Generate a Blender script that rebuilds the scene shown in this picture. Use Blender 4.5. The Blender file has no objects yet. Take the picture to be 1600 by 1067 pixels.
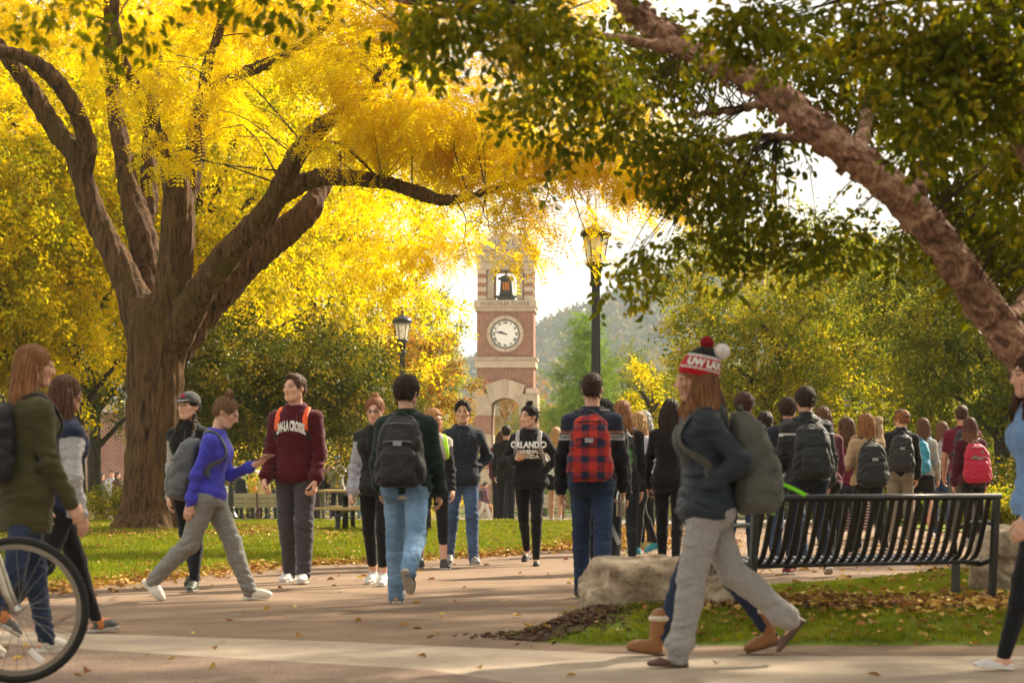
import bpy, bmesh, math, random
import numpy as np
from mathutils import Vector, Matrix, Euler

SC = bpy.context.scene
COL = SC.collection
R = math.radians
rng = np.random.default_rng(11)
random.seed(5)

# ---------------------------------------------------------------- camera
F = 3777.8            # focal length in pixels of the 1600 px wide photograph (85 mm on a 36 mm sensor)
CAMZ, HORIZ = 1.1, 718.0
cam_data = bpy.data.cameras.new('camera')
cam = bpy.data.objects.new('camera', cam_data); COL.objects.link(cam)
cam.location = (0, 0, CAMZ); cam.rotation_euler = (R(90), 0, 0)
cam_data.lens = 85; cam_data.sensor_width = 36
cam_data.shift_y = (HORIZ - 533.5) / 1600
cam_data.clip_start = 0.1; cam_data.clip_end = 6000
cam_data.dof.use_dof = True; cam_data.dof.focus_distance = 34; cam_data.dof.aperture_fstop = 4.5
SC.camera = cam
# ---------------------------------------------------------------- light
SUN_AZ, SUN_EL = R(46), R(35)      # clockwise from straight ahead: the sun stands behind the scene, to the right
world = bpy.data.worlds.new('World'); SC.world = world; world.use_nodes = True
wn = world.node_tree; wn.nodes.clear()
wo = wn.nodes.new('ShaderNodeOutputWorld'); wb = wn.nodes.new('ShaderNodeBackground')
sky = wn.nodes.new('ShaderNodeTexSky'); sky.sky_type = 'NISHITA'; sky.sun_disc = False
sky.sun_elevation = SUN_EL; sky.sun_rotation = SUN_AZ; sky.dust_density = 4.0; sky.air_density = 1.0
wtc = wn.nodes.new('ShaderNodeTexCoord')
wnz = wn.nodes.new('ShaderNodeTexNoise'); wnz.inputs['Scale'].default_value = 2.2; wnz.inputs['Detail'].default_value = 5
wmap = wn.nodes.new('ShaderNodeMapping'); wmap.inputs['Scale'].default_value = (1, 1, 2.6)
wn.links.new(wtc.outputs['Generated'], wmap.inputs['Vector']); wn.links.new(wmap.outputs[0], wnz.inputs['Vector'])
wr = wn.nodes.new('ShaderNodeValToRGB')
wr.color_ramp.elements[0].position = .3; wr.color_ramp.elements[0].color = (4.5, 4.15, 3.6, 1)
wr.color_ramp.elements[1].position = .7; wr.color_ramp.elements[1].color = (5.9, 5.45, 4.75, 1)
wn.links.new(wnz.outputs['Fac'], wr.inputs['Fac'])
wm = wn.nodes.new('ShaderNodeMix'); wm.data_type = 'RGBA'; wm.inputs['Factor'].default_value = .86   # a bright high cloud layer over the blue
wn.links.new(sky.outputs[0], wm.inputs['A']); wn.links.new(wr.outputs[0], wm.inputs['B'])
wn.links.new(wm.outputs['Result'], wb.inputs['Color']); wb.inputs['Strength'].default_value = .1
wn.links.new(wb.outputs[0], wo.inputs['Surface'])
sun_data = bpy.data.lights.new('sun', 'SUN'); sun = bpy.data.objects.new('sun', sun_data); COL.objects.link(sun)
sun_data.energy = 5.0; sun_data.angle = R(.8); sun_data.color = (1.0, .86, .66)
SDIR = Vector((math.sin(SUN_AZ) * math.cos(SUN_EL), math.cos(SUN_AZ) * math.cos(SUN_EL), math.sin(SUN_EL)))
sun.rotation_euler = SDIR.to_track_quat('Z', 'Y').to_euler()
vs = SC.view_settings
SC.display_settings.display_device = 'sRGB'
vs.view_transform = 'Standard'; vs.look = 'None'; vs.gamma = 1; vs.use_curve_mapping = False
vs.exposure = 1.46
SC.render.engine = 'CYCLES'
SC.cycles.use_denoising = True
SC.cycles.max_bounces = 8; SC.cycles.transparent_max_bounces = 12; SC.cycles.volume_bounces = 1
SC.cycles.caustics_reflective = False; SC.cycles.caustics_refractive = False

# ---------------------------------------------------------------- small helpers
def gz(y):
    "height of the ground at distance y: level, then falling gently towards the tower"
    return np.interp(y, [0, 40, 46, 54, 67, 90, 111, 200, 5000], [0, 0, -.06, -.23, -.57, -1.2, -1.78, -2.6, -2.6])
def P(px, py, d): return np.array([(px - 800) / F * d, d, CAMZ + (HORIZ - py) / F * d])
def PX(px, d): return (px - 800) / F * d

def tag(o, label=None, cat=None, group=None, kind=None):
    if label: o['label'] = label
    if cat: o['category'] = cat
    if group: o['group'] = group
    if kind: o['kind'] = kind
    return o
def link(name, mesh, parent=None, mat=None):
    o = bpy.data.objects.new(name, mesh); COL.objects.link(o)
    if parent is not None: o.parent = parent
    if mat is not None and mesh is not None and not mesh.materials: mesh.materials.append(mat)
    return o
def empty(name, loc=(0, 0, 0), rz=0.0):
    o = bpy.data.objects.new(name, None); COL.objects.link(o)
    o.location = loc; o.rotation_euler = (0, 0, rz); o.empty_display_size = .2
    return o
def copy_tree(o, parent=None):
    c = o.copy(); COL.objects.link(c)
    if parent is not None: c.parent = parent
    for ch in list(o.children): copy_tree(ch, c)
    return c
def mesh_from(name, V, Fc, smooth=False, mats=None, midx=None):
    m = bpy.data.meshes.new(name)
    V = np.asarray(V, dtype=np.float32).reshape(-1, 3)
    if isinstance(Fc, np.ndarray) and Fc.ndim == 2:
        nf, k = Fc.shape
        m.vertices.add(len(V)); m.vertices.foreach_set('co', V.ravel())
        m.loops.add(nf * k); m.loops.foreach_set('vertex_index', Fc.astype(np.int32).ravel())
        m.polygons.add(nf); m.polygons.foreach_set('loop_start', np.arange(0, nf * k, k, dtype=np.int32))
        m.update(calc_edges=True)
    else:
        m.from_pydata([tuple(v) for v in V], [], [tuple(f) for f in Fc])
    if smooth: m.polygons.foreach_set('use_smooth', np.ones(len(m.polygons), dtype=bool))
    for x in (mats or []): m.materials.append(x)
    if midx is not None: m.polygons.foreach_set('material_index', np.asarray(midx, dtype=np.int32))
    return m
def set_col(m, C):
    a = m.color_attributes.new('Col', 'FLOAT_COLOR', 'POINT')
    C = np.asarray(C, dtype=np.float32)
    if C.ndim == 1: C = np.tile(C, (len(m.vertices), 1))
    a.data.foreach_set('color', np.concatenate([C[:, :3], np.ones((len(C), 1), np.float32)], 1).ravel())

class MB:
    "collects boxes, tubes and lathes into one mesh"
    def __init__(s): s.V = []; s.Fc = []
    def add(s, V, Fc):
        b = len(s.V); s.V += [tuple(map(float, v)) for v in V]; s.Fc += [tuple(int(b + i) for i in f) for f in Fc]; return s
    def box(s, c, size, rz=0.0, bev=0.0, M=None):
        hx, hy, hz = [q / 2 for q in size]; ca, sa = math.cos(rz), math.sin(rz)
        if bev > 0:
            pts = []
            b = bev
            for z, k in ((-hz, b), (-hz + b, 0), (hz - b, 0), (hz, b)):
                for sx, sy in ((-1, -1), (1, -1), (1, 1), (-1, 1)): pts.append((sx * (hx - k), sy * (hy - k), z))
            fc = [(3, 2, 1, 0), (12, 13, 14, 15)]
            for r in range(3):
                for i in range(4): j = (i + 1) % 4; fc.append((r * 4 + i, r * 4 + j, r * 4 + 4 + j, r * 4 + 4 + i))
        else:
            pts = [(sx * hx, sy * hy, sz * hz) for sz in (-1, 1) for sx, sy in ((-1, -1), (1, -1), (1, 1), (-1, 1))]
            fc = [(3, 2, 1, 0), (4, 5, 6, 7), (0, 1, 5, 4), (1, 2, 6, 5), (2, 3, 7, 6), (3, 0, 4, 7)]
        out = []
        for x, y, z in pts:
            if M is not None: out.append(tuple(M @ Vector((x, y, z)) + Vector(c)))
            else: out.append((c[0] + ca * x - sa * y, c[1] + sa * x + ca * y, c[2] + z))
        return s.add(out, fc)
    def tube(s, pts, rad, n=8, cap=True, flat=None):
        pts = [np.asarray(p, float) for p in pts]; rad = [rad] * len(pts) if np.isscalar(rad) else rad
        V = []; up = np.array([.31, .17, .93])
        prevx = None
        for i, p in enumerate(pts):
            t = pts[min(i + 1, len(pts) - 1)] - pts[max(i - 1, 0)]; t = t / (np.linalg.norm(t) + 1e-9)
            x = (np.cross(up, t) if prevx is None else prevx - t * (prevx @ t)); x = x / (np.linalg.norm(x) + 1e-9); prevx = x
            y = np.cross(t, x)
            for k in range(n):
                a = 2 * math.pi * k / n; V.append(p + rad[i] * (math.cos(a) * x + math.sin(a) * y))
        Fc = [(i * n + k, i * n + (k + 1) % n, (i + 1) * n + (k + 1) % n, (i + 1) * n + k) for i in range(len(pts) - 1) for k in range(n)]
        if cap: Fc += [tuple(range(n - 1, -1, -1)), tuple(range((len(pts) - 1) * n, len(pts) * n))]
        return s.add(V, Fc)
    def lathe(s, prof, n=16, c=(0, 0, 0), cap=True):
        V = [(c[0] + r * math.cos(2 * math.pi * k / n), c[1] + r * math.sin(2 * math.pi * k / n), c[2] + z) for r, z in prof for k in range(n)]
        L = len(prof)
        Fc = [(i * n + k, i * n + (k + 1) % n, (i + 1) * n + (k + 1) % n, (i + 1) * n + k) for i in range(L - 1) for k in range(n)]
        if cap: Fc += [tuple(range(n - 1, -1, -1)), tuple(range((L - 1) * n, L * n))]
        return s.add(V, Fc)
    def build(s, name, mat=None, parent=None, smooth=False):
        m = mesh_from(name, s.V, s.Fc, smooth)
        return link(name, m, parent, mat)

# ---------------------------------------------------------------- materials
def nmat(name, rough=.7, spec=.3):
    m = bpy.data.materials.new(name); m.use_nodes = True; nt = m.node_tree; b = nt.nodes['Principled BSDF']
    b.inputs['Roughness'].default_value = rough; b.inputs['Specular IOR Level'].default_value = spec
    return m, nt, b
def nd(nt, t, **kw):
    n = nt.nodes.new(t)
    for k, v in kw.items():
        if k in n.inputs: n.inputs[k].default_value = v
        else: setattr(n, k, v)
    return n
def ramp(nt, fac, stops):
    r = nt.nodes.new('ShaderNodeValToRGB'); e = r.color_ramp.elements
    while len(e) < len(stops): e.new(.5)
    for i, (p, c) in enumerate(stops):
        e[i].position = p; e[i].color = (*c, 1)
    nt.links.new(fac, r.inputs['Fac']); return r.outputs['Color']
def mixc(nt, a, b, fac, mode='MIX'):
    m = nt.nodes.new('ShaderNodeMix'); m.data_type = 'RGBA'; m.blend_type = mode
    for s, v in (('A', a), ('B', b)):
        if isinstance(v, tuple): m.inputs[s].default_value = (*v, 1) if len(v) == 3 else v
        else: nt.links.new(v, m.inputs[s])
    if isinstance(fac, (int, float)): m.inputs['Factor'].default_value = fac
    else: nt.links.new(fac, m.inputs['Factor'])
    return m.outputs['Result']
def coords(nt, scale=(1, 1, 1), kind='Object', rot=(0, 0, 0)):
    t = nt.nodes.new('ShaderNodeTexCoord'); mp = nt.nodes.new('ShaderNodeMapping'); mp.inputs['Scale'].default_value = scale; mp.inputs['Rotation'].default_value = rot
    nt.links.new(t.outputs[kind], mp.inputs['Vector']); return mp.outputs[0]
def noise(nt, vec, scale, detail=4, rough=.55, dist=0):
    n = nd(nt, 'ShaderNodeTexNoise', Scale=scale, Detail=detail, Roughness=rough, Distortion=dist); nt.links.new(vec, n.inputs['Vector']); return n.outputs['Fac']
def bump(nt, b, h, strength=.4, dist=.02):
    n = nd(nt, 'ShaderNodeBump', Strength=strength, Distance=dist); nt.links.new(h, n.inputs['Height']); nt.links.new(n.outputs[0], b.inputs['Normal']); return n

def plain(name, col, rough=.6, spec=.3, metal=0.0, var=.12, nscale=9, bmp=0.0):
    m, nt, b = nmat(name, rough, spec); v = coords(nt)
    n = noise(nt, v, nscale)
    lo = tuple(c * (1 - var) for c in col); hi = tuple(min(1, c * (1 + var)) for c in col)
    nt.links.new(ramp(nt, n, [(.3, lo), (.7, hi)]), b.inputs['Base Color']); b.inputs['Metallic'].default_value = metal
    if bmp: bump(nt, b, noise(nt, v, nscale * 4), bmp, .01)
    return m
def cloth(name, rough=.85, spec=.15, sheen=.2, nscale=35, bmp=.25, var=.12, stretch=(1, 1, 1), crease=3.0):
    m, nt, b = nmat(name, rough, spec)
    a = nd(nt, 'ShaderNodeAttribute', attribute_name='Col')
    v = coords(nt, stretch); n = noise(nt, v, nscale, 5, .65)
    g = ramp(nt, n, [(.25, (1 - var,) * 3), (.75, (1 + var,) * 3)])
    nt.links.new(mixc(nt, a.outputs['Color'], g, 1.0, 'MULTIPLY'), b.inputs['Base Color'])
    b.inputs['Sheen Weight'].default_value = sheen
    if bmp:
        cr = noise(nt, coords(nt, (1, 1, 1.5)), 11, 4, .6, 1.6)
        ad = nd(nt, 'ShaderNodeMath', operation='MULTIPLY_ADD'); nt.links.new(cr, ad.inputs[0]); ad.inputs[1].default_value = crease; nt.links.new(n, ad.inputs[2])
        bump(nt, b, ad.outputs[0], bmp, .014)
    return m
M = {}
M['skin'] = cloth('skin', .5, .3, 0, 25, .06, .07, crease=0)
M['skin'].node_tree.nodes['Principled BSDF'].inputs['Subsurface Weight'].default_value = .12
M['skin'].node_tree.nodes['Principled BSDF'].inputs['Subsurface Radius'].default_value = (.012, .005, .003)
M['knit'] = cloth('knit_fabric', .9, .1, .12, 45, .45, .14)
M['denim'] = cloth('denim', .85, .12, .05, 28, .5, .28, (1, 1, .5))
M['nylon'] = cloth('nylon', .55, .25, .05, 22, .5, .12)
M['leather'] = cloth('shoe_material', .55, .3, 0, 40, .15, .1)
M['hair'] = cloth('hair', .62, .16, 0, 70, .6, .45, (1.4, 1.4, .13), 0)
M['black_metal'] = plain('black_painted_metal', (.016, .015, .015), .32, .5, 0, .3, 14)
M['grey_metal'] = plain('bare_metal', (.55, .53, .5), .3, .5, .9, .1)
M['rubber'] = plain('rubber', (.02, .019, .018), .75, .2)
M['letter'] = plain('white_lettering', (.72, .70, .66), .8, .1, 0, .08, 60)

def leafmat(name, cols, trans=.5, rough=.45, clump=.35, cscale=.6):
    "leaf with two faces: some light is reflected, some comes through; colour varies by sprig and by clump"
    m = bpy.data.materials.new(name); m.use_nodes = True; nt = m.node_tree; b = nt.nodes['Principled BSDF']
    oi = nt.nodes.new('ShaderNodeObjectInfo')
    geo = nt.nodes.new('ShaderNodeNewGeometry')
    n = noise(nt, geo.outputs['Position'], cscale, 3)
    mm = nd(nt, 'ShaderNodeMath', operation='MULTIPLY_ADD'); nt.links.new(n, mm.inputs[0]); mm.inputs[1].default_value = clump * 2; mm.inputs[2].default_value = -clump
    ad = nd(nt, 'ShaderNodeMath', operation='ADD'); nt.links.new(oi.outputs['Random'], ad.inputs[0]); nt.links.new(mm.outputs[0], ad.inputs[1])
    c = ramp(nt, ad.outputs[0], [((i + .5) / len(cols), q) for i, q in enumerate(cols)])
    nt.links.new(c, b.inputs['Base Color']); b.inputs['Roughness'].default_value = rough; b.inputs['Specular IOR Level'].default_value = .12
    tr = nt.nodes.new('ShaderNodeBsdfTranslucent'); nt.links.new(mixc(nt, c, (1.0, .95, .55), 1.0, 'MULTIPLY'), tr.inputs['Color'])
    mx = nd(nt, 'ShaderNodeMixShader', Fac=trans); nt.links.new(b.outputs[0], mx.inputs[1]); nt.links.new(tr.outputs[0], mx.inputs[2])
    nt.links.new(mx.outputs[0], nt.nodes['Material Output'].inputs['Surface'])
    return m
# ---------------------------------------------------------------- implicit surfaces meshed with surface nets
f32 = np.float32
def vec(*a): return np.array(a, dtype=float)
def unit(v): v = np.asarray(v, float); return v / (np.linalg.norm(v) + 1e-12)
def bb(pts, r):
    pts = np.asarray(pts, float); return pts.min(0) - r, pts.max(0) + r
def cone(a, b, ra, rb, k=0.0, op='u'):
    a = np.asarray(a, float); b = np.asarray(b, float); ab = b - a; L2 = max(float(ab @ ab), 1e-9)
    def fn(p):
        t = np.clip(((p - a) @ ab) / L2, 0, 1)
        q = p - a - t[:, None] * ab
        return np.sqrt((q * q).sum(1)) - (ra + (rb - ra) * t)
    return (fn, *bb([a, b], max(ra, rb)), k, op)
def ell(c, r, k=0.0, op='u', Mx=None):
    c = np.asarray(c, float); r = np.asarray(r, float)
    def fn(p):
        q = p - c
        if Mx is not None: q = q @ Mx          # columns of Mx are the local axes
        q = q / r; k0 = np.sqrt((q * q).sum(1)); q2 = q / r; k1 = np.sqrt((q2 * q2).sum(1)) + 1e-9
        return np.where(k0 < 1e-4, -r.min(), k0 * (k0 - 1) / k1)
    return (fn, c - r.max(), c + r.max(), k, op)
def rbox(c, h, rad, k=0.0, op='u', Mx=None):
    c = np.asarray(c, float); h = np.asarray(h, float) - rad
    def fn(p):
        q = p - c
        if Mx is not None: q = q @ Mx
        q = np.abs(q) - h
        return np.sqrt((np.maximum(q, 0) ** 2).sum(1)) + np.minimum(q.max(1), 0) - rad
    L = float(np.linalg.norm(h) + rad)
    return (fn, c - L, c + L, k, op)
def loft(o, X, Y, Z, ts, aa, bs, off=None, k=0.0, op='u', pw=2.0):
    "solid with an elliptic section whose half-width, half-depth and offset vary along the axis Z"
    o = np.asarray(o, float); ts = np.asarray(ts, float); aa = np.asarray(aa, float); bs = np.asarray(bs, float)
    off = np.zeros_like(ts) if off is None else np.asarray(off, float)
    def fn(p):
        q = p - o; t = q @ Z; a = np.interp(t, ts, aa); b = np.interp(t, ts, bs)
        u = q @ X / a; v = (q @ Y - np.interp(t, ts, off)) / b
        e = (np.abs(u) ** pw + np.abs(v) ** pw) ** (1 / pw)
        d = (e - 1) * np.minimum(a, b)
        return np.maximum(d, np.maximum(t - ts[-1], ts[0] - t))
    return (fn, *bb([o + Z * ts[0], o + Z * ts[-1]], max(aa.max(), bs.max() + np.abs(off).max())), k, op)
def ev(prims, p, marg=.1):
    D = np.full(len(p), 1e3)
    for fn, lo, hi, k, op in prims:
        m = np.nonzero(((p > lo - marg) & (p < hi + marg)).all(1))[0]
        if not len(m): continue
        d = fn(p[m]); a = D[m]
        if op == 's': d = -d
        if k > 0:
            h = np.maximum(k - np.abs(a - d), 0) / k; s = h * h * k * .25
            D[m] = np.minimum(a, d) - s if op == 'u' else np.maximum(a, d) + s
        else:
            D[m] = np.minimum(a, d) if op == 'u' else np.maximum(a, d)
    return D
_EDGES = [(a, b) for a in range(8) for b in range(8) if a < b and bin(a ^ b).count('1') == 1]
_CO = np.array([[(i >> 0) & 1, (i >> 1) & 1, (i >> 2) & 1] for i in range(8)])
def nets(prims, h, disp=None, amp=0.0):
    "mesh the zero level of the union; fine samples are taken only near the surface"
    us = [q for q in prims if q[4] == 'u']
    lo = np.min([q[1] for q in us], 0) - amp - 3 * h; hi = np.max([q[2] for q in us], 0) + amp + 3 * h
    B = 4; nb = np.ceil((hi - lo) / (h * B)).astype(int); n = nb * B
    g = np.stack(np.meshgrid(*[np.arange(k) for k in nb], indexing='ij'), -1).reshape(-1, 3)
    cc = lo + (g * B + (B - 1) / 2) * h
    Dc = ev(prims, cc, marg=B * h * 2.5)
    act = np.abs(Dc) < B * h * 1.25 + amp
    V = np.repeat(np.repeat(np.repeat(np.where(Dc < 0, -1e3, 1e3).astype(f32).reshape(nb), B, 0), B, 1), B, 2)
    ga = g[act] * B
    off = np.stack(np.meshgrid(*[np.arange(B)] * 3, indexing='ij'), -1).reshape(-1, 3)
    pi = (ga[:, None, :] + off[None]).reshape(-1, 3)
    pp = lo + pi * h
    d = ev(prims, pp, marg=max(.06, 3 * h))
    if disp is not None:
        near = np.abs(d) < amp + 2.5 * h
        d[near] += disp(pp[near])
    V[pi[:, 0], pi[:, 1], pi[:, 2]] = d
    S = V < 0
    cnt = sum(S[a:n[0] - 1 + a, b:n[1] - 1 + b, c:n[2] - 1 + c].astype(np.uint8) for a in (0, 1) for b in (0, 1) for c in (0, 1))
    cells = np.argwhere((cnt > 0) & (cnt < 8))
    ids = np.full(n - 1, -1, np.int32); ids[cells[:, 0], cells[:, 1], cells[:, 2]] = np.arange(len(cells))
    vals = [V[tuple((cells + _CO[i]).T)] for i in range(8)]
    acc = np.zeros((len(cells), 3)); num = np.zeros(len(cells))
    for a, b in _EDGES:
        va, vb = vals[a], vals[b]; m = (va < 0) != (vb < 0)
        t = np.where(m, va / np.where(m, va - vb, 1), 0)
        acc += m[:, None] * (_CO[a] + t[:, None] * (_CO[b] - _CO[a])); num += m
    verts = lo + h * (cells + acc / num[:, None])
    quads = []
    for ax in range(3):
        u, w = (ax + 1) % 3, (ax + 2) % 3
        sl0 = [slice(0, n[i]) for i in range(3)]; sl1 = list(sl0)
        sl0[ax] = slice(0, n[ax] - 1); sl1[ax] = slice(1, n[ax])
        s0 = S[tuple(sl0)]; s1 = S[tuple(sl1)]
        E = np.argwhere(s0 != s1)
        ok = (E[:, u] > 0) & (E[:, w] > 0) & (E[:, u] < n[u] - 1) & (E[:, w] < n[w] - 1) & (E[:, ax] < n[ax] - 1)
        E = E[ok]; flip = ~s0[tuple(E.T)]
        eu = np.zeros(3, int); eu[u] = 1; ew = np.zeros(3, int); ew[w] = 1
        q = np.stack([ids[tuple((E - eu - ew).T)], ids[tuple((E - ew).T)], ids[tuple(E.T)], ids[tuple((E - eu).T)]], 1)
        q[flip] = q[flip][:, ::-1]
        quads.append(q[(q >= 0).all(1)])
    return verts, np.concatenate(quads)
def trace(prims, o, d, dist=.5, off=.004):
    "walk from points o along d until the surface is off away"
    p = np.array(o, float); t = np.zeros(len(p)); d = np.asarray(d, float)
    for _ in range(40):
        q = ev(prims, p + d * t[:, None], .5)
        t = t + np.clip(q - off, -.02, .05) * .9
        t = np.clip(t, 0, dist)
    return p + d * t[:, None]
def wrinkle(p, sx, sz, seed=0.0):
    x, y, z = p[:, 0] * sx + seed, p[:, 1] * sx + seed * 1.7, p[:, 2] * sz
    a = np.sin(z * 1.0 + 1.6 * np.sin(x * .9 + .4 * z) + 1.3 * np.sin(y * 1.1 - .3 * z + seed))
    b = np.sin(z * 1.9 + 2.1 * np.sin(y * 1.3 + seed) - 1.2 * np.sin(x * 1.7 + .5 * z))
    return .62 * (1 - 2 * np.abs(a) ** .8) + .38 * b
# ---------------------------------------------------------------- people (local axes: forward -y, own left +x, up z)
FW = vec(0, -1, 0); UP = vec(0, 0, 1)
def rotx(v, deg):   # pitch: positive tips the top forward (towards -y)
    a = R(deg); c, s = math.cos(a), math.sin(a); x, y, z = v
    return vec(x, y * c - z * s, z * c + y * s) if False else vec(x, c * y - s * z, s * y + c * z)
def rotz(v, deg):
    a = R(deg); c, s = math.cos(a), math.sin(a); x, y, z = v
    return vec(c * x - s * y, s * x + c * y, z)
def limb_dir(pitch, side, abd):
    p, a = R(pitch), R(abd)
    return unit(vec(side * math.sin(a), -math.sin(p) * math.cos(a), -math.cos(p) * math.cos(a)))
FEM_T = ([-.05, -.02, .02, .06, .11, .17, .23, .275, .305, .325], [.088, .100, .094, .080, .070, .079, .086, .078, .05, .034], [.066, .072, .068, .059, .054, .062, .062, .052, .042, .034])
MALE_T = ([-.05, -.02, .02, .06, .11, .17, .23, .265, .295, .33], [.084, .094, .090, .084, .083, .092, .099, .090, .055, .037], [.064, .068, .066, .061, .060, .066, .068, .056, .045, .037])

def skeleton(sp):
    H = sp.get('H', 1.7); S = H / 1.75; J = {'H': H, 'S': S}
    hw = .047 * H if sp.get('sex', 'f') == 'f' else .046 * H
    lo = 9
    legs = sp.get('legs', ((12, 6, 0, 2), (-8, 10, 0, 2)))
    for n, s, lg in (('L', 1, legs[0]), ('R', -1, legs[1])):
        th, kn, ft, ab = lg[:4]; out = lg[4] if len(lg) > 4 else 8
        hip = vec(s * hw, 0, 0); k = hip + .245 * H * limb_dir(th, s, ab); a = k + .235 * H * limb_dir(th - kn, s, ab * .6)
        f = vec(0, -math.cos(R(ft)), math.sin(R(ft))); u = vec(0, math.sin(R(ft)), math.cos(R(ft)))
        f = rotz(f, s * out); u = rotz(u, s * out)
        J['hip' + n], J['knee' + n], J['ank' + n], J['ff' + n], J['fu' + n] = hip, k, a, f, u
        for q in (-.055, .1, .175): lo = min(lo, (a - u * .085 * S + f * q * S)[2] + (.0 if q < .12 else .012))
    sh = vec(0, 0, -lo)
    for n in 'LR':
        for q in ('hip', 'knee', 'ank'): J[q + n] = J[q + n] + sh
    J['pel'] = sh.copy()
    L = sp.get('lean', 3)
    J['Z'] = rotx(UP, L); J['Y'] = rotx(vec(0, 1, 0), L); J['X'] = vec(1, 0, 0)
    if sp.get('side_lean'):
        a = R(sp['side_lean']); J['Z'] = unit(J['Z'] + vec(math.tan(a), 0, 0)); J['X'] = unit(np.cross(J['Y'], J['Z']))
    tw = sp.get('twist', 0)
    def tp(x, y, t): return J['pel'] + J['X'] * x * H + J['Y'] * y * H + J['Z'] * t * H
    J['tp'] = tp
    male = sp.get('sex', 'f') == 'm'
    J['T'] = MALE_T if male else FEM_T
    shw = .096 if male else .086
    J['neck0'] = tp(0, .004, .292)
    J['head'] = J['neck0'] + J['Z'] * .052 * H + FW * .012 * H + UP * .050 * H + FW * (.0012 * H * max(0, sp.get('head', (0, 0))[1]))
    for n, s, am in (('L', 1, sp.get('arms', (('swing', 8, 12, 8),) * 2)[0]), ('R', -1, sp.get('arms', (('swing', 8, 12, 8),) * 2)[1])):
        sho = tp(s * shw, .004, .254); U, Fo = .168 * H, .142 * H
        if am[0] == 'swing':
            d1 = limb_dir(am[1], s, am[3]); d2 = limb_dir(am[1] + am[2], s, am[3] * .3 - 3)
            el = sho + U * d1; wr = el + Fo * d2; nrm = vec(-s, 0, 0)
        else:
            tgt = am[1]; w = tp(s * tgt[0], 0, .268) + FW * tgt[1] * H + UP * tgt[2] * H
            dv = w - sho; D = min(np.linalg.norm(dv), (U + Fo) * .995); dv = unit(dv); w = sho + dv * D
            pole = unit(am[3] if len(am) > 3 else vec(s * .7, .6, -.6)); pole = vec(pole[0], pole[1], pole[2]); pole = unit(pole - dv * (pole @ dv))
            ca = (U * U + D * D - Fo * Fo) / (2 * U * D); ca = max(-1, min(1, ca))
            el = sho + U * (ca * dv + math.sqrt(1 - ca * ca) * pole); wr = w; nrm = np.asarray(am[2] if len(am) > 2 and am[2] is not None else vec(-s, 0, 0), float)
        f = unit(wr - el); f = unit(f + (np.asarray(sp.get('hand_bend' + n, (0, 0, 0)), float)))
        nrm = unit(nrm - f * (nrm @ f)); b = -s * np.cross(f, nrm)
        J['sho' + n], J['elb' + n], J['wri' + n], J['hf' + n], J['hn' + n], J['hb' + n] = sho, el, wr, f, nrm, b
    yaw, pit = sp.get('head', (0, 0))
    hu = rotx(UP, pit); hb = rotx(vec(0, 1, 0), pit)
    J['hu'], J['hback'], J['hx'] = rotz(hu, yaw), rotz(hb, yaw), rotz(vec(1, 0, 0), yaw)
    J['hs'] = S ** .5 * (1.0 if male else .965)
    return J
def hp(J, x, f, u):   # point in the head: own left, forward, up (metres for a head of 0.23 m)
    k = J['hs']; return J['head'] + J['hx'] * x * k - J['hback'] * f * k + J['hu'] * u * k
def hand(w, f, n, b, S, curl=.45, thumb=1.0):
    out = []; r = .0088 * S
    def roll(a): return f * math.cos(a) + n * math.sin(a)
    for off, ln in ((-1.5, .058), (-.5, .072), (.5, .079), (1.5, .070)):
        base = w + b * off * .011 * S + f * .008 * S; kn = w + f * (.086 - abs(off) * .004) * S + b * off * .0185 * S
        out.append(cone(base, kn, .0155 * S, .0122 * S, .02))
        a = curl * .75 + (.05 if off < 0 else 0); p = kn; k = 0
        for seg, (q, rr) in enumerate(((.46, r * 1.02), (.30, r * .95), (.24, r * .85))):
            e = p + roll(a) * ln * q * 1.12 * S; out.append(cone(p, e, rr, rr * .92, .004)); p = e; a += curl * (1.1 if seg == 0 else .7)
    t0 = w + f * .022 * S + b * .02 * S; d1 = unit(f * .7 + b * .62 + n * .35); t1 = t0 + d1 * .046 * S
    d2 = unit(f * .9 + b * .12 * thumb + n * (.2 + .5 * curl)); t2 = t1 + d2 * .036 * S; t3 = t2 + unit(d2 + n * .2) * .018 * S
    out += [cone(t0, t1, .0155 * S, .0115 * S, .018), cone(t1, t2, .0112 * S, .0098 * S, .006), cone(t2, t3, .0096 * S, .0078 * S, .003)]
    out.append(cone(w - f * .02 * S, w + f * .02 * S, .025 * S, .024 * S, .02))
    return out
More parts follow.
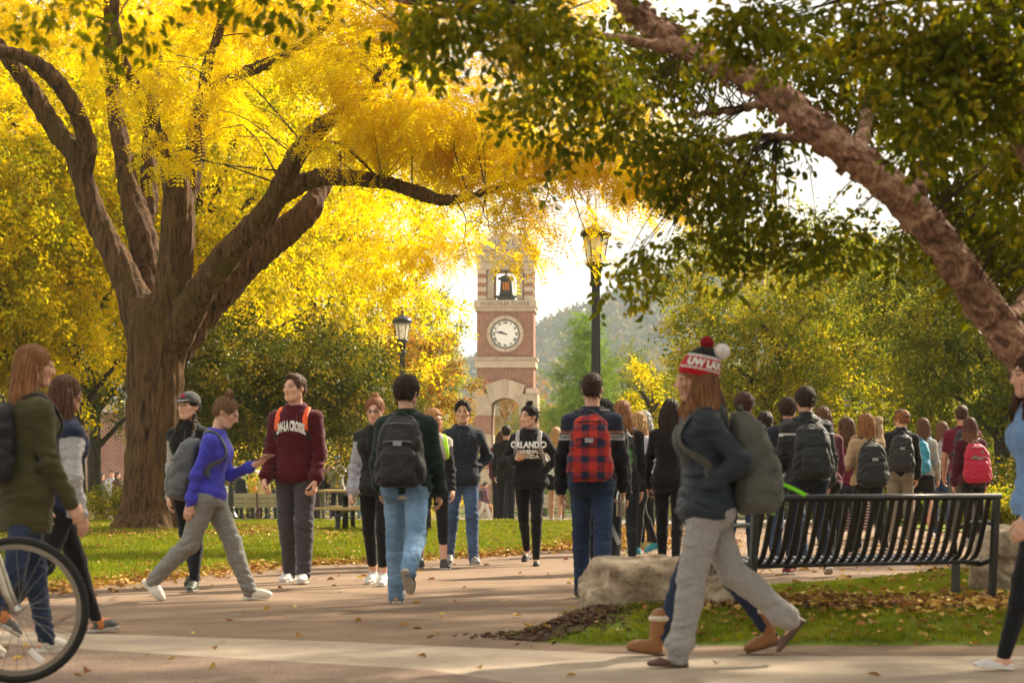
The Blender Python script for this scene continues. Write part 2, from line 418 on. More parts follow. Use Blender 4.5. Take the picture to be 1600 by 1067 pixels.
def head_prims(J, male):
    k = J['hs']; Hm = np.stack([J['hx'], -J['hback'], J['hu']], 1)
    E = lambda x, f, u, rx, rf, ru, kk=.02, op='u': ell(hp(J, x, f, u), vec(rx, rf, ru) * k, kk * k, op, Hm)
    C = lambda a, b, ra, rb, kk=.012: cone(hp(J, *a), hp(J, *b), ra * k, rb * k, kk * k)
    j = 1.0 if male else .9
    pr = [E(0, -.014, .032, .075, .095, .083, 0), E(0, .03, -.022, .060, .072, .083, .03),
          E(0, .062, -.086, .030 * j + .004, .030, .024, .03)]
    for s in (1, -1):
        pr += [C((s * .052, .0, -.055), (s * .02, .065, -.092), .020 * j, .016 * j, .03),       # jaw
               E(s * .042, .062, -.016, .022, .022, .018, .02),                                  # cheekbone
               E(s * .033, .105, .012, .017, .014, .011, .012, 's'),                             # eye socket
               E(s * .031, .088, .011, .0125, .012, .0105, .003),                                # eye
               C((s * .014, .098, .030), (s * .046, .082, .028), .0085, .006, .012)]             # brow
    pr += [C((0, .098, .020), (0, .116, -.026), .008, .0125, .012), E(.011, .103, -.030, .0085, .010, .008, .008), E(-.011, .103, -.030, .0085, .010, .008, .008),
           E(0, .094, -.053, .022, .011, .0058, .006), E(0, .094, -.0635, .018, .010, .0062, .005), E(0, .103, -.0585, .019, .01, .0018, .003, 's')]
    for s in (1, -1):
        pr += [E(s * .074, -.012, -.004, .010, .018, .030, .008)]
    return pr
def face_colour(J, V, C, skin, hairc, lip):
    k = J['hs']; q = V - J['head']; x = q @ J['hx'] / k; f = -(q @ J['hback']) / k; u = q @ J['hu'] / k
    skin = np.asarray(skin)
    def blend(mask, col):
        C[:] = C * (1 - mask[:, None]) + np.asarray(col) * mask[:, None]
    inf = (f > .03) & (np.abs(u) < .14) & (np.abs(x) < .12)
    blush = np.exp(-(((np.abs(x) - .042) / .02) ** 2 + ((u + .025) / .022) ** 2)) * inf * .35
    blend(blush, skin * np.array([1.08, .80, .75]))
    blend(np.exp(-((x / .015) ** 2 + ((u + .03) / .014) ** 2)) * inf * .35, skin * np.array([1.02, .78, .72]))
    blend((np.exp(-(((x / .023) ** 2 + ((u + .058) / .0095) ** 2) ** 2)) * (f > .06)) * .85, lip)
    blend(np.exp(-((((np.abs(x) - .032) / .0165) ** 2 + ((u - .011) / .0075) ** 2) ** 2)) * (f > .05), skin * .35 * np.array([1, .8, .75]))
    blend(np.exp(-((((np.abs(x) - .031) / .0075) ** 2 + ((u - .011) / .0065) ** 2) ** 2)) * (f > .05), (.02, .014, .01))
    blend(np.exp(-((((np.abs(x) - .034) / .022) ** 2 + ((u - .0335) / .0065) ** 2) ** 2)) * (f > .05) * .9, np.asarray(hairc) * .8)
def torso_loft(J, t0, t1, ease, k=0.0, prof=None, pw=2.2, hem=0.0, chest=0.0):
    T, A, B = [np.array(q) for q in J['T']]; H = J['H']
    ts = np.unique(np.concatenate([[t0, t1], T[(T > t0) & (T < t1)], [t0 + .012, t0 + .035]]))
    aa = np.interp(ts, T, A) * H + ease; bs = np.interp(ts, T, B) * H + ease
    if hem:
        w = np.exp(-((ts - t0 - .04) / .03) ** 2); aa += hem * w; bs += hem * w
    tight = np.exp(-((ts - .31) / .03) ** 2) * ease * .6; aa -= tight; bs -= tight
    return loft(J['pel'], J['X'], J['Y'], J['Z'], ts * H, aa, bs, None, k, 'u', pw)
def top_prims(J, sp, tp_):
    H, S = J['H'], J['S']; male = sp.get('sex', 'f') == 'm'
    ez = tp_.get('ease', .016); hem = tp_.get('hem', -.04); kind = tp_['kind']
    pr = []; arms = []
    pr.append(torso_loft(J, hem, .318 if kind != 'tank' else .29, ez, hem=tp_.get('puff', .012)))
    if not male:
        for s in (1, -1): pr.append(ell(J['tp'](s * .042, -.046, .205), vec(.046, .040, .045) * H * .9 + ez * .4, .05))
    slv = tp_.get('sleeve', 'long'); sr = tp_.get('sleeve_r', 1.0) * (1.1 if male else 1.0)
    for n in 'LR':
        a, b, c = J['sho' + n], J['elb' + n], J['wri' + n]; in_ = unit(J['tp'](0, 0, .262) - a)
        r0, r1, r2 = (.046 * S + ez * .45) * sr, (.037 * S + ez * .55) * sr, (.029 * S + ez * .55) * sr
        arms.append(cone(J['tp'](0, .004, .276), a, .040 * S, r0 * .97, .06))
        if slv == 'long':
            arms += [cone(a, b, r0, r1, .045), cone(b, c - (c - b) * .12, r1, r2 * 1.08, .03)]
            if kind in ('hoodie', 'sweater', 'jacket'):
                q = c - unit(c - b) * .05 * S; arms += [ell(q, vec(1, 1, 1) * r2 * 1.32, .03), cone(q, c + unit(c - b) * .004, r2 * .98, r2 * .92, .01)]
            else: arms.append(cone(c - (c - b) * .14, c, r2 * 1.05, r2 * .98, .01))
        elif slv == 'short':
            m = a + (b - a) * .62; arms.append(cone(a, m, r0, r1 * 1.16, .045))
    J['hull'] = list(pr)
    pr += arms
    if tp_.get('hood'):
        for ang in (-100, -65, -30, 0, 30, 65, 100):
            q = J['neck0'] + rotz(vec(0, .062, 0), ang) * S + UP * (.012 - .028 * (abs(ang) / 100) ** 2) * S + J['Z'] * .018 * S
            pr.append(ell(q, vec(.036, .036, .042) * S, .03))
        pr.append(ell(J['tp'](0, .052, .268), vec(.085, .045, .075) * S, .04)); pr.append(ell(J['tp'](0, .055, .24), vec(.05, .035, .06) * S, .03))
    if tp_.get('collar'):
        for ang in range(-150, 181, 30):
            q = J['neck0'] + rotz(vec(0, .056, 0), ang) * S + J['Z'] * .03 * S
            pr.append(cone(q - UP * .02, q + UP * tp_['collar'] * S, .017, .013, .02))
    if tp_.get('neck_open'):
        pr.append(ell(J['neck0'] + FW * .085 * S + J['Z'] * .0 * S - UP * .02 * S, vec(.04, .07, tp_['neck_open']) * S, .015, 's'))
    if tp_.get('open_front'):
        c0 = J['tp'](0, -.085, .02); pr.append(rbox(c0, (.05, .06, .4), .02, .02, 's'))
    return pr
def bottom_prims(J, sp, bt):
    H, S = J['H'], J['S']; male = sp.get('sex', 'f') == 'm'
    kind = bt['kind']; ez = {'sweats': .014, 'jeans': .009, 'leggings': .0015, 'capri': .0015, 'shorts': .016, 'chinos': .012, 'slim': .005}[kind] * bt.get('loose', 1)
    W = 1.0 if male else 1.04
    pr = [torso_loft(J, -.045, bt.get('waist', .065), .004 + ez * .55)]
    for n, s in (('L', 1), ('R', -1)):
        h, k, a = J['hip' + n], J['knee' + n], J['ank' + n]
        rt, rk, rc, ra = (.086 * W * S + ez), (.057 * S + ez * 1.05), (.054 * S + ez * 1.1), (.036 * S + ez * (1.5 if kind in ('jeans', 'chinos') else 1.25))
        sh = unit(a - k); back = unit(np.cross(sh, vec(1, 0, 0))); back = back if back[1] > 0 else -back
        pr.append(ell(J['tp'](s * .045, .036, -.022), vec(.052, .048, .056) * H * .98 + ez * .5, .04))
        pr.append(cone(J['pel'] + vec(0, 0, -.01), h, .07 * S, .075 * S, .04))
        if kind == 'shorts':
            m = h + (k - h) * bt.get('len', .45); pr.append(cone(h, m, rt * 1.02, rt * .93 + .01, .035)); continue
        pr += [cone(h, h + (k - h) * .5, rt, rt * .82, .03), cone(h + (k - h) * .5, k, rt * .82, rk, .02)]
        e = 1.0 if kind != 'capri' else bt.get('len', .55)
        c1 = k + (a - k) * .3 + back * .012 * S
        if e < .8:
            pr += [cone(k, c1, rk, rc, .02), cone(c1, k + (a - k) * e, rc, rc * .86, .01)]
        else:
            end = a + sh * (.005 if kind in ('leggings', 'sweats') else .03) * S
            pr += [cone(k, c1, rk, rc, .02), cone(c1, end, rc, ra, .02)]
            if kind == 'sweats' and bt.get('cuff', True): pr.append(ell(a - sh * .05 * S, vec(1, 1, .85) * ra * 1.32, .03)); pr.append(cone(a - sh * .03 * S, a + sh * .02 * S, ra * .9, ra * .86, .01))
    return pr
def shoe_prims(J, n, kind):
    S = J['S']; A, f, u = J['ank' + n], J['ff' + n], J['fu' + n]; x = np.cross(f, u)
    Hm = np.stack([x, f, u], 1); E = lambda q, p, w, r, k=.02: ell(A + f * q * S + u * p * S, vec(*r) * S, k * S, 'u', Hm)
    up = []
    up += [cone(A - u * .052 * S - f * .018 * S, A - u * .05 * S + f * .085 * S, .034 * S, .037 * S), E(.12, -.056, 0, (.038, .056, .027), .03), cone(A + f * .02 * S - u * .02 * S, A + f * .09 * S - u * .042 * S, .032 * S, .03 * S, .03)]
    if kind in ('sneaker', 'boot', 'slipper'): up.append(cone(A - u * .04 * S, A + u * {'sneaker': .008, 'boot': .15, 'slipper': -.012}[kind] * S, .039 * S, {'sneaker': .037, 'boot': .062, 'slipper': .035}[kind] * S, .02))
    if kind == 'boot': up.append(E(.09, -.05, 0, (.05, .085, .038), .03))
    if kind == 'croc': up += [E(.1, -.05, 0, (.048, .08, .036), .03)]
    if kind == 'flat': up = [cone(A - u * .06 * S - f * .03 * S, A - u * .06 * S + f * .1 * S, .031 * S, .033 * S), E(.13, -.064, 0, (.034, .05, .018), .02)]; up.append(ell(A - u * .025 * S + f * .03 * S, vec(.028, .062, .03) * S, .01, 's', Hm))
    base = A - u * .077 * S
    def cut(p): return (base - p) @ u
    ups = [(fn, lo, hi, k, op) for fn, lo, hi, k, op in up]
    far = (lambda p: -cut(p), A - .4, A + .4, 0.0, 's')
    ups.append(far)
    def sole(p):
        q = p - (A - u * .073 * S); v = q @ u; w = q - v[:, None] * u; t = np.clip((w @ f + .03 * S) / (.165 * S), 0, 1)
        r = np.sqrt(((w - f * (t * .165 * S - .03 * S)[:, None]) ** 2).sum(1)) - np.interp(t, [0, .3, .65, 1], [.035, .033, .043, .036]) * S * (1.1 if kind in ('croc', 'boot') else 1.0)
        th = {'flat': .006, 'croc': .014, 'boot': .011}.get(kind, .0115) * S
        return np.maximum(r, np.abs(v) - th)
    return ups, [(sole, A - .3, A + .3, 0.0, 'u')]
def hair_prims(J, hr, male):
    k = J['hs']; Hm = np.stack([J['hx'], -J['hback'], J['hu']], 1); st = hr[0]
    E = lambda x, f, u, rx, rf, ru, kk=.02, op='u': ell(hp(J, x, f, u), vec(rx, rf, ru) * k, kk * k, op, Hm)
    g = {'short': .010, 'buzz': .005, 'thick': .02, 'curly': .026}.get(st, .011)
    pr = [E(0, -.016, .036, .076 + g, .096 + g, .085 + g, 0)]
    if st in ('short', 'buzz', 'thick', 'curly'):
        pr += [E(0, -.052, -.015, .064 + g * .5, .055 + g * .6, .06, .02)]
        if st in ('short', 'buzz', 'thick'): pr += [E(0, .035, .098, .056, .058, .024 + g, .02)]
        pr += [E(0, .135, -.02, .085, .112, .126, .012, 's'), E(0, -.05, -.12, .12, .15, .062, .012, 's'), E(.078, -.01, -.02, .02, .025, .045, .01, 's'), E(-.078, -.01, -.02, .02, .025, .045, .01, 's')]
        return pr
    cutface = [E(0, .14, -.025, .066, .108, .104, .012, 's')]
    if st in ('bun', 'pony', 'braids'):
        pr += [E(0, -.055, -.02, .062, .055, .06, .025)] + cutface + [E(0, .135, -.01, .082, .092, .113, .012, 's')] + [E(0, -.05, -.125, .12, .15, .058, .012, 's'), E(.08, .02, -.03, .022, .03, .04, .01, 's'), E(-.08, .02, -.03, .022, .03, .04, .01, 's')]
        if st == 'bun':
            bf, bu = hr[2] if len(hr) > 2 else (-.055, .135)
            pr += [E(0, bf, bu, .036, .036, .03, .012), E(.012, bf - .01, bu + .018, .024, .022, .02, .01), E(-.016, bf + .012, bu + .012, .02, .02, .02, .01)]
        if st == 'pony':
            q = hp(J, 0, -.105, .05)
            for i in range(7):
                e = q + J['hback'] * (.022 - .006 * i) * 1.2 - UP * .042; pr.append(cone(q, e, .028 - abs(i - 2) * .002, .028 - abs(i - 1) * .002, .012)); q = e
        if st == 'braids':
            for s in (1, -1):
                q = hp(J, s * .062, .0, -.07)
                for i in range(11):
                    e = q + FW * (.016 if i < 5 else .002) - UP * .03 + vec(s * (.006 if i < 4 else -.001), 0, 0)
                    pr.append(ell(q, (.019, .019, .022), .006)); q = e
        return pr
    # long hair falling down the back, with optional locks in front of the shoulders
    ln = hr[2] if len(hr) > 2 else .30; wide = hr[3] if len(hr) > 3 else 1.0
    pr += [E(0, -.05, -.03, .078, .075, .09, .03)]
    for i, x in enumerate(np.linspace(-1, 1, 9)):
        q = hp(J, x * .070, -.045 - .035 * (1 - x * x), .0); L = ln * (1 - .12 * abs(x)) * (1 + .06 * math.sin(i * 2.3))
        wob = .012 * math.sin(i * 1.9)
        m = q + UP * (-L * .5) + vec(0, .03 * (1 - abs(x) * .6), 0) + J['hx'] * (x * .012 * wide + wob); e = q - UP * L + vec(0, .055 * (1 - abs(x) * .5), 0) + J['hx'] * (x * .028 * wide - wob)
        pr += [cone(q, m, .034, .031, .018), cone(m, e, .031, .018, .014)]
    if st == 'long_front':
        for s in (1, -1):
            for i in range(3):
                q = hp(J, s * (.066 + .006 * i), .012 - .02 * i, -.01); m = q - UP * .15 + FW * (.045 - .02 * i) + vec(s * .012, 0, 0); e = m - UP * (.17 + .03 * i) + FW * .012
                pr += [cone(q, m, .024, .026, .012), cone(m, e, .026, .012, .012)]
    pr += cutface
    pr.append(E(0, .11, -.12, .05, .085, .08, .02, 's'))
    return pr
def in_torso(J, V):
    q = V - J['pel']; return q @ J['X'] / J['H'], q @ J['Y'] / J['H'], q @ J['Z'] / J['H']
def seg_dist(p, a, b):
    ab = b - a; t = np.clip((p - a) @ ab / (ab @ ab), 0, 1); return np.linalg.norm(p - a - t[:, None] * ab, axis=1), t

def finish(name, V, Q, mat, parent, col):
    m = mesh_from(name, V, Q, True); set_col(m, col(V) if callable(col) else np.asarray(col, f32)); return link(name, m, parent, mat)

PEOPLE = []
def strands(J, ho, V, st, hc, d):
    "loose hairs that break the outline"
    r = np.random.default_rng(int(abs(J['head'][2]) * 1e5) % 9999); lng = st.startswith('long')
    n = 420 if lng else 190; P0 = V[r.integers(0, len(V), n)]; mb = MB(); w = .0011 + .00009 * d
    for p in P0:
        q = p - J['head']; out = unit(q * np.array([1, 1, .3]) + vec(0, 0, 1e-3)) if p[2] < J['head'][2] + .02 else unit(q)
        L = r.uniform(.07, .2) if lng else r.uniform(.015, .035)
        dn = unit(vec(0, 0, -1) * (1 if lng else .5) + np.cross(out, UP) * r.normal(0, .25) + out * r.uniform(.0, .16 if lng else .7))
        side = unit(np.cross(dn, out)) * w; a = p + out * .001; b = a + dn * L * .5 + out * r.uniform(.0, .012); c = a + dn * L + out * r.uniform(-.004, .016)
        mb.add([a - side, a + side, b + side, b - side, c], [(0, 1, 2, 3), (3, 2, 4)])
    o = mb.build('loose_hair', M['hair'], ho); o['kind'] = 'stuff'; f = r.uniform(.7, 1.9, n); set_col(o.data, np.repeat(hc[None] * f[:, None], 5, 0))
def person(px, d, heading, label, sp, group='students walking across campus', x=None):
    J = skeleton(sp); H, S = J['H'], J['S']; male = sp.get('sex', 'f') == 'm'
    X = PX(px, d) if x is None else x
    gzv = float(gz(d)) + sp.get('dz', 0)
    loc = Vector((X, d, gzv)); rz = R(heading)
    q = sp.get('q') or (.0055 if d < 16 else .007 if d < 26.5 else .010 if d < 36 else .02)
    skin = np.array(sp.get('skin', (.52, .29, .20))); hc = np.array(sp.get('hair', ('short', (.05, .03, .02)))[1])
    tp_, bt = sp['top'], sp['bottom']; shoes = sp.get('shoes', dict(kind='sneaker', col=(.3, .3, .3), sole=(.6, .58, .55)))
    # body: full size where skin shows, slimmer inside the clothes
    pr = head_prims(J, male)
    pr.append(cone(J['neck0'] - J['Z'] * .03 * S, hp(J, 0, -.018, -.055), (.058 if male else .047) * S, (.054 if male else .045) * S, .02))
    pr.append(torso_loft(J, -.02, .315, -.022))
    for n, s in (('L', 1), ('R', -1)):
        a, b, c = J['sho' + n], J['elb' + n], J['wri' + n]; bare = tp_.get('sleeve') in ('short', 'none')
        pr.append(cone(J['tp'](0, 0, .27), a, .04 * S, .038 * S, .03))
        if bare: pr += [cone(a, b, .045 * S, .036 * S, .03), cone(b, b + (c - b) * .3, .037 * S, .037 * S, .02), cone(b + (c - b) * .3, c, .037 * S, .025 * S, .02)]
        else: pr += [cone(a, b, .024 * S, .02 * S, .02), cone(b, c, .02 * S, .022 * S, .01)]
        pr += hand(c, J['hf' + n], J['hn' + n], J['hb' + n], S * (1.04 if male else .96), sp.get('curl' + n, .45))
        h, k, a2 = J['hip' + n], J['knee' + n], J['ank' + n]; lb = bt['kind'] in ('shorts', 'capri')
        sh = unit(a2 - k); back = unit(np.cross(sh, vec(1, 0, 0))); back = back if back[1] > 0 else -back
        if lb: c1 = k + sh * .28 * np.linalg.norm(a2 - k) + back * .014 * S; pr += [cone(J['pel'], h, .05, .06, .03), cone(h, k, .08 * S, .053 * S, .03), cone(k, c1, .05 * S, .054 * S, .02), cone(c1, a2, .052 * S, .034 * S, .02)]
        else: pr += [cone(J['pel'], h, .04, .045, .03), cone(h, k, .045 * S, .035 * S, .02), cone(k, a2, .035 * S, .032 * S, .02)]
        f, u = J['ff' + n], J['fu' + n]
        pr += [cone(a2, a2 - u * .05 * S, .034 * S, .03 * S, .01), cone(a2 - u * .045 * S - f * .03 * S, a2 - u * .06 * S + f * .12 * S, .026 * S, .02 * S, .02)]
    V, Q = nets(pr, q)
    C = np.tile(skin, (len(V), 1)).astype(float)
    face_colour(J, V, C, skin, hc, sp.get('lip', tuple(skin * np.array([.82, .5, .48]))))
    if d > 45: C[:] = C
    m = mesh_from('person', V, Q, True); set_col(m, C); m.materials.append(M['skin'])
    body = link('person', m); body.location = loc; body.rotation_euler = (0, 0, rz)
    tag(body, label, 'person', group)
    # clothes
    gq = q * 1.3
    T = top_prims(J, sp, tp_); fold = tp_.get('fold', .007)
    seed = float(rng.random() * 9)
    def dtop(p):
        tx, ty, tt = in_torso(J, p)
        w = .35 + .65 * np.exp(-((tt - .03) / .06) ** 2)
        for n in 'LR':
            dd, t = seg_dist(p, J['sho' + n], J['elb' + n]); w = np.maximum(w, np.exp(-((t - .92) / .22) ** 2) * (dd < .09))
            dd, t = seg_dist(p, J['elb' + n], J['wri' + n]); w = np.maximum(w, (dd < .08) * (.35 + .6 * t))
        return fold * w * (wrinkle(p, 13, 34, seed) + .4 * wrinkle(p, 27, 60, seed + 4))
    V, Q = nets(T, gq, dtop, fold * 1.2)
    top = finish(tp_.get('name', tp_['kind']), V, Q, M[tp_.get('mat', 'knit')], body, tp_['col'] if not callable(tp_['col']) else (lambda v: tp_['col'](J, v)))
    B = bottom_prims(J, sp, bt)
    if not bt.get('over'):
        t_cut = (tp_.get('hem', -.04) + .035) * H
        B.append((lambda p: t_cut - (p - J['pel']) @ J['Z'], J['pel'] - .5, J['pel'] + .5, 0.0, 's'))
    bf = {'sweats': .010, 'jeans': .009, 'chinos': .009, 'leggings': .002, 'capri': .002, 'shorts': .006, 'slim': .005}[bt['kind']]
    def dbot(p):
        w = np.full(len(p), .25)
        for n in 'LR':
            k, a, h = J['knee' + n], J['ank' + n], J['hip' + n]
            for c, rad, g in ((k, .13, .8), (a, .17, 1.0), (h, .13, .6)): w = np.maximum(w, g * np.exp(-((p - c) ** 2).sum(1) / rad ** 2))
        return bf * w * (wrinkle(p, 15, 38, seed + 2) + .4 * wrinkle(p, 30, 66, seed + 5))
    V, Q = nets(B, gq, dbot, bf * 1.2)
    bmat = M['denim' if bt['kind'] in ('jeans', 'slim') else 'knit'] if 'mat' not in bt else M[bt['mat']]
    botobj = finish({'jeans': 'jeans', 'slim': 'jeans', 'sweats': 'sweatpants', 'chinos': 'trousers'}.get(bt['kind'], bt['kind']), V, Q, bmat, body, bt['col'] if not callable(bt['col']) else (lambda v: bt['col'](J, v)))
    for n in 'LR':
        up, so = shoe_prims(J, n, shoes['kind'])
        V, Q = nets(up, gq * .8)
        s = finish('shoe' if shoes['kind'] != 'boot' else 'boot', V, Q, M['leather'], body, shoes['col'] if not callable(shoes['col']) else (lambda v: shoes['col'](J, v, n)))
        if d < 40:
            V, Q = nets(so, gq * .7); finish('sole', V, Q, M['leather'], s, shoes.get('sole', (.62, .6, .56)))
        if shoes['kind'] == 'boot' and 'cuff' in shoes:
            A, u = J['ank' + n], J['fu' + n]; V, Q = nets([cone(A + u * .145 * S + rotz(vec(0, .058, 0), a) * S, A + u * .15 * S + rotz(vec(0, .058, 0), a + 30) * S, .013, .013, .01) for a in range(0, 360, 30)], gq * .7); finish('fleece_cuff', V, Q, M['knit'], s, shoes['cuff'])
        if sp.get('socks'):
            A, u = J['ank' + n], unit(J['knee' + n] - J['ank' + n]); V, Q = nets([cone(A - u * .02, A + u * sp['socks'][0], .036 * S, .042 * S)], gq * .7); finish('sock', V, Q, M['knit'], body, sp['socks'][1])
    # hair and headwear
    hr = sp.get('hair', ('short', (.05, .03, .02)))
    if hr[0] != 'none':
        az = lambda p: np.arctan2((p - J['head']) @ J['hx'], (p - J['head']) @ J['hback'])
        def dh(p):
            if hr[0] == 'curly': return .007 * np.sin(p[:, 0] * 170) * np.sin(p[:, 1] * 160 + 1) * np.sin(p[:, 2] * 150)
            if hr[0].startswith('long'): return .0035 * np.sin(az(p) * 22 + 3 * np.sin(p[:, 2] * 14)) + .0025 * np.sin(az(p) * 47 + p[:, 2] * 20)
            return .0035 * np.sin(az(p) * 24 + p[:, 2] * 50 + 2 * np.sin(p[:, 0] * 70)) + .002 * np.sin(p[:, 2] * 190 + az(p) * 9) * np.sin(p[:, 0] * 170)
        V, Q = nets(hair_prims(J, hr, male), q * 1.05, dh, .008)
        hcol = hc
        def hf(v):
            n = .5 + .5 * np.sin(az(v) * 31 + 2 * np.sin(v[:, 2] * 12)); t = np.clip((J['head'][2] - v[:, 2]) / .4, 0, 1)
            tip = np.asarray(sp.get('hair_tip', hc * 1.35)); return (hc[None] * (1 - t[:, None]) + tip[None] * t[:, None]) * (.72 + .56 * n[:, None])
        ho = finish('hair', V, Q, M['hair'], body, hf)
        if d < 30: strands(J, ho, V, hr[0], hc, d)
    k = J['hs']; Hm = np.stack([J['hx'], -J['hback'], J['hu']], 1)
    if sp.get('cap'):
        cp = sp['cap']; fw = -1 if cp.get('backward') else 1
        E = lambda x, f, u, rx, rf, ru, kk=.01, op='u': ell(hp(J, x, f, u), vec(rx, rf, ru) * k, kk * k, op, Hm)
        V, Q = nets([E(0, -.012, .045, .092, .111, .098, 0), E(0, 0, -.07, .2, .2, .115, .006, 's')], q, None)
        c = finish('cap', V, Q, M['knit'], body, cp['col'])
        tilt = unit(-J['hback'] * fw - J['hu'] * .22); Hb = np.stack([J['hx'], tilt, unit(np.cross(J['hx'], tilt))], 1)
        V, Q = nets([ell(hp(J, 0, .095 * fw, .052), vec(.074, .10, .007) * k, 0, 'u', Hb), E(0, -.012, .045, .088, .107, .094, .004, 's')], q * .8, None)
        finish('cap_brim', V, Q, M['knit'], c, cp.get('brim', cp['col']))
        if cp.get('badge'):
            V, Q = nets([E(0, .092 * fw, .092, .02, .013, .018)], q * .8); finish('badge', V, Q, M['knit'], c, cp['badge'])
    if sp.get('glasses'):
        g = MB()
        for s in (1, -1):
            pts = [hp(J, s * (.033 + .021 * math.cos(a)), .106, .010 + .015 * math.sin(a)) for a in np.linspace(0, 2 * math.pi, 13)]; g.tube(pts, .0022, 5, False); g.tube([hp(J, s * .053, .104, .014), hp(J, s * .078, .0, .014)], .002, 5)
        g.tube([hp(J, .012, .108, .014), hp(J, -.012, .108, .014)], .002, 5); g.build('glasses', M['black_metal'], body, True)
    if sp.get('earring'):
        pass
    J.update(top=T, bottom=B, loc=loc, rz=rz, body=body, gq=gq, topobj=top, d=d, q=q, sp=sp)
    J['gq'] = gq
    garnish(J, top, botobj, tp_, bt, d)
    if sp.get('pack'): backpack(J, sp['pack'])
    if sp.get('text'):
        for tx in sp['text']: chest_text(J, **tx)
    PEOPLE.append(J)
    return J
def patch(J, prims, u, t, w, h, side, name, mat, col, parent, trap=1.0, n=9):
    "a sewn-on piece lying on the cloth: side 1 is the back, -1 the front"
    a = np.linspace(-1, 1, n); U, T = np.meshgrid(a, a); k = 1 - (1 - trap) * (T + 1) / 2
    st = J['pel'] + J['X'] * (u * J['H'] + U * w / 2 * k)[..., None] + J['Z'] * (t * J['H'] + T * h / 2)[..., None] + J['Y'] * side * .32
    st = st.reshape(-1, 3); e = np.maximum(np.abs(U), np.abs(T)).ravel(); pt = trace(prims, st, np.tile(-J['Y'] * side, (len(st), 1)), .5, .012)
    pt = pt - J['Y'] * side * np.where(e > .99, .012, 0)[:, None]
    i = np.arange(n - 1)[:, None] * n + np.arange(n - 1)[None]; Q = np.stack([i, i + 1, i + n + 1, i + n], -1).reshape(-1, 4)
    m = mesh_from(name, pt, Q if side < 0 else Q[:, ::-1], True); set_col(m, np.asarray(col, float)); return link(name, m, parent, M[mat])
def garnish(J, top, bot, tp_, bt, d):
    H = J['H']; c = tp_['col']; c = np.array([.02, .02, .02]) if callable(c) else np.array(c)
    if tp_['kind'] == 'hoodie' and tp_.get('hem', -.04) < -.03 and d < 26.5:
        patch(J, J['hull'], 0, .035, .30 * J['S'], .17 * J['S'], -1, 'kangaroo_pocket', 'knit', c * 1.12, top, .72)
        for s in (1, -1):
            pts = [J['pel'] + J['X'] * s * (.028 + .004 * math.sin(k)) * H + J['Z'] * (.275 - .012 * k) * H - J['Y'] * .3 for k in range(8)]
            o = MB().tube(trace(J['hull'], pts, np.tile(J['Y'], (8, 1)), .5, .005), .004, 5).build('drawstring', M['knit'], top, True); set_col(o.data, c * 1.5 + .02)
    if tp_['kind'] in ('jacket', 'vest') and d < 26.5:
        pts = [J['pel'] + J['Z'] * t * H - J['Y'] * .3 for t in np.linspace(tp_.get('hem', -.04) + .01, .28, 14)]
        o = MB().tube(trace(J['hull'], pts, np.tile(J['Y'], (14, 1)), .5, .001), .006, 5).build('zip', M['nylon'], top, True); set_col(o.data, (.06, .06, .065))
    if tp_.get('hemband'):
        V, Q = nets([torso_loft(J, -.066, -.03, .017)], J['gq']); finish('shirt_hem', V, Q, M['knit'], top, tp_['hemband'])
    if bt['kind'] == 'jeans' and d < 26.5 and tp_.get('hem', -.04) > -.05:
        bc = bt['col']; bc = np.array((.05, .08, .14)) if callable(bc) else np.array(bc)
        bc = bt['col'](J, np.array([J['tp'](0, .05, 0)]))[0] if callable(bt['col']) else bc
        for s in (1, -1):
            patch(J, J['bottom'][:9], s * .047, -.005, .115 * J['S'], .12 * J['S'], 1, 'back_pocket', 'denim', bc * .86, bot, 1.12)
def worn(J, o): o.location = J['loc']; o.rotation_euler = (0, 0, J['rz']); return o
def to_world(J, p):
    return np.array(Matrix.Translation(J['loc']) @ Matrix.Rotation(J['rz'], 4, 'Z') @ Vector(tuple(p)))

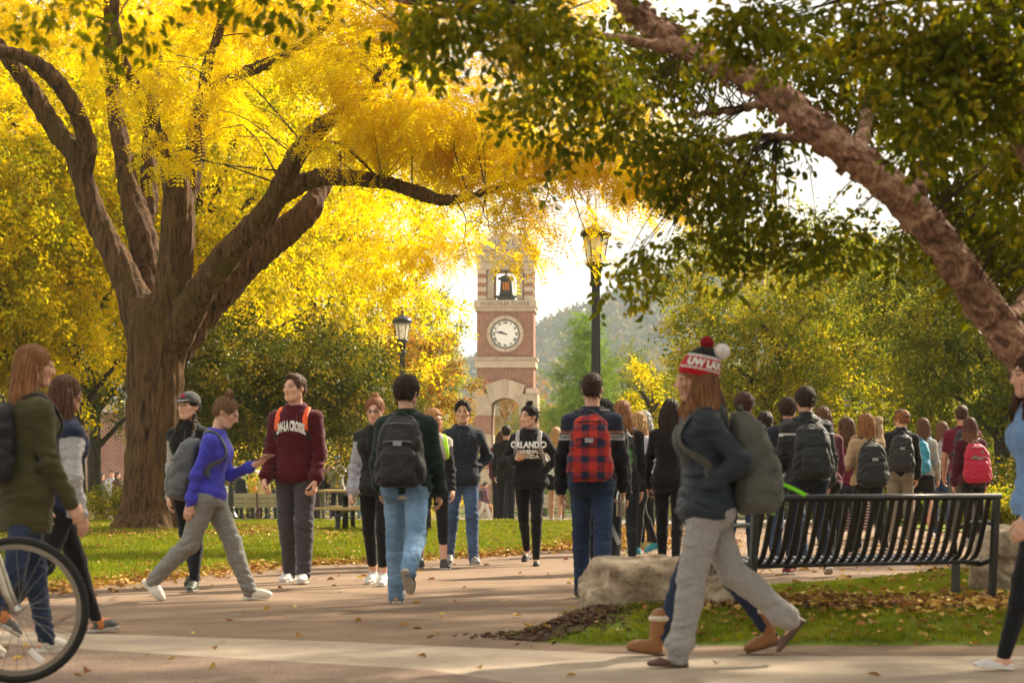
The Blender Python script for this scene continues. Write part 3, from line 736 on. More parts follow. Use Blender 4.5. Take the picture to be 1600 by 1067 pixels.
def ribbon(pts, nrm, w, th):
    m = MB(); V = []; n = len(pts)
    for i in range(n):
        t = unit(pts[min(i + 1, n - 1)] - pts[max(i - 1, 0)]); s = unit(np.cross(t, nrm[i])); nn = unit(np.cross(s, t))
        for a, b in ((-1, 0), (-.7, 1), (.7, 1), (1, 0)): V.append(pts[i] + s * a * w / 2 + nn * b * th)
    Fc = [(i * 4 + a, i * 4 + (a + 1) % 4, i * 4 + 4 + (a + 1) % 4, i * 4 + 4 + a) for i in range(n - 1) for a in range(4)]
    Fc += [(0, 1, 2, 3)[::-1], tuple((n - 1) * 4 + a for a in range(4))]
    return m.add(V, Fc)
def backpack(J, pk):
    H, S, sp = J['H'], J['S'], J['sp']; male = sp.get('sex', 'f') == 'm'
    w, h, dp = pk.get('size', (.30, .46, .18)); w, h, dp = w * .5, h * .5, dp * .5
    X, Y, Z = J['X'], J['Y'], J['Z']; Hm = np.stack([X, Y, Z], 1)
    back = J['T'][2][5] * H + sp['top'].get('ease', .016) + (.012 if sp['top'].get('hood') else 0)
    top_t = pk.get('top', .275); roll = pk.get('shift', 0)
    c = J['pel'] + Z * (top_t * H - h) + Y * (back + dp * .95) + X * roll
    q = J['q'] * 1.25
    droop = pk.get('droop', 0.0)
    ts = [-h, -h * .9, -h * .45, h * .35, h * .8, h]
    pr = [loft(c, X, Y, Z, ts, [w * .72, w * .93, w, w * .95, w * .74, w * .42], [dp * .75, dp * 1.0, dp * 1.05, dp * .92, dp * .66, dp * .35], [dp * .1, dp * .12, dp * .1, 0, -dp * .2, -dp * .4], 0, 'u', 3.2)]
    for s in (1, -1): pr.append(ell(c + X * s * w * .95 - Z * h * .55, vec(.03, dp * .62, h * .36), .02, 'u', Hm))
    seed = float(rng.random() * 9)
    V, Q = nets(pr, q, lambda p: .006 * wrinkle(p, 16, 22, seed), .008)
    def pcol(v):
        if callable(pk['col']): return pk['col'](J, v, c)
        return np.tile(np.asarray(pk['col'], float), (len(v), 1))
    root = finish('backpack', V, Q, M[pk.get('mat', 'nylon')], None, pcol); worn(J, root)
    tag(root, pk['label'], 'backpack', 'backpacks worn by the students')
    pcx = pk.get('pocket')
    if pcx is not None:
        V, Q = nets([loft(c + Y * dp * .95 - Z * h * .36, X, Y, Z, [-h * .52, -h * .4, h * .25, h * .48, h * .56], [w * .55, w * .74, w * .74, w * .6, w * .35], [dp * .3, dp * .42, dp * .4, dp * .25, dp * .1], [0, 0, 0, -.01, -.02], 0, 'u', 3)], q, lambda p: .004 * wrinkle(p, 20, 26, seed + 1), .005)
        finish('front_pocket', V, Q, M[pk.get('mat', 'nylon')], root, pcx)
        V, Q = nets([loft(c + Y * dp * .66 + Z * h * .42, X, Y, Z, [-h * .28, -h * .2, h * .15, h * .28], [w * .5, w * .66, w * .52, w * .3], [dp * .3, dp * .36, dp * .28, dp * .12], [0, 0, -.02, -.04], 0, 'u', 3)], q, lambda p: .004 * wrinkle(p, 20, 26, seed + 3), .005)
        finish('upper_pocket', V, Q, M[pk.get('mat', 'nylon')], root, pk.get('upper', pcx))
    zc = pk.get('trim')
    if zc is not None:
        for zz, ww in ((.74, .6), (.22, .66), (-.02, .6)):
            pts = [c + X * w * ww * math.sin(a) + Z * (h * zz + .05 * h * math.cos(a)) for a in np.linspace(-1.3, 1.3, 12)]
            pts = trace(pr, np.array([p_ + Y * .3 for p_ in pts]), np.tile(-Y, (len(pts), 1)), .5, .012 if zz < .5 else .003); tb = MB().tube(pts, .0055, 5); o = tb.build('zip', M['nylon'], root, True); set_col(o.data, zc)
    if pk.get('logo') is not None:
        lp = c + Y * dp * 1.32 + Z * h * .16
        lb = MB().box((0, 0, 0), (.065, .006, .035), bev=.002); o = lb.build('logo_patch', M['knit'], root); set_col(o.data, pk['logo'])
        q_ = trace(pr, [c + Y * .4 + Z * h * .20 + X * pk.get('logo_x', 0)], [-Y], .6, .02)[0]
        o.matrix_local = Matrix.Translation(Vector(q_)) @ Matrix(((X[0], Y[0], Z[0]), (X[1], Y[1], Z[1]), (X[2], Y[2], Z[2]))).to_4x4()
    hd = [c + Z * (h * .93) - Y * dp * .35 + X * .045 * math.cos(a) + Z * .05 * math.sin(a) for a in np.linspace(0, math.pi, 9)]
    o = MB().tube(hd, .009, 6).build('grab_handle', M['nylon'], root, True); set_col(o.data, pk.get('strap', pk['col'] if not callable(pk['col']) else (.03, .03, .03)))
    hull = J['hull'] + [cone(J['tp'](0, .004, .272), J['shoL'], .046 * S, .05 * S, .05), cone(J['tp'](0, .004, .272), J['shoR'], .046 * S, .05 * S, .05)]
    for s in pk.get('sides', (1, -1)):
        kp = [(.045, .30, .27, (0, 1, .25)), (.062, .04, .30, (0, .5, 1)), (.068, -.02, .30, (0, -.35, 1)), (.069, -.1, .262, (0, -1, .35)), (.069, -.1, .22, (0, -1, 0)), (.071, -.1, .165, (s * .15, -1, 0)), (.1, -.06, .12, (s, -.6, 0)), (.1, .02, .10, (s, .1, 0)), (.09, .08, .085, (s * .5, 1, 0))]
        kp[0] = (.04, .06, .285, (0, 1, .4))
        tt = np.linspace(0, len(kp) - 1, 26); A = np.array([(s * a * H, b * H, t * H, *unit(n)) for a, b, t, n in kp])
        I = np.stack([np.interp(tt, range(len(kp)), A[:, i]) for i in range(6)], 1)
        n_ = np.array([unit(X * v[3] + Y * v[4] + Z * v[5]) for v in I]); p_ = np.array([J['pel'] + X * v[0] + Y * v[1] + Z * v[2] for v in I])
        core = np.array([J['pel'] + X * v[0] * .96 + Z * min(v[2], .275 * H) for v in I])
        st = p_ * 0 + core + n_ * .24; pt = trace(hull, st, -n_, .26, .004)
        for _ in range(2): pt[1:-1] = pt[1:-1] * .5 + (pt[:-2] + pt[2:]) * .25
        o = ribbon(pt, n_, pk.get('strap_w', .052), .009).build('shoulder_strap', M['nylon'], root, False)
        set_col(o.data, pk.get('strap', pk['col'] if not callable(pk['col']) else (.03, .03, .03)))
        if pk.get('strap_lower') is not None:
            C = np.tile(np.asarray(pk.get('strap'), f32), (len(o.data.vertices), 1)); C[len(C) * 14 // 26:] = pk['strap_lower']; o.data.color_attributes.remove(o.data.color_attributes['Col']); set_col(o.data, C)
    J['pack'] = root; J['packc'] = (c, w, h, dp, X, Y, Z)
    return root
def text_mesh(s, size, font=None, bold=.0):
    cu = bpy.data.curves.new('t', 'FONT'); cu.body = s; cu.size = size; cu.align_x = 'CENTER'; cu.offset = bold; cu.resolution_u = 3
    o = bpy.data.objects.new('t', cu); COL.objects.link(o); bpy.context.view_layer.update()
    m = bpy.data.meshes.new_from_object(o.evaluated_get(bpy.context.evaluated_depsgraph_get())); bpy.data.objects.remove(o)
    bm = bmesh.new(); bm.from_mesh(m); bmesh.ops.triangulate(bm, faces=bm.faces[:])
    bmesh.ops.subdivide_edges(bm, edges=[e for e in bm.edges if e.calc_length() > .02], cuts=2, use_grid_fill=False); bmesh.ops.triangulate(bm, faces=bm.faces[:]); bm.to_mesh(m); bm.free()
    return m
def chest_text(J, s, t, size, arch=0.0, col=None, bold=.004, sx=1.0):
    m = text_mesh(s, size, bold=bold); n = len(m.vertices); co = np.zeros(n * 3, f32); m.vertices.foreach_get('co', co); co = co.reshape(-1, 3).astype(float)
    co[:, 0] *= sx
    u, v = co[:, 0], co[:, 1] + arch * (.01 - co[:, 0] ** 2)
    st = J['pel'] + J['X'] * u[:, None] + J['Z'] * (t * J['H'] + v)[:, None] - J['Y'] * .35
    pt = trace(J['top'], st, np.tile(J['Y'], (n, 1)), .5, .009)
    m.vertices.foreach_set('co', pt.astype(f32).ravel()); m.update()
    m.materials.clear(); link('lettering', m, J['topobj'], M['letter'])
def phone(J, n, label, col=(.02, .02, .022), bottle=False):
    S = J['S']; w, f, nn, b = J['wri' + n], J['hf' + n], J['hn' + n], J['hb' + n]
    c = w + f * .125 * S + nn * .024 * S
    o = MB().box((0, 0, 0), (.075, .15, .009), bev=.003).build('phone', plain('phone_case', col, .35, .5), None)
    lx, ly = unit(b), unit(f); lz = np.cross(lx, ly)
    Mx = Matrix(((lx[0], ly[0], lz[0]), (lx[1], ly[1], lz[1]), (lx[2], ly[2], lz[2]))).to_4x4()
    o.matrix_world = Matrix.Translation(J['loc']) @ Matrix.Rotation(J['rz'], 4, 'Z') @ Matrix.Translation(Vector(c)) @ Mx
    s = MB().box((0, 0, -.0048 if lz @ nn < 0 else .0048), (.066, .138, .0016)).build('screen', plain('phone_screen', (.03, .035, .045), .12, .6), o)
    tag(o, label, 'phone'); return o
# ---------------------------------------------------------------- ground, paths, lawns, hill
def concrete(name, a, b, speck, scale, crack=0.0):
    m, nt, bs = nmat(name, .85, .25); v = coords(nt)
    n1 = noise(nt, v, .9, 6, .6); n2 = noise(nt, v, scale, 3, .7); n3 = noise(nt, v, 6, 5, .65)
    c = ramp(nt, n1, [(.3, a), (.7, b)])
    c = mixc(nt, c, ramp(nt, n2, [(.35, (1 - speck,) * 3), (.65, (1 + speck,) * 3)]), 1, 'MULTIPLY')
    c = mixc(nt, c, ramp(nt, noise(nt, v, .33, 7, .7, 1.0), [(.34, (.70, .67, .65)), (.56, (1.06, 1.06, 1.05))]), .75, 'MULTIPLY')
    c = mixc(nt, c, ramp(nt, n3, [(.3, (.86, .84, .82)), (.6, (1.05, 1.05, 1.05))]), .8, 'MULTIPLY')
    if crack:
        dv = nd(nt, 'ShaderNodeTexNoise', Scale=2.2, Detail=5); nt.links.new(v, dv.inputs['Vector'])
        vm = nt.nodes.new('ShaderNodeMix'); vm.data_type = 'RGBA'; vm.inputs['Factor'].default_value = .16; nt.links.new(v, vm.inputs['A']); nt.links.new(dv.outputs['Color'], vm.inputs['B'])
        vo = nd(nt, 'ShaderNodeTexVoronoi', Scale=crack, feature='DISTANCE_TO_EDGE'); nt.links.new(vm.outputs['Result'], vo.inputs['Vector'])
        c = mixc(nt, c, ramp(nt, vo.outputs['Distance'], [(.0, (.45, .42, .4)), (.012, (1, 1, 1))]), .8, 'MULTIPLY')
    nt.links.new(c, bs.inputs['Base Color']); bump(nt, bs, n2, .35, .006); return m
M['path'] = concrete('path_concrete', (.17, .108, .066), (.225, .152, .098), .22, 90, .42)
M['strip'] = concrete('smooth_concrete', (.34, .27, .20), (.40, .325, .245), .08, 120)
M['aggregate'] = concrete('pebble_concrete', (.20, .135, .095), (.26, .18, .13), .5, 70)
M['plaza'] = concrete('pale_concrete', (.44, .40, .35), (.52, .48, .42), .06, 60)
M['soil'] = concrete('soil', (.045, .026, .014), (.085, .05, .028), .6, 40)
def grassmat(name, a, b, c):
    m, nt, bs = nmat(name, .8, .2); v = coords(nt)
    col = mixc(nt, ramp(nt, noise(nt, v, 1.3, 5), [(.3, a), (.7, b)]), ramp(nt, noise(nt, v, 40, 3), [(.3, (.7, .7, .7)), (.7, (1.2, 1.2, 1.1))]), 1, 'MULTIPLY')
    col = mixc(nt, col, c, ramp(nt, noise(nt, v, 3.1, 5, .7), [(.55, (0, 0, 0)), (.75, (.6, .6, .6))]))
    nt.links.new(col, bs.inputs['Base Color']); bump(nt, bs, noise(nt, v, 60, 3), .5, .03); return m
M['turf'] = grassmat('turf', (.11, .15, .005), (.15, .20, .006), (.17, .15, .016))
M['meadow'] = grassmat('meadow', (.06, .085, .015), (.09, .11, .02), (.12, .11, .03))

def sheet(name, rows, mat, z=0.0, nx=14, dy=.5, zf=None, kind='structure', far=None):
    "ground sheet given as rows of (distance, left, right)"
    ys = np.array([r[0] for r in rows]); L = [r[1] for r in rows]; Rr = [r[2] for r in rows]
    yy = np.unique(np.concatenate([ys, np.arange(ys[0], ys[-1], dy)]))
    xl, xr = np.interp(yy, ys, L), np.interp(yy, ys, Rr)
    t = np.linspace(0, 1, nx + 1)
    X = xl[:, None] + (xr - xl)[:, None] * t[None]; Y = np.repeat(yy[:, None], nx + 1, 1)
    Zv = gz(Y) + z
    if zf is not None: Zv = Zv + zf(X, Y)
    V = np.stack([X, Y, Zv], -1).reshape(-1, 3)
    i = np.arange(len(yy) - 1)[:, None] * (nx + 1) + np.arange(nx)[None]
    Q = np.stack([i, i + 1, i + nx + 2, i + nx + 1], -1).reshape(-1, 4)
    o = link(name, mesh_from(name, V, Q, True), None, mat); tag(o, kind=kind); return o
sheet('ground', [(-30, -60, 60), (130, -120, 120), (420, -420, 420), (2600, -2600, 2600)], M['meadow'], -.03, 24, 4)
sheet('pavement', [(-12, -14, 14), (48, -16, 40), (130, -46, 60)], M['path'], 0.0, 40, 2)
sheet('plaza', [(42.6, -16, 14), (56, -16, 24), (112, -24, 24)], M['plaza'], .006, 30, 2)
sheet('aggregate_paving', [(6, -8, .3), (11.9, -4, -.02), (12.6, -4, -.42), (13.6, -4.4, -1.9), (14.6, -4.8, -3.3)], M['aggregate'], .004, 10, .5)
sheet('concrete_band', [(8, 1.6, 12), (11.5, .32, 12), (11.9, -.02, 12), (12.6, -.42, 12), (13.45, -1.7, 12), (13.5, -1.8, .9), (14.6, -3.3, -1.1), (15.4, -4.4, -3.1), (15.8, -5, -4.6)], M['strip'], .005, 16, .3)
# left lawn
LAWN = [(15.5, -15, -6.6), (17.5, -15, -5.0), (19.15, -15, -4.06), (20.6, -15, -3.76), (24.9, -15, -2.37), (27.3, -15, -.36), (29.7, -15, .55), (36, -15, 1.25), (41.6, -15, 1.5)]
def lawn_edge(y): return np.interp(y, [r[0] for r in LAWN], [r[2] for r in LAWN])
def lawn_z(X, Y): return .03 * np.clip((lawn_edge(Y) - X) / .5, 0, 1) + .10 * np.exp(-(((X + 4.9) / 2.6) ** 2 + ((Y - 33.6) / 3.0) ** 2)) + .018 * np.clip((lawn_edge(Y) - X) / .12, 0, 1) - .006
sheet('left_lawn', LAWN, M['turf'], 0, 60, .35, lawn_z)
FARLAWN = [(56, -20, -1.5), (66, -22, -2.2), (78, -26, -5)]
sheet('far_lawn', FARLAWN, M['turf'], .03, 20, 1)
RLAWN = [(52, 1.9, 14), (58, 2.2, 18), (68, 2.6, 24)]
sheet('right_far_lawn', RLAWN, M['turf'], .03, 16, 1)
# raised bed on the right, with boulders and the bench
BED = [(14.3, .5, 12), (14.8, -.05, 12), (15.4, .05, 12), (16.4, .6, 12), (17.4, 1.35, 12), (18.2, 2.0, 12), (18.9, 2.5, 12), (20.0, 3.1, 12), (21.2, 4.1, 12), (22.0, 6, 12)]
BY = [r[0] for r in BED]
def bed_l(y): return np.interp(y, BY, [r[1] for r in BED])
def bed_z(X, Y):
    e = np.minimum(np.clip((Y - 14.3) / .9, 0, 1), np.clip((X - bed_l(Y)) / .6, 0, 1)); e = np.minimum(e, np.clip((22 - Y) / 2.2, 0, 1))
    return .165 * (e * e * (3 - 2 * e)) + .02 * np.minimum(1, e * 9) - .006
sheet('bed_lawn', BED, M['turf'], 0, 60, .2, bed_z)
sheet('soil_patch', [(14.6, .2, .42), (14.8, -.09, .5), (15.15, -.02, .6), (15.5, .22, .6)], M['soil'], .007, 10, .08, bed_z)
sheet('mulch_bed', [(15.05, 1.6, 12), (15.3, .9, 12), (15.9, 1.5, 12), (16.1, 1.9, 12)], M['soil'], .006, 30, .1, bed_z)
# far back: lawn strip and hedge side to the right of the crowd's path
RB = [(36.5, 6.4, 20), (44, 6.6, 24), (50, 7, 30)]
sheet('right_lawn', RB, M['turf'], .02, 16, 1)

# wooded bluff in the haze
def hill_h(X, Y):
    rx = np.interp(X, [-500, -120, -40, 0, 20, 45, 70, 95, 140, 220, 400], [10, 18, 30, 46, 56, 66, 76, 82, 88, 96, 90])
    a = np.exp(-((Y - 1080) / 240) ** 2)
    return -2.6 + rx * a * 1.02
gx, gy = np.meshgrid(np.linspace(-420, 420, 180), np.linspace(640, 1250, 90)); hz = hill_h(gx, gy)
hz = hz + np.random.default_rng(3).normal(0, .5, hz.shape)
i = np.arange(89)[:, None] * 180 + np.arange(179)[None]
hill = link('hill', mesh_from('hill', np.stack([gx, gy, hz], -1).reshape(-1, 3), np.stack([i, i + 1, i + 181, i + 180], -1).reshape(-1, 4), True), None, grassmat('bluff', (.05, .055, .02), (.08, .07, .022), (.10, .08, .03)))
tag(hill, kind='structure')

# autumn haze that pales the bluff: one closed box of thin even air
hm = bpy.data.materials.new('haze_air'); hm.use_nodes = True; hn = hm.node_tree; hn.nodes.clear()
ho = hn.nodes.new('ShaderNodeOutputMaterial'); pv = hn.nodes.new('ShaderNodeVolumePrincipled')
pv.inputs['Color'].default_value = (.82, .92, 1.0, 1); pv.inputs['Density'].default_value = .00026; pv.inputs['Anisotropy'].default_value = -.1
hn.links.new(pv.outputs[0], ho.inputs['Volume'])
haze = MB().box((0, 640, 60), (5600, 4400, 134)).build('haze', hm); tag(haze, kind='stuff')
# ---------------------------------------------------------------- leaves and trees
def leaf_blade(c, d, n, L, W, fold=.25, drop=.2):
    "one leaf: six corners folded along the midrib; returns verts and two quads"
    d = unit(d); s = unit(np.cross(d, n)); nn = np.cross(s, d)
    a = c; m1 = c + d * L * .42 - nn * fold * 0; tip = c + d * L - nn * L * drop
    return [a, c + d * L * .38 + s * W / 2 + nn * W * fold, tip, c + d * L * .38 - s * W / 2 + nn * W * fold], [(0, 1, 2, 3)]
def leaf_blade6(c, d, n, L, W, fold=.2, drop=.2):
    d = unit(d); s = unit(np.cross(d, n)); nn = np.cross(s, d)
    mid = c + d * L * .55 - nn * L * drop * .35; tip = c + d * L - nn * L * drop
    V = [c, c + d * L * .25 + s * W * .42 + nn * W * fold, c + d * L * .6 + s * W * .42 + nn * W * fold - nn * L * drop * .4, tip, c + d * L * .6 - s * W * .42 + nn * W * fold - nn * L * drop * .4, c + d * L * .25 - s * W * .42 + nn * W * fold, mid]
    return V, [(0, 1, 2, 6), (6, 2, 3), (6, 3, 4), (0, 6, 4, 5)]
def sprig(kind, seed, L=.07, W=.035, n=9, span=.32):
    r = np.random.default_rng(seed); V = []; Fc = []
    def add(v, f):
        b = len(V); V.extend(v); Fc.extend([tuple(b + i for i in q) for q in f])
    if kind == 'locust':          # feathery compound leaves drooping from a twig along +x
        for j in range(4):
            base = vec(span * (j / 4), 0, 0) + r.normal(0, .01, 3); az = r.uniform(-1.5, 1.5); d = unit(vec(.7, math.sin(az), -.25 + r.uniform(-.35, .4)))
            side = unit(np.cross(d, vec(0, 0, 1))); up = np.cross(side, d)
            for k in range(7):
                c = base + d * (.03 + .022 * k) - vec(0, 0, .0022 * k * k)
                for s in (1, -1):
                    dd = unit(d * .55 + s * side + up * r.uniform(-.35, .25)); add(*leaf_blade(c, dd, up + r.normal(0, .3, 3), L * r.uniform(.8, 1.15), W, .1, .1))
    elif kind == 'needle':        # short shoots with flat tufts
        for j in range(n):
            base = vec(span * j / n, 0, 0) + r.normal(0, .012, 3)
            for k in range(5):
                a = r.uniform(0, 6.28); dd = unit(vec(.35, math.cos(a), .5 * math.sin(a) + .2)); add(*leaf_blade(base, dd, vec(0, 0, 1) + r.normal(0, .3, 3), L * r.uniform(.7, 1.2), W, .1, .15))
    else:
        for j in range(n):
            t = j / n; a = r.uniform(0, 6.28)
            base = vec(span * t, 0, 0) + vec(0, math.cos(a), math.sin(a)) * span * r.uniform(0, .28)
            dd = unit(vec(r.uniform(.1, .9), math.cos(a), math.sin(a) * .6 - .35)); nn = vec(0, 0, 1) + r.normal(0, .45, 3)
            add(*(leaf_blade6 if kind == 'broad' else leaf_blade)(base, dd, nn, L * r.uniform(.65, 1.2), W * r.uniform(.85, 1.15), .16, r.uniform(.05, .3)))
    return np.array(V), Fc
_NG = {}
def scatter_group(nv):
    "nodes: the last vertices of the mesh are points; a few sprigs stored beside them are placed on the points"
    if nv in _NG: return _NG[nv]
    ng = bpy.data.node_groups.new('leaf_scatter', 'GeometryNodeTree')
    ng.interface.new_socket('Geometry', in_out='INPUT', socket_type='NodeSocketGeometry'); ng.interface.new_socket('Geometry', in_out='OUTPUT', socket_type='NodeSocketGeometry')
    N_ = ng.nodes.new; Lk = ng.links.new
    gi, go = N_('NodeGroupInput'), N_('NodeGroupOutput')
    def attr(nm, ty):
        a = N_('GeometryNodeInputNamedAttribute'); a.data_type = ty; a.inputs['Name'].default_value = nm; return [s for s in a.outputs if s.enabled][0]
    vi = attr('variant', 'INT')
    def pick(val):
        c = N_('FunctionNodeCompare'); c.data_type = 'INT'; c.operation = 'EQUAL'
        ins = [s for s in c.inputs if s.enabled]; Lk(vi, ins[0]); ins[1].default_value = val
        s = N_('GeometryNodeSeparateGeometry'); s.domain = 'POINT'; Lk(gi.outputs[0], s.inputs[0]); Lk(c.outputs[0], s.inputs['Selection']); return s.outputs[0]
    g2i = N_('GeometryNodeGeometryToInstance')
    for k in range(nv - 1, -1, -1): Lk(pick(k + 1), g2i.inputs[0])
    io = N_('GeometryNodeInstanceOnPoints'); Lk(pick(0), io.inputs['Points']); Lk(g2i.outputs[0], io.inputs['Instance'])
    io.inputs['Pick Instance'].default_value = True
    Lk(attr('pick', 'INT'), io.inputs['Instance Index']); Lk(attr('rot', 'FLOAT_VECTOR'), io.inputs['Rotation']); Lk(attr('scl', 'FLOAT'), io.inputs['Scale'])
    Lk(io.outputs[0], go.inputs[0])
    _NG[nv] = ng; return ng
def scatter(name, parent, pts, dirs, scl, sprigs, mat, roll=None, kind='stuff', seed=0):
    r = np.random.default_rng(seed + 17)
    pts = np.asarray(pts, float); n = len(pts); dirs = np.asarray(dirs, float)
    V = [pts]; Fc = []; var = [np.zeros(n, np.int32)]; b = n
    for k, (sv, sf) in enumerate(sprigs):
        V.append(sv); Fc += [tuple(b + i for i in f) for f in sf]; var.append(np.full(len(sv), k + 1, np.int32)); b += len(sv)
    m = bpy.data.meshes.new(name); m.from_pydata(np.concatenate(V).tolist(), [], Fc); tot = len(m.vertices)
    yaw = np.arctan2(dirs[:, 1], dirs[:, 0]); pit = -np.arcsin(np.clip(dirs[:, 2] / (np.linalg.norm(dirs, axis=1) + 1e-9), -1, 1))
    rl = r.uniform(-.6, .6, n) if roll is None else roll
    rot = np.zeros((tot, 3), f32); rot[:n] = np.stack([rl, pit, yaw], 1)
    sc = np.ones(tot, f32); sc[:n] = scl
    pk = np.zeros(tot, np.int32); pk[:n] = r.integers(0, len(sprigs), n)
    for nm, ty, arr, at in (('rot', 'FLOAT_VECTOR', rot, 'vector'), ('scl', 'FLOAT', sc, 'value'), ('pick', 'INT', pk, 'value'), ('variant', 'INT', np.concatenate(var), 'value')):
        a = m.attributes.new(nm, ty, 'POINT'); a.data.foreach_set(at, arr.ravel())
    m.materials.append(mat); o = link(name, m, parent)
    md = o.modifiers.new('leaves', 'NODES'); md.node_group = scatter_group(len(sprigs))
    if kind: o['kind'] = kind
    return o
def barkmat(name, dark, light, moss=None, zs=.22, sc=26, strength=.9):
    m, nt, b = nmat(name, .9, .15); v = coords(nt, (1, 1, zs)); n = noise(nt, v, sc, 6, .62, 1.2)
    n2 = noise(nt, coords(nt), 1.7, 4)
    c = ramp(nt, n, [(.32, dark), (.62, light)])
    if moss: c = mixc(nt, c, moss, ramp(nt, n2, [(.5, (0, 0, 0)), (.7, (.7, .7, .7))]))
    nt.links.new(c, b.inputs['Base Color']); bump(nt, b, n, strength, .05); return m
M['bark'] = barkmat('ridged_bark', (.012, .006, .003), (.155, .085, .040), (.085, .06, .012), .13, 19, 1.0)
M['bark2'] = barkmat('grey_bark', (.03, .024, .018), (.10, .08, .06))
M['twig'] = plain('twig_bark', (.05, .035, .025), .9, .1)
def trunk_mesh(name, limbs, parent, mat, h, ridge=.012, k=.12):
    pr = []
    for pts in limbs:
        for (a, ra), (b, rb) in zip(pts[:-1], pts[1:]): pr.append(cone(a, b, ra, rb, k * min(1.0, (ra + rb) * 2.2)))
    def dsp(p): return ridge * (.6 * np.sin(p[:, 0] * 38 + 2.5 * np.sin(p[:, 2] * 2.1)) * np.sin(p[:, 1] * 36 + 2 * np.sin(p[:, 2] * 2.6 + 1)) + .5 * wrinkle(p, 5, 3.1))
    V, Q = nets(pr, h, dsp, ridge * 1.3)
    return link(name, mesh_from(name, V, Q, True), parent, mat)
def smooth_path(pts, n):
    pts = np.array(pts, float); t = np.linspace(0, len(pts) - 1, n); out = []
    for v in t:
        i = min(int(v), len(pts) - 2); u = v - i; p0 = pts[max(i - 1, 0)]; p1 = pts[i]; p2 = pts[i + 1]; p3 = pts[min(i + 2, len(pts) - 1)]
        out.append(.5 * ((2 * p1) + (p2 - p0) * u + (2 * p0 - 5 * p1 + 4 * p2 - p3) * u * u + (3 * p1 - p0 - 3 * p2 + p3) * u ** 3))
    return np.array(out)
def blob_points(r, c, rad, n, shell=.55, clump=0, cs=.2):
    "points in an ellipsoid, denser towards its rim"
    u = r.normal(0, 1, (n, 3)); u /= np.linalg.norm(u, axis=1)[:, None]
    q = r.uniform(shell ** 3, 1, n) ** (1 / 3)
    q = np.where(r.random(n) < .35, r.uniform(.1, 1, n), q)
    p = np.asarray(c) + u * q[:, None] * np.asarray(rad)
    if clump:                          # gather the points into small bunches with gaps between them
        k = r.integers(0, max(1, n // clump), n); p = p[k] + r.normal(0, 1, (n, 3)) * cs * np.array([1, 1, .8]); u = u[k]
    return p, u
def twigs(name, parent, segs, mat, n=5):
    mb = MB()
    for pts, r0, r1 in segs: mb.tube(pts, list(np.linspace(r0, r1, len(pts))), n, False)
    o = mb.build(name, mat, parent, True); o['kind'] = 'stuff'; return o
def far_tree(name, label, px, d, w, h, base, leaf, sprigs, n, bark, seed, scale=1.0, shape='round', group=None, lo=.18, trunk_r=.16, x=None, z0=None, twig_n=16, cat='tree'):
    r = np.random.default_rng(seed); X = PX(px, d) if x is None else x
    g = float(gz(d)) if z0 is None else z0
    root = empty(name, (X, d, g)); tag(root, label, cat, group)
    limbs = []; top = h * .82
    tr = [(vec(0, 0, -.1), trunk_r * 1.25), (vec(r.normal(0, .05), 0, h * .25), trunk_r), (vec(r.normal(0, .12), r.normal(0, .1), h * .55), trunk_r * .62), (vec(r.normal(0, .2), r.normal(0, .1), top), trunk_r * .2)]
    limbs.append(tr)
    cl = []; nb = 26
    for i in range(nb):
        t = (i + .5) / nb
        if shape == 'round':
            z = lo + (1 - lo) * t; rr = math.sin(math.pi * min(1, .16 + .84 * (1 - t) ** .8)) ** .7 if t > .3 else .72 + .28 * t / .3
        elif shape == 'cone': z = lo + (1 - lo) * t; rr = (1 - t) ** .8 + .06
        else: z = lo + (1 - lo) * t; rr = 1.0 if t < .8 else .75
        a = i * 2.4 + r.uniform(-.4, .4); k = rr * r.uniform(.45, .8) if shape != 'cone' else rr * .62
        c = vec(math.cos(a) * w / 2 * k, math.sin(a) * w / 2 * k, z * h)
        rad = vec(1, 1, .72) * w * r.uniform(.17, .27) * (rr * .6 + .4) if shape != 'cone' else vec(w * .24 * rr + .12, w * .24 * rr + .12, h * .022)
        cl.append((c, rad))
        if i % 2 == 0 and t < .85: limbs.append([(vec(0, 0, max(h * .12, c[2] - w * .22)), trunk_r * .5), (c * vec(.55, .55, 1) - vec(0, 0, w * .06), trunk_r * .3), (c, trunk_r * .12)])
    trunk_mesh('trunk', limbs, root, bark, max(.035, trunk_r * .28), .01)
    P_, D_ = [], []
    vol = np.array([q[1].prod() ** .6 for q in cl]); cnt = (n * vol / vol.sum()).astype(int)
    for (c, rad), k in zip(cl, cnt):
        p, u = blob_points(r, c, rad, k, .55, 9, .035 * w); P_.append(p); D_.append(unit_rows(u * vec(1, 1, .5) + r.normal(0, .5, u.shape) + vec(0, 0, -.15)))
    pts = np.concatenate(P_); dr = np.concatenate(D_); ok = pts[:, 2] > .05
    scatter('crown', root, pts[ok], dr[ok], (r.uniform(.75, 1.3, len(pts)) * scale)[ok], sprigs, leaf, seed=seed)
    return root
def unit_rows(a): return a / (np.linalg.norm(a, axis=1)[:, None] + 1e-9)

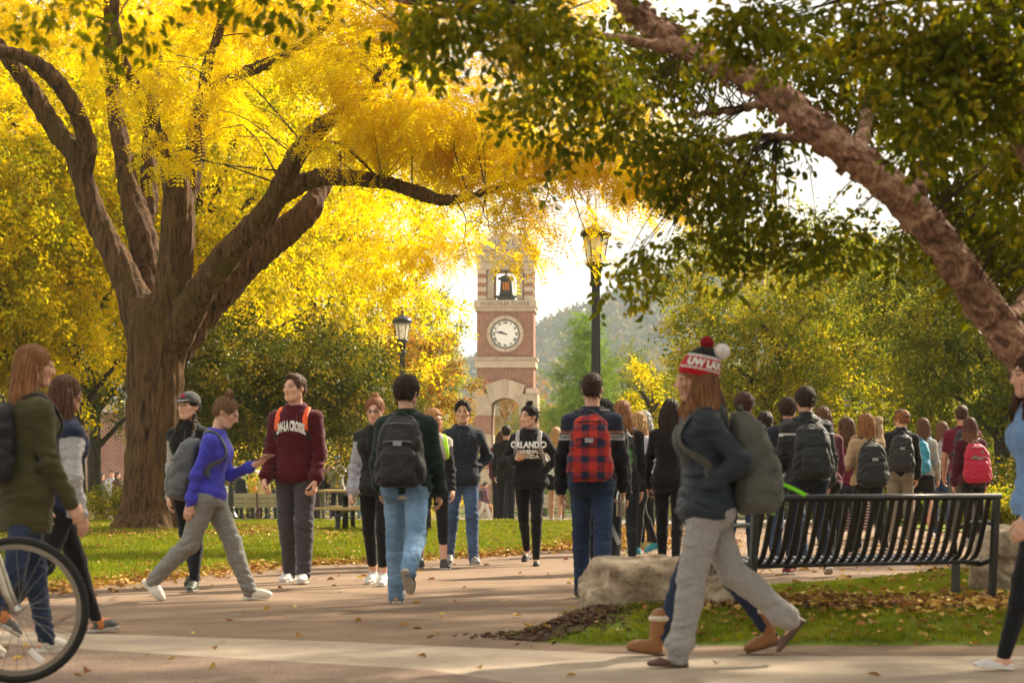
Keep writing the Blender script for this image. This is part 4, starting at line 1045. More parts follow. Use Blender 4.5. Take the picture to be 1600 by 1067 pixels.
YEL = leafmat('yellow_leaves', [(.60, .47, .004), (.80, .63, .004), (.88, .72, .007), (.82, .59, .004)], .6, .5, .25)
YEL2 = leafmat('golden_green_leaves', [(.28, .30, .004), (.52, .46, .004), (.74, .60, .005), (.84, .66, .006)], .62, .5, .35, .35)
GRN = leafmat('dark_green_leaves', [(.09, .11, .005), (.13, .15, .006), (.17, .19, .007), (.22, .22, .008), (.32, .25, .010)], .6, .4, .2, 1.2)
GRN2 = leafmat('green_yellow_leaves', [(.12, .155, .010), (.18, .225, .012), (.27, .29, .015), (.40, .37, .017), (.55, .43, .018)], .58, .5, .35, .5)
GRN3 = leafmat('mid_green_leaves', [(.085, .11, .010), (.125, .15, .012), (.18, .20, .014), (.32, .28, .018)], .52, .5, .3, .5)
CON = leafmat('soft_green_needles', [(.12, .23, .02), (.18, .30, .03), (.26, .37, .04)], .5, .5, .25, .5)
ORG = leafmat('rust_leaves', [(.20, .17, .02), (.38, .18, .03), (.50, .20, .04), (.26, .22, .02)], .55, .5, .45, .7)
SHR = leafmat('hedge_leaves', [(.06, .075, .007), (.09, .11, .009), (.14, .15, .011), (.28, .20, .016)], .4, .45, .35, .9)
LIT = leafmat('fallen_leaves', [(.20, .09, .03), (.38, .20, .05), (.52, .33, .08), (.62, .46, .14), (.30, .12, .05)], .15, .7, .4, 2.5)
S_LOC = [sprig('locust', k, .050, .0175, 4, .30) for k in range(3)]
S_BIR = [sprig('broad', 10 + k, .066, .038, 8, .25) for k in range(3)]
S_BRD = [sprig('simple', 20 + k, .095, .065, 13, .42) for k in range(3)]
S_NDL = [sprig('needle', 30 + k, .07, .018, 9, .5) for k in range(3)]
# ---------------------------------------------------------------- the big honey locust
LD = 33.0
def lim(pts, d0=LD):  # (px, py, radius px, depth offset)
    base = vec(PX(240, LD), LD, 0.0)
    return [(P(x, y, d0 + dd) - base, r * (d0 + dd) / F) for x, y, r, dd in pts]
locust = empty('locust_tree', (PX(240, LD), LD, 0)); tag(locust, 'broad honey locust with a ridged trunk, spreading limbs and golden yellow leaves', 'tree')
LIMBS = [
    [(240, 850, 60, 0), (240, 800, 50, 0), (241, 740, 45, 0), (242, 650, 43, 0), (243, 570, 43, 0), (243, 500, 44, 0)],
    [(200, 845, 34, -.15), (222, 790, 26, -.05), (232, 730, 20, 0)], [(290, 848, 30, -.2), (268, 795, 26, -.05), (258, 730, 20, 0)], [(246, 858, 30, -.5), (244, 810, 26, -.25), (242, 740, 20, 0)], [(228, 842, 40, .4), (238, 780, 30, .1), (242, 720, 20, 0)],
    [(225, 520, 30, 0), (205, 455, 23, .1), (180, 400, 20, .2), (152, 345, 18, .25), (132, 290, 16.5, .3), (118, 240, 16, .3), (95, 215, 15.5, .4), (75, 185, 14, .4), (50, 145, 13, .4), (18, 98, 11, .3), (-20, 50, 9, .2)],
    [(128, 270, 15, .3), (136, 235, 14.5, .2), (130, 200, 13.5, .1), (112, 160, 12.5, -.1), (80, 118, 11.5, -.3), (35, 88, 10, -.5), (-40, 72, 8, -.8)],
    [(236, 500, 30, .2), (230, 430, 23, .5), (222, 370, 22, .7), (205, 310, 17, 1.0), (196, 260, 14, 1.2), (184, 205, 13, 1.4), (176, 150, 11, 1.7), (172, 80, 9, 2.1), (168, 0, 6, 2.4), (165, -60, 5, 2.5)],
    [(226, 350, 14, 1.0), (233, 300, 13.5, 1.2), (232, 250, 12.5, 1.4), (234, 205, 10.5, 1.7), (240, 140, 8, 2.1), (252, 60, 6, 2.4)],
    [(258, 520, 34, 0), (270, 450, 27, -.2), (277, 370, 26, -.3), (278, 310, 23, -.4), (266, 255, 15, -.6), (243, 212, 13, -.8), (230, 165, 11.5, -1.0), (205, 125, 10, -1.2), (185, 80, 8, -1.5), (178, 0, 6, -1.8)],
    [(288, 310, 18, -.3), (302, 260, 14.5, -.1), (306, 205, 13.5, .1), (316, 165, 12.5, .2), (340, 135, 10.5, .3), (385, 113, 9.5, .3), (430, 95, 8.5, .2), (475, 68, 6.5, 0), (520, 30, 5, -.2)],
    [(316, 165, 11, .2), (324, 100, 8, .6), (345, 40, 6, 1.0), (352, -30, 4, 1.2)],
    [(268, 540, 28, -.1), (300, 480, 23, -.4), (335, 425, 22, -.6), (380, 372, 20, -.8), (422, 325, 18, -1.0), (445, 280, 15.5, -1.2), (470, 235, 15, -1.4), (497, 203, 14, -1.5), (540, 172, 11, -1.7), (590, 130, 8.5, -2.0), (630, 85, 7, -2.2), (665, 20, 5, -2.4)],
    [(282, 545, 22, .3), (325, 482, 22, .5), (365, 432, 23, .6), (410, 392, 22, .7), (450, 358, 21, .8), (482, 328, 19, .8), (505, 290, 12, 1.1), (560, 215, 9, 1.7), (630, 140, 7, 2.3)],
    [(436, 308, 15, -1.0), (462, 292, 14.5, -1.15), (500, 277, 13, -1.4), (550, 279, 11.5, -1.7), (605, 285, 11, -2.0), (655, 302, 9.5, -2.2), (700, 314, 8, -2.4), (750, 302, 6.5, -2.5), (810, 286, 5.5, -2.6), (880, 276, 5, -2.7), (960, 267, 4.5, -2.8), (1030, 262, 3, -2.8)],
    [(340, 480, 13, .7), (366, 452, 14, .9), (384, 432, 10, 1.0)],
]
L3 = [lim(q) for q in LIMBS]
L3s = [[(p, max(rad, .03)) for p, rad in zip(smooth_path([v[0] for v in l], len(l) * 2), np.interp(np.linspace(0, len(l) - 1, len(l) * 2), range(len(l)), [v[1] for v in l]))] for l in L3]
trunk_mesh('trunk', L3s, locust, M['bark'], .026, .026, .05)
# leaf clouds: (px, py, rx, ry, depth, how many sprigs)
LC = [(40, 30, 120, 60, 34.5, 300), (190, 30, 100, 70, 35.5, 300), (330, 40, 110, 60, 34.5, 300), (470, 20, 100, 60, 34, 300), (570, 50, 90, 60, 31.5, 300), (650, 30, 80, 70, 32, 260), (300, 110, 50, 40, 31, 50), (215, 110, 55, 60, 31, 110), (255, 205, 28, 45, 30.6, 40),
      (330, 165, 45, 40, 31.2, 50), (520, 110, 60, 50, 30.5, 150), (575, 185, 60, 50, 30.5, 210), (630, 150, 60, 60, 30, 210), (690, 188, 65, 55, 32.2, 240), (745, 175, 60, 55, 31, 180), (650, 228, 60, 38, 32.2, 150), (725, 250, 60, 34, 32.2, 200), (790, 228, 65, 40, 32.2, 230), (850, 215, 55, 40, 30, 180), (800, 305, 50, 30, 30, 90), (838, 350, 26, 36, 30, 50), (762, 372, 34, 20, 30, 26), (815, 385, 22, 12, 30, 12), (925, 340, 26, 10, 31.4, 13), (932, 395, 8, 24, 31.4, 9),
      (900, 238, 55, 30, 30, 110), (960, 250, 55, 32, 30, 130), (1000, 290, 50, 38, 30.2, 120), (1030, 255, 45, 38, 30, 90), (980, 200, 55, 38, 30.5, 90), (880, 150, 65, 50, 31, 90), (780, 120, 75, 60, 32, 130),
      (400, 190, 60, 40, 36, 50), (20, 200, 60, 60, 36, 50), (560, 340, 80, 40, 36.5, 90), (650, 365, 70, 40, 36, 120), (600, 420, 80, 36, 36, 80), (700, 400, 45, 40, 35.5, 60), (500, 235, 34, 34, 29.8, 34), (-120, 0, 160, 120, 34, 400), (-160, 180, 120, 90, 34, 200), (250, -130, 260, 70, 34, 500), (600, -110, 220, 80, 32, 500), (900, -40, 130, 80, 33, 240)]
r = np.random.default_rng(2); PP, DD, SG = [], [], []
base = np.array(locust.location)
allp = np.concatenate([np.array([q[0] for q in l[len(l) // 3:]]) for l in L3s[5:]]) + base
for px, py, rx, ry, d, n in LC:
    c = P(px, py, d); s = d / F; rad = vec(rx * s, max(rx, ry) * s * .9, ry * s)
    p, u = blob_points(r, c, rad, n, .2, 11, .15); PP.append(p); DD.append(unit_rows(u * vec(1, 1, .3) + r.normal(0, .6, u.shape) + vec(0, 0, -.12)))
    for e in p[::max(1, n // 14)]:     # a few twigs from the nearest limb out to the sprigs
        j = np.argmin(((allp - e) ** 2).sum(1) + 1.5 * np.maximum(0, allp[:, 2] - e[2])); b = allp[j]; L = np.linalg.norm(e - b)
        if L < 1.7 and r.random() < .16 and d < 35:
            mid = (b + e) / 2 + r.normal(0, .12 * L, 3) + vec(0, 0, .12 * L); SG.append((smooth_path([b, mid, e], 7) - base, .006 + .005 * L, .003))
twigs('twig', locust, SG, M['bark2'])
PP = np.concatenate(PP) - base; DD = np.concatenate(DD)
keep = r.random(len(PP)) < .62; PP, DD = PP[keep], DD[keep]
scatter('crown', locust, PP, DD, r.uniform(.8, 1.4, len(PP)) * 1.1, S_LOC, YEL, seed=4)

# ---------------------------------------------------------------- river birch leaning in from the right
BD = 13.2
M['birch'] = None
def birchmat():
    m, nt, b = nmat('peeling_birch_bark', .8, .2); v = coords(nt, (1, 1, 1)); n = noise(nt, v, 11, 6, .65, 1.5); n2 = noise(nt, v, 34, 4, .6, .8)
    c = ramp(nt, n, [(.3, (.055, .030, .02)), (.45, (.22, .115, .07)), (.56, (.40, .23, .15)), (.7, (.58, .40, .28))])
    c = mixc(nt, c, ramp(nt, n2, [(.35, (.55, .5, .48)), (.6, (1.1, 1.1, 1.1))]), .7, 'MULTIPLY')
    nt.links.new(c, b.inputs['Base Color']); bump(nt, b, n2, .7, .02); return m
M['birch'] = birchmat()
bx, by_ = PX(1835, BD), BD
birch = empty('birch_tree', (bx, by_, 0)); tag(birch, 'leaning river birch with peeling salmon bark and dark green leaves', 'tree')
bbase = vec(bx, by_, 0)
BL = [[(1840, 1090, 40, 0), (1800, 950, 36, 0), (1735, 790, 33, 0), (1655, 640, 30, 0), (1570, 520, 28, 0), (1515, 442, 27, 0), (1463, 367, 26, 0), (1402, 302, 26, 0), (1340, 250, 25, 0), (1275, 203, 23, 0), (1230, 160, 21, .05), (1180, 127, 19.5, .1), (1080, 80, 17, .2), (1010, 30, 13, .3), (965, -6, 11, .3), (900, -70, 8, .3)],
      [(1300, 222, 8, .3), (1240, 215, 6, .7), (1160, 215, 5, 1.2), (1080, 235, 4, 1.8), (1000, 255, 3, 2.2)],
      [(1230, 160, 8, .3), (1180, 165, 6, .8), (1130, 175, 5, 1.2), (1060, 180, 3, 1.6)],
      [(1430, 330, 10, .4), (1450, 240, 7, .9), (1480, 150, 6, 1.4), (1500, 50, 5, 1.9)], [(1570, 515, 10, .4), (1620, 420, 8, 1.2), (1600, 330, 6, 1.9)],
      [(1340, 250, 11, .4), (1360, 150, 8, 1.0), (1370, 50, 6, 1.6), (1390, -60, 5, 2)],
      [(1080, 80, 9, .2), (960, 60, 7, .0), (820, 30, 5, -.4), (680, 10, 4, -.8), (520, -20, 3.5, -1.2), (340, -40, 3, -1.5), (150, -30, 2.5, -1.6), (40, -20, 2.2, -1.6)]]
B3 = [[(P(x, y, BD + dd) - bbase, rr * (BD + dd) / F) for x, y, rr, dd in q] for q in BL]
B3s = [[(p, max(rad, .009)) for p, rad in zip(smooth_path([v[0] for v in l], len(l) * 2), np.interp(np.linspace(0, len(l) - 1, len(l) * 2), range(len(l)), [v[1] for v in l]))] for l in B3]
prb = [cone(a, b, ra, rb, .03) for l in B3s for (a, ra), (b, rb) in zip(l[:-1], l[1:])]
V, Q = nets(prb, .0125, lambda p: .007 * wrinkle(p, 22, 22, 1) + .004 * wrinkle(p, 60, 60, 3), .012)
link('trunk', mesh_from('trunk', V, Q, True), birch, M['birch'])
# curling flakes of bark
fl = MB(); r = np.random.default_rng(6)
main = np.array([q[0] for q in B3s[0]]); mrad = np.array([q[1] for q in B3s[0]])
for k in range(420):
    t = r.uniform(3, len(main) - 3); i = int(t); u = t - i; c = main[i] * (1 - u) + main[i + 1] * u; rad = mrad[i]; ax = unit(main[i + 1] - main[i])
    a = r.uniform(0, 6.28); x = unit(np.cross(ax, vec(0, 1, .2))); y = np.cross(ax, x); n_ = x * math.cos(a) + y * math.sin(a); s = np.cross(n_, ax)
    w, l = r.uniform(.015, .045), r.uniform(.02, .06); lift = r.uniform(.3, 1.0)
    p0 = c + n_ * rad * .97; V = []
    for j in range(4):
        q = p0 + s * w * (j / 3) + n_ * lift * w * (j / 3) ** 2; V += [q - ax * l * .5 + n_ * .004 * r.normal(), q + ax * l * .5 * r.uniform(.6, 1.2)]
    fl.add(V, [(2 * j, 2 * j + 1, 2 * j + 3, 2 * j + 2) for j in range(3)])
o = fl.build('bark_flake', M['birch'], birch, True); o['kind'] = 'stuff'
# second stem of the clump
birch2 = empty('birch_tree', (PX(1990, 11.6), 11.6, 0)); tag(birch2, 'second birch stem at the far right edge, mostly hidden by leaves', 'tree')
b2 = vec(PX(1990, 11.6), 11.6, 0)
B4 = [[(P(x, y, 11.6) - b2, rr * 11.6 / F) for x, y, rr in ((1995, 1100, 34), (1880, 800, 28), (1760, 540, 24), (1660, 350, 20), (1600, 225, 17), (1572, 110, 14), (1560, 0, 11), (1555, -100, 8))]]
prb = [cone(a, b, ra, rb, .03) for l in B4 for (a, ra), (b, rb) in zip(l[:-1], l[1:])]
V, Q = nets(prb, .014, lambda p: .006 * wrinkle(p, 22, 22, 2), .01); link('trunk', mesh_from('trunk', V, Q, True), birch2, M['birch'])
BC = [(640, 40, 40, 60, 11.2, 56), (700, 35, 50, 50, 11, 90), (760, 30, 60, 40, 11, 80), (840, 40, 70, 50, 11.5, 170), (820, 130, 50, 60, 12.5, 90), (900, 90, 70, 60, 12, 190), (880, 190, 55, 50, 13, 110), (960, 150, 60, 60, 13, 150), (1000, 60, 80, 50, 12, 200), (1060, 110, 70, 60, 12.5, 200),
      (1020, 220, 60, 50, 13.5, 130), (1090, 210, 60, 50, 13.5, 150), (1050, 285, 55, 40, 14, 95), (1120, 290, 60, 45, 14, 120), (1180, 250, 60, 50, 13.8, 120), (1200, 330, 65, 45, 14, 120), (1130, 360, 45, 40, 14, 60), (1060, 380, 45, 30, 14, 45), (1000, 400, 42, 25, 14, 42), (975, 425, 30, 18, 14, 26), (1010, 440, 25, 15, 14, 18), (1220, 390, 45, 32, 14, 65), (1150, 420, 35, 25, 14, 26), (1270, 370, 40, 40, 13.8, 60),
      (1180, 40, 90, 60, 11.5, 230), (1280, 60, 80, 70, 11.4, 230), (1380, 40, 80, 70, 11.4, 230), (1480, 40, 80, 80, 11.3, 260), (1570, 40, 70, 80, 11.3, 230), (1250, 140, 60, 50, 12.8, 130), (1370, 150, 70, 60, 11.2, 210), (1460, 150, 80, 70, 11.2, 260), (1560, 140, 70, 70, 11.4, 220), (1420, 240, 60, 50, 12.8, 150), (1500, 250, 70, 60, 12.8, 230), (1580, 270, 60, 60, 12.9, 190), (1480, 330, 60, 45, 13, 150), (1560, 350, 60, 50, 13, 170), (1530, 420, 60, 40, 13.2, 120), (1590, 430, 40, 40, 13.2, 80), (1440, 370, 40, 30, 13, 55), (1340, 350, 40, 30, 13.6, 50), (1370, 400, 40, 25, 13.6, 30),
      (25, -10, 34, 36, 10.4, 24), (165, -5, 26, 46, 10.4, 24), (190, 50, 10, 20, 10.4, 6), (330, -40, 50, 26, 10.5, 24), (440, -15, 36, 30, 10.6, 26), (560, -60, 60, 30, 10.8, 24),
      (1690, 100, 90, 130, 12, 320), (1690, 330, 80, 110, 12.6, 220), (1100, -130, 330, 70, 11.6, 700), (1500, -140, 240, 80, 11.6, 520), (600, -150, 300, 50, 11, 300)]
PP, DD, SG = [], [], []
allb = np.concatenate([np.array([q[0] for q in l[3:]]) for l in B3s] + [np.array([q[0] for q in B4[0][3:]]) + b2 - bbase]) + bbase
line = np.array([q[:2] for q in BL[0]], float)
for px, py, rx, ry, d, n in BC:
    if px > 940:         # foliage beside the stem hangs behind it
        dd = min(seg_dist(np.array([[px, py]], float), a, b)[0][0] for a, b in zip(line[:-1], line[1:]))
        if dd < max(rx, ry) + 45 and (py > 130 or r.random() < .6): d = max(d, 14.3)
    c = P(px, py, d); s = d / F; rad = vec(rx * s, .42, ry * s)
    nt_ = max(2, int(n / 8.0))
    p, u = blob_points(r, c, rad, nt_, .2)
    for e in p:                       # each hanging twig carries several sprigs
        q = e + vec(r.normal(0, .06), r.normal(0, .1), -r.uniform(.03, .1))
        for j in range(4):
            t = j / 4; PP.append(e * (1 - t) + q * t + r.normal(0, .035, 3)); DD.append(unit(vec(r.normal(0, .8), r.normal(0, .8), -.35 + r.normal(0, .35))))
    for e in p[::2]:
        j = np.argmin(((allb - e) ** 2).sum(1)); b = allb[j]; L = np.linalg.norm(e - b)
        if L < 1.6: SG.append((smooth_path([b, (b + e) / 2 + vec(0, 0, .1 * L) + r.normal(0, .07 * L, 3), e], 6) - bbase, .004 + .003 * L, .002))
twigs('twig', birch, SG, M['twig'], 4)
r2 = np.random.default_rng(77)
for c, rad, n in ((( -2, 7, 5.2), (4, 3.5, 1.1), 800), ((3.5, 9, 5.6), (4, 4, 1.2), 1100), ((6.5, 13, 5.6), (3, 4, 1.3), 1000), ((1, 14.5, 6.0), (4, 3, 1.0), 800), ((-4, 12, 6.2), (3, 4, .9), 500), ((5, 3, 5.5), (4, 3, 1.2), 600)):   # unseen canopy added overhead to shade the walk
    p, u = blob_points(r2, c, rad, n, .3); PP += list(p); DD += list(unit_rows(u + r2.normal(0, .6, u.shape) - vec(0, 0, .3)))
PP = np.array(PP) - bbase; DD = np.array(DD)
scatter('crown', birch, PP, DD, r.uniform(.7, 1.15, len(PP)) * .95, S_BIR, GRN, seed=8)

# ---------------------------------------------------------------- trees behind
G1, G2 = 'yellow trees behind the locust', 'trees along the far walks'
far_tree('yellow_tree', 'bright yellow tree filling the gap between the locust limbs', 330, 47, 8.5, 9.5, 0, YEL2, S_BRD, 3800, M['bark2'], 3, 1.0, group=G1, lo=.42)
far_tree('yellow_tree', 'golden tree behind the long horizontal locust branch', 488, 57, 6.0, 9.2, 0, YEL2, S_BRD, 3100, M['bark2'], 4, 1.0, group=G1, lo=.36)
far_tree('yellow_tree', 'yellow tree left of the locust trunk with low branches', 120, 45, 7.0, 8.5, 0, YEL2, S_BRD, 3600, M['bark2'], 5, 1.0, group=G1, lo=.40)
far_tree('tall_yellow_tree', 'tall thin-leaved yellow tree high behind the locust', 220, 60, 11, 14, 0, YEL, S_BRD, 4200, M['bark2'], 6, 1.15, group=G1, lo=.3)
far_tree('tall_yellow_tree', 'airy yellow tree with bright sky through its top, behind the lamp', 470, 64, 10, 13, 0, YEL, S_BRD, 3000, M['bark2'], 7, 1.1, group=G1, lo=.3)
far_tree('green_tree', 'yellow-green tree at the left edge behind the yellow leaves', -10, 42, 4.4, 6.4, 0, YEL2, S_BRD, 4200, M['bark2'], 8, .9, group=G2, lo=.36)
far_tree('pine_tree', 'dark conifer with low boughs beside the brick building', 150, 60, 5.0, 5.6, 0, GRN3, S_NDL, 3000, M['bark2'], 9, 1.2, 'round', G2, lo=.50)
far_tree('linden_tree', 'low dense dark green tree clipped flat beneath, behind the maroon hoodie', 445, 44, 4.4, 3.2, 0, SHR, S_BRD, 4200, M['bark2'], 10, .8, 'flat', G2, lo=.56, trunk_r=.11)
far_tree('linden_tree', 'rust-tinged bushy tree between the clipped tree and the tower', 640, 58, 2.7, 4.6, 0, ORG, S_BRD, 1500, M['bark2'], 11, .8, 'round', G2, lo=.15)
far_tree('green_tree', 'fresh green tree standing against the left side of the tower', 662, 84, 3.2, 7.9, 0, GRN2, S_BRD, 2600, M['bark2'], 12, .9, 'round', G2, lo=.1)
far_tree('larch_tree', 'soft green pointed conifer right of the clock tower', 915, 92, 4.4, 7.9, 0, CON, S_NDL, 4200, M['bark2'], 13, 1.15, 'cone', G2, lo=.08)
far_tree('green_tree', 'round green tree low behind the tower arch', 850, 135, 6.4, 5.6, 0, GRN3, S_BRD, 2600, M['bark2'], 14, 1.0, 'round', G2, lo=.1)
far_tree('orange_tree', 'small dull orange and green tree seen through the tower arch', 795, 150, 6.5, 8.0, 0, ORG, S_BRD, 2600, M['bark2'], 15, 1.0, 'round', G2, lo=.1)
far_tree('green_tree', 'green tree with yellow top right of the larch', 1000, 100, 6.0, 6.6, 0, GRN3, S_BRD, 3000, M['bark2'], 16, 1.0, 'round', G2, lo=.1)
far_tree('maple_tree', 'large yellow-green maple behind the bobble hat', 1215, 50, 5.8, 5.9, 0, GRN2, S_BRD, 5000, M['bark2'], 17, .8, 'round', G2, lo=.14)
far_tree('maple_tree', 'green maple with a visible trunk near the right edge', 1568, 46, 5.0, 5.6, 0, GRN3, S_BRD, 4400, M['bark2'], 18, .8, 'round', G2, lo=.34, trunk_r=.15)
far_tree('maple_tree', 'green maple between the two larger maples behind the crowd', 1400, 54, 5.6, 5.6, 0, GRN2, S_BRD, 4400, M['bark2'], 19, .8, 'round', G2, lo=.1)
far_tree('yellow_maple', 'small golden maple at the left edge of the big maple', 1015, 62, 1.7, 4.0, 0, YEL2, S_BRD, 380, M['bark2'], 20, .85, 'round', G2, lo=.2)
far_tree('young_tree', 'pale lime green sapling behind the grey hooded girl', 1030, 70, 1.6, 2.9, 0, GRN2, S_BRD, 420, M['bark2'], 21, .8, 'round', G2, lo=.25, trunk_r=.05)
r = np.random.default_rng(55)
for k, (px, d, w, h, lf, lab) in enumerate(((60, 118, 9, 7, YEL2, 'far golden tree at the left end of the back row'), (215, 140, 10, 8, GRN2, 'far green tree behind the locust trunk'), (340, 128, 9, 6.5, YEL2, 'far golden tree behind the white vans'), (470, 136, 10, 7, GRN2, 'far green tree above the picnic table'), (590, 126, 8, 6.5, YEL2, 'far golden tree behind the bun-haired girl with glasses'), (690, 160, 9, 6, ORG, 'far rusty tree beside the glass building'), (925, 150, 10, 6.5, GRN2, 'far green tree behind the larch'), (1060, 132, 10, 6.5, GRN3, 'far green tree behind the golden maple'), (1190, 140, 11, 8, GRN2, 'far green tree behind the big maple'), (1330, 126, 10, 8, GRN3, 'far green tree below the grey roof'), (1480, 120, 10, 9, GRN2, 'far green tree behind the red backpack'), (1600, 110, 9, 9, GRN3, 'far green tree at the right end of the back row'))):
    far_tree('background_tree', lab, px, d, w, h, 0, lf, S_BRD, 1900, M['bark2'], 60 + k, 1.25, 'round', 'back row of trees', lo=.05)
# unseen trees beyond the frame, added and sized to shade the near walk
for k, (x, y, w, h, sd) in enumerate(((12.5, 27, 11, 17, 31), (14, 16, 11, 16, 32), (-13, 3, 10, 12, 33), (9, -3, 10, 12, 34))):
    far_tree('added_shade_tree', ['tall unseen tree added for shade right of the crowd', 'tall unseen tree added for shade right of the near bench', 'broad unseen tree added for shade left of the near walk', 'round unseen tree added for shade behind the near walk'][k], 0, y, w, h, 0, GRN3, S_BRD, 5200, M['bark2'], sd, 1.3, 'round', 'unseen trees added to shade the near walk', lo=.2, x=x)

# hedges and shrubs
def shrub(name, label, px, d, w, h, leaf, n, seed, dep=None, sprigs=None, group='hedges and shrubs', scale=.7):
    r = np.random.default_rng(seed); root = empty(name, (PX(px, d), d, float(gz(d)))); tag(root, label, 'shrub', group)
    dep = dep or w * .7; ps, ds = [], []
    nb = max(5, int(w * 5))
    for i in range(nb):
        c = vec(r.uniform(-.42, .42) * w, r.uniform(-.4, .4) * dep, h * r.uniform(.35, .72)); p, u = blob_points(r, c, vec(w * .6 / nb ** .5 + .1, dep * .25 + .1, h * .34), n // nb); ps.append(p); ds.append(unit_rows(u + r.normal(0, .4, u.shape) + vec(0, 0, .2)))
    ps, ds = np.concatenate(ps), np.concatenate(ds); ok = ps[:, 2] > .02
    stems = [(smooth_path([vec(q[0] * .3, q[1] * .3, 0), vec(q[0] * .6, q[1] * .6, q[2] * .5), q], 5), .018, .006) for q in ps[:: max(1, len(ps) // 14)] if q[2] > .1]
    mb = MB()
    for pts, a, b in stems: mb.tube(pts, list(np.linspace(a, b, 5)), 5, False)
    mb.build('stem', M['bark2'], root, True)['kind'] = 'stuff'
    scatter('foliage', root, ps[ok], ds[ok], r.uniform(.7, 1.2, int(ok.sum())) * scale, sprigs or S_BRD, leaf, seed=seed); return root
shrub('hedge', 'dark green hedge behind the red backpack, under the maple', 1550, 42, 2.6, 1.0, SHR, 1300, 41)
shrub('hedge', 'low bright green groundcover mound beside the hedge at the path edge', 1600, 38.5, 2.4, .5, GRN2, 700, 42, 1.2)
shrub('hedge', 'green hedge seen through the bench slats behind the crowd', 1380, 43, 3.4, .85, SHR, 1100, 43)
shrub('shrub', 'yellow-green grassy shrub beside the stone planter', 190, 52, .9, .62, GRN2, 260, 44, .8)
shrub('shrub', 'small bright green bush by the brick building', 128, 60, .7, .6, GRN2, 170, 45, .6)
shrub('shrub', 'small green bush below the lime sapling', 1010, 62, .9, .8, GRN3, 220, 46)
shrub('shrub', 'pale flowering bush beside the lamp post base far away', 385, 75, 1.6, 1.5, GRN2, 260, 47)

# far wood on the bluff: reads as one mass
r = np.random.default_rng(9); n = 5200
X = r.uniform(-380, 380, n); Y = r.uniform(780, 1120, n); Z = hill_h(X, Y)
wm_ = leafmat('wood_far', [(.03, .05, .012), (.05, .075, .016), (.09, .10, .02), (.16, .13, .03), (.22, .13, .035)], .2, .7, .4, .02)
def crown_blob(seed):
    rr = np.random.default_rng(seed); V, Fc = [], []
    for k in range(70):
        u = unit(rr.normal(0, 1, 3)); c = u * vec(3.6, 3.6, 4.4) * rr.uniform(.6, 1.05) + vec(0, 0, 4.4); b = len(V)
        v, f = leaf_blade(c, rr.normal(0, 1, 3) + u, u + rr.normal(0, .5, 3), 2.6, 2.2, .1, .1); V += v; Fc += [tuple(b + i for i in q) for q in f]
    return np.array(V), Fc
wood = scatter('woodland', None, np.stack([X, Y, Z - .5], 1), np.tile(vec(1, 0, 0), (n, 1)), r.uniform(.6, 1.25, n), [crown_blob(k) for k in range(3)], wm_, roll=np.zeros(n)); tag(wood, kind='stuff')

# grass blades and fallen leaves
def tuft(seed, n=13, h=.055, spread=.05):
    rr = np.random.default_rng(seed); V, Fc = [], []
    for k in range(n):
        a = rr.uniform(0, 6.28); c = vec(rr.normal(0, spread), rr.normal(0, spread), 0); d = vec(math.cos(a), math.sin(a), 0) * rr.uniform(.1, .6); s = unit(np.cross(d, UP)) * .0035; L = h * rr.uniform(.6, 1.2); b = len(V)
        V += [c - s, c + s, c + d * L * .4 + UP * L * .7 + s * .7, c + d * L * .4 + UP * L * .7 - s * .7, c + d * L + UP * L * .95]; Fc += [(b, b + 1, b + 2, b + 3), (b + 3, b + 2, b + 4)]
    return np.array(V), Fc
TUFTS = [tuft(k) for k in range(3)]
GRS = leafmat('grass_blades', [(.12, .17, .004), (.18, .245, .005), (.24, .29, .006), (.32, .28, .02)], .35, .6, .3, .8)
r = np.random.default_rng(14)
def grass(name, zf, samp, n, sc, zoff=0.0):
    X, Y = samp(n); Z = gz(Y) + zf(X, Y) + zoff
    o = scatter(name, None, np.stack([X, Y, Z], 1), np.stack([np.cos(r.uniform(0, 6.28, len(X))), np.sin(r.uniform(0, 6.28, len(X))), np.zeros(len(X))], 1), r.uniform(.7, 1.3, len(X)) * sc, TUFTS, GRS, roll=np.zeros(len(X))); tag(o, kind='stuff'); return o
def s_left(n):
    Y = r.uniform(16, 41.4, n) ; X = r.uniform(-9.5, 1.5, n); e = lawn_edge(Y) - X; ok = (e > .04) & (X > -Y * .235); return X[ok], Y[ok]
grass('lawn_grass', lawn_z, s_left, 42000, 1.15)
def s_bed(n):
    Y = r.uniform(14.38, 21.9, n); X = r.uniform(-.1, 5.2, n); e = X - bed_l(Y); ok = (e > .05) & ~((Y > 15.05 + .0 * X) & (Y < 15.95) & (X > 1.0)) & ~((Y > 14.6) & (Y < 15.7) & (X < .7) & (r.random(n) < .9)); return X[ok], Y[ok]
grass('bed_grass', bed_z, s_bed, 24000, .62)
leafv = [leaf_blade6(vec(-.03, 0, .004), vec(1, 0, 0), vec(0, 0, 1), .062, .045, .25, .12), leaf_blade6(vec(-.03, 0, .012), vec(1, .2, -.1), vec(.2, 0, 1), .055, .042, .35, -.25), leaf_blade6(vec(-.02, 0, .003), vec(1, 0, 0.05), vec(0, .1, 1), .04, .022, .1, .05)]
leafv = [(np.array(v), f) for v, f in leafv]
X, Y, Z = [], [], []
def litter(x, y, z): X.append(x); Y.append(y); Z.append(z)
q = r.uniform(16, 41, 9000); e = np.abs(r.normal(0, .16, 9000)) - .03; x = lawn_edge(q) - e * np.where(r.random(9000) < .75, 1, -1.6) + .03; litter(x, q, np.where(x < lawn_edge(q), lawn_z(x, q) + .02, .008))
n = 5200; a = r.uniform(0, 6.28, n); rr = 1.0 + np.abs(r.normal(0, .8, n)); x = -4.9 + rr * np.cos(a) * 1.35; y = 33 + rr * np.sin(a); litter(x, y, lawn_z(x, y) + .03)
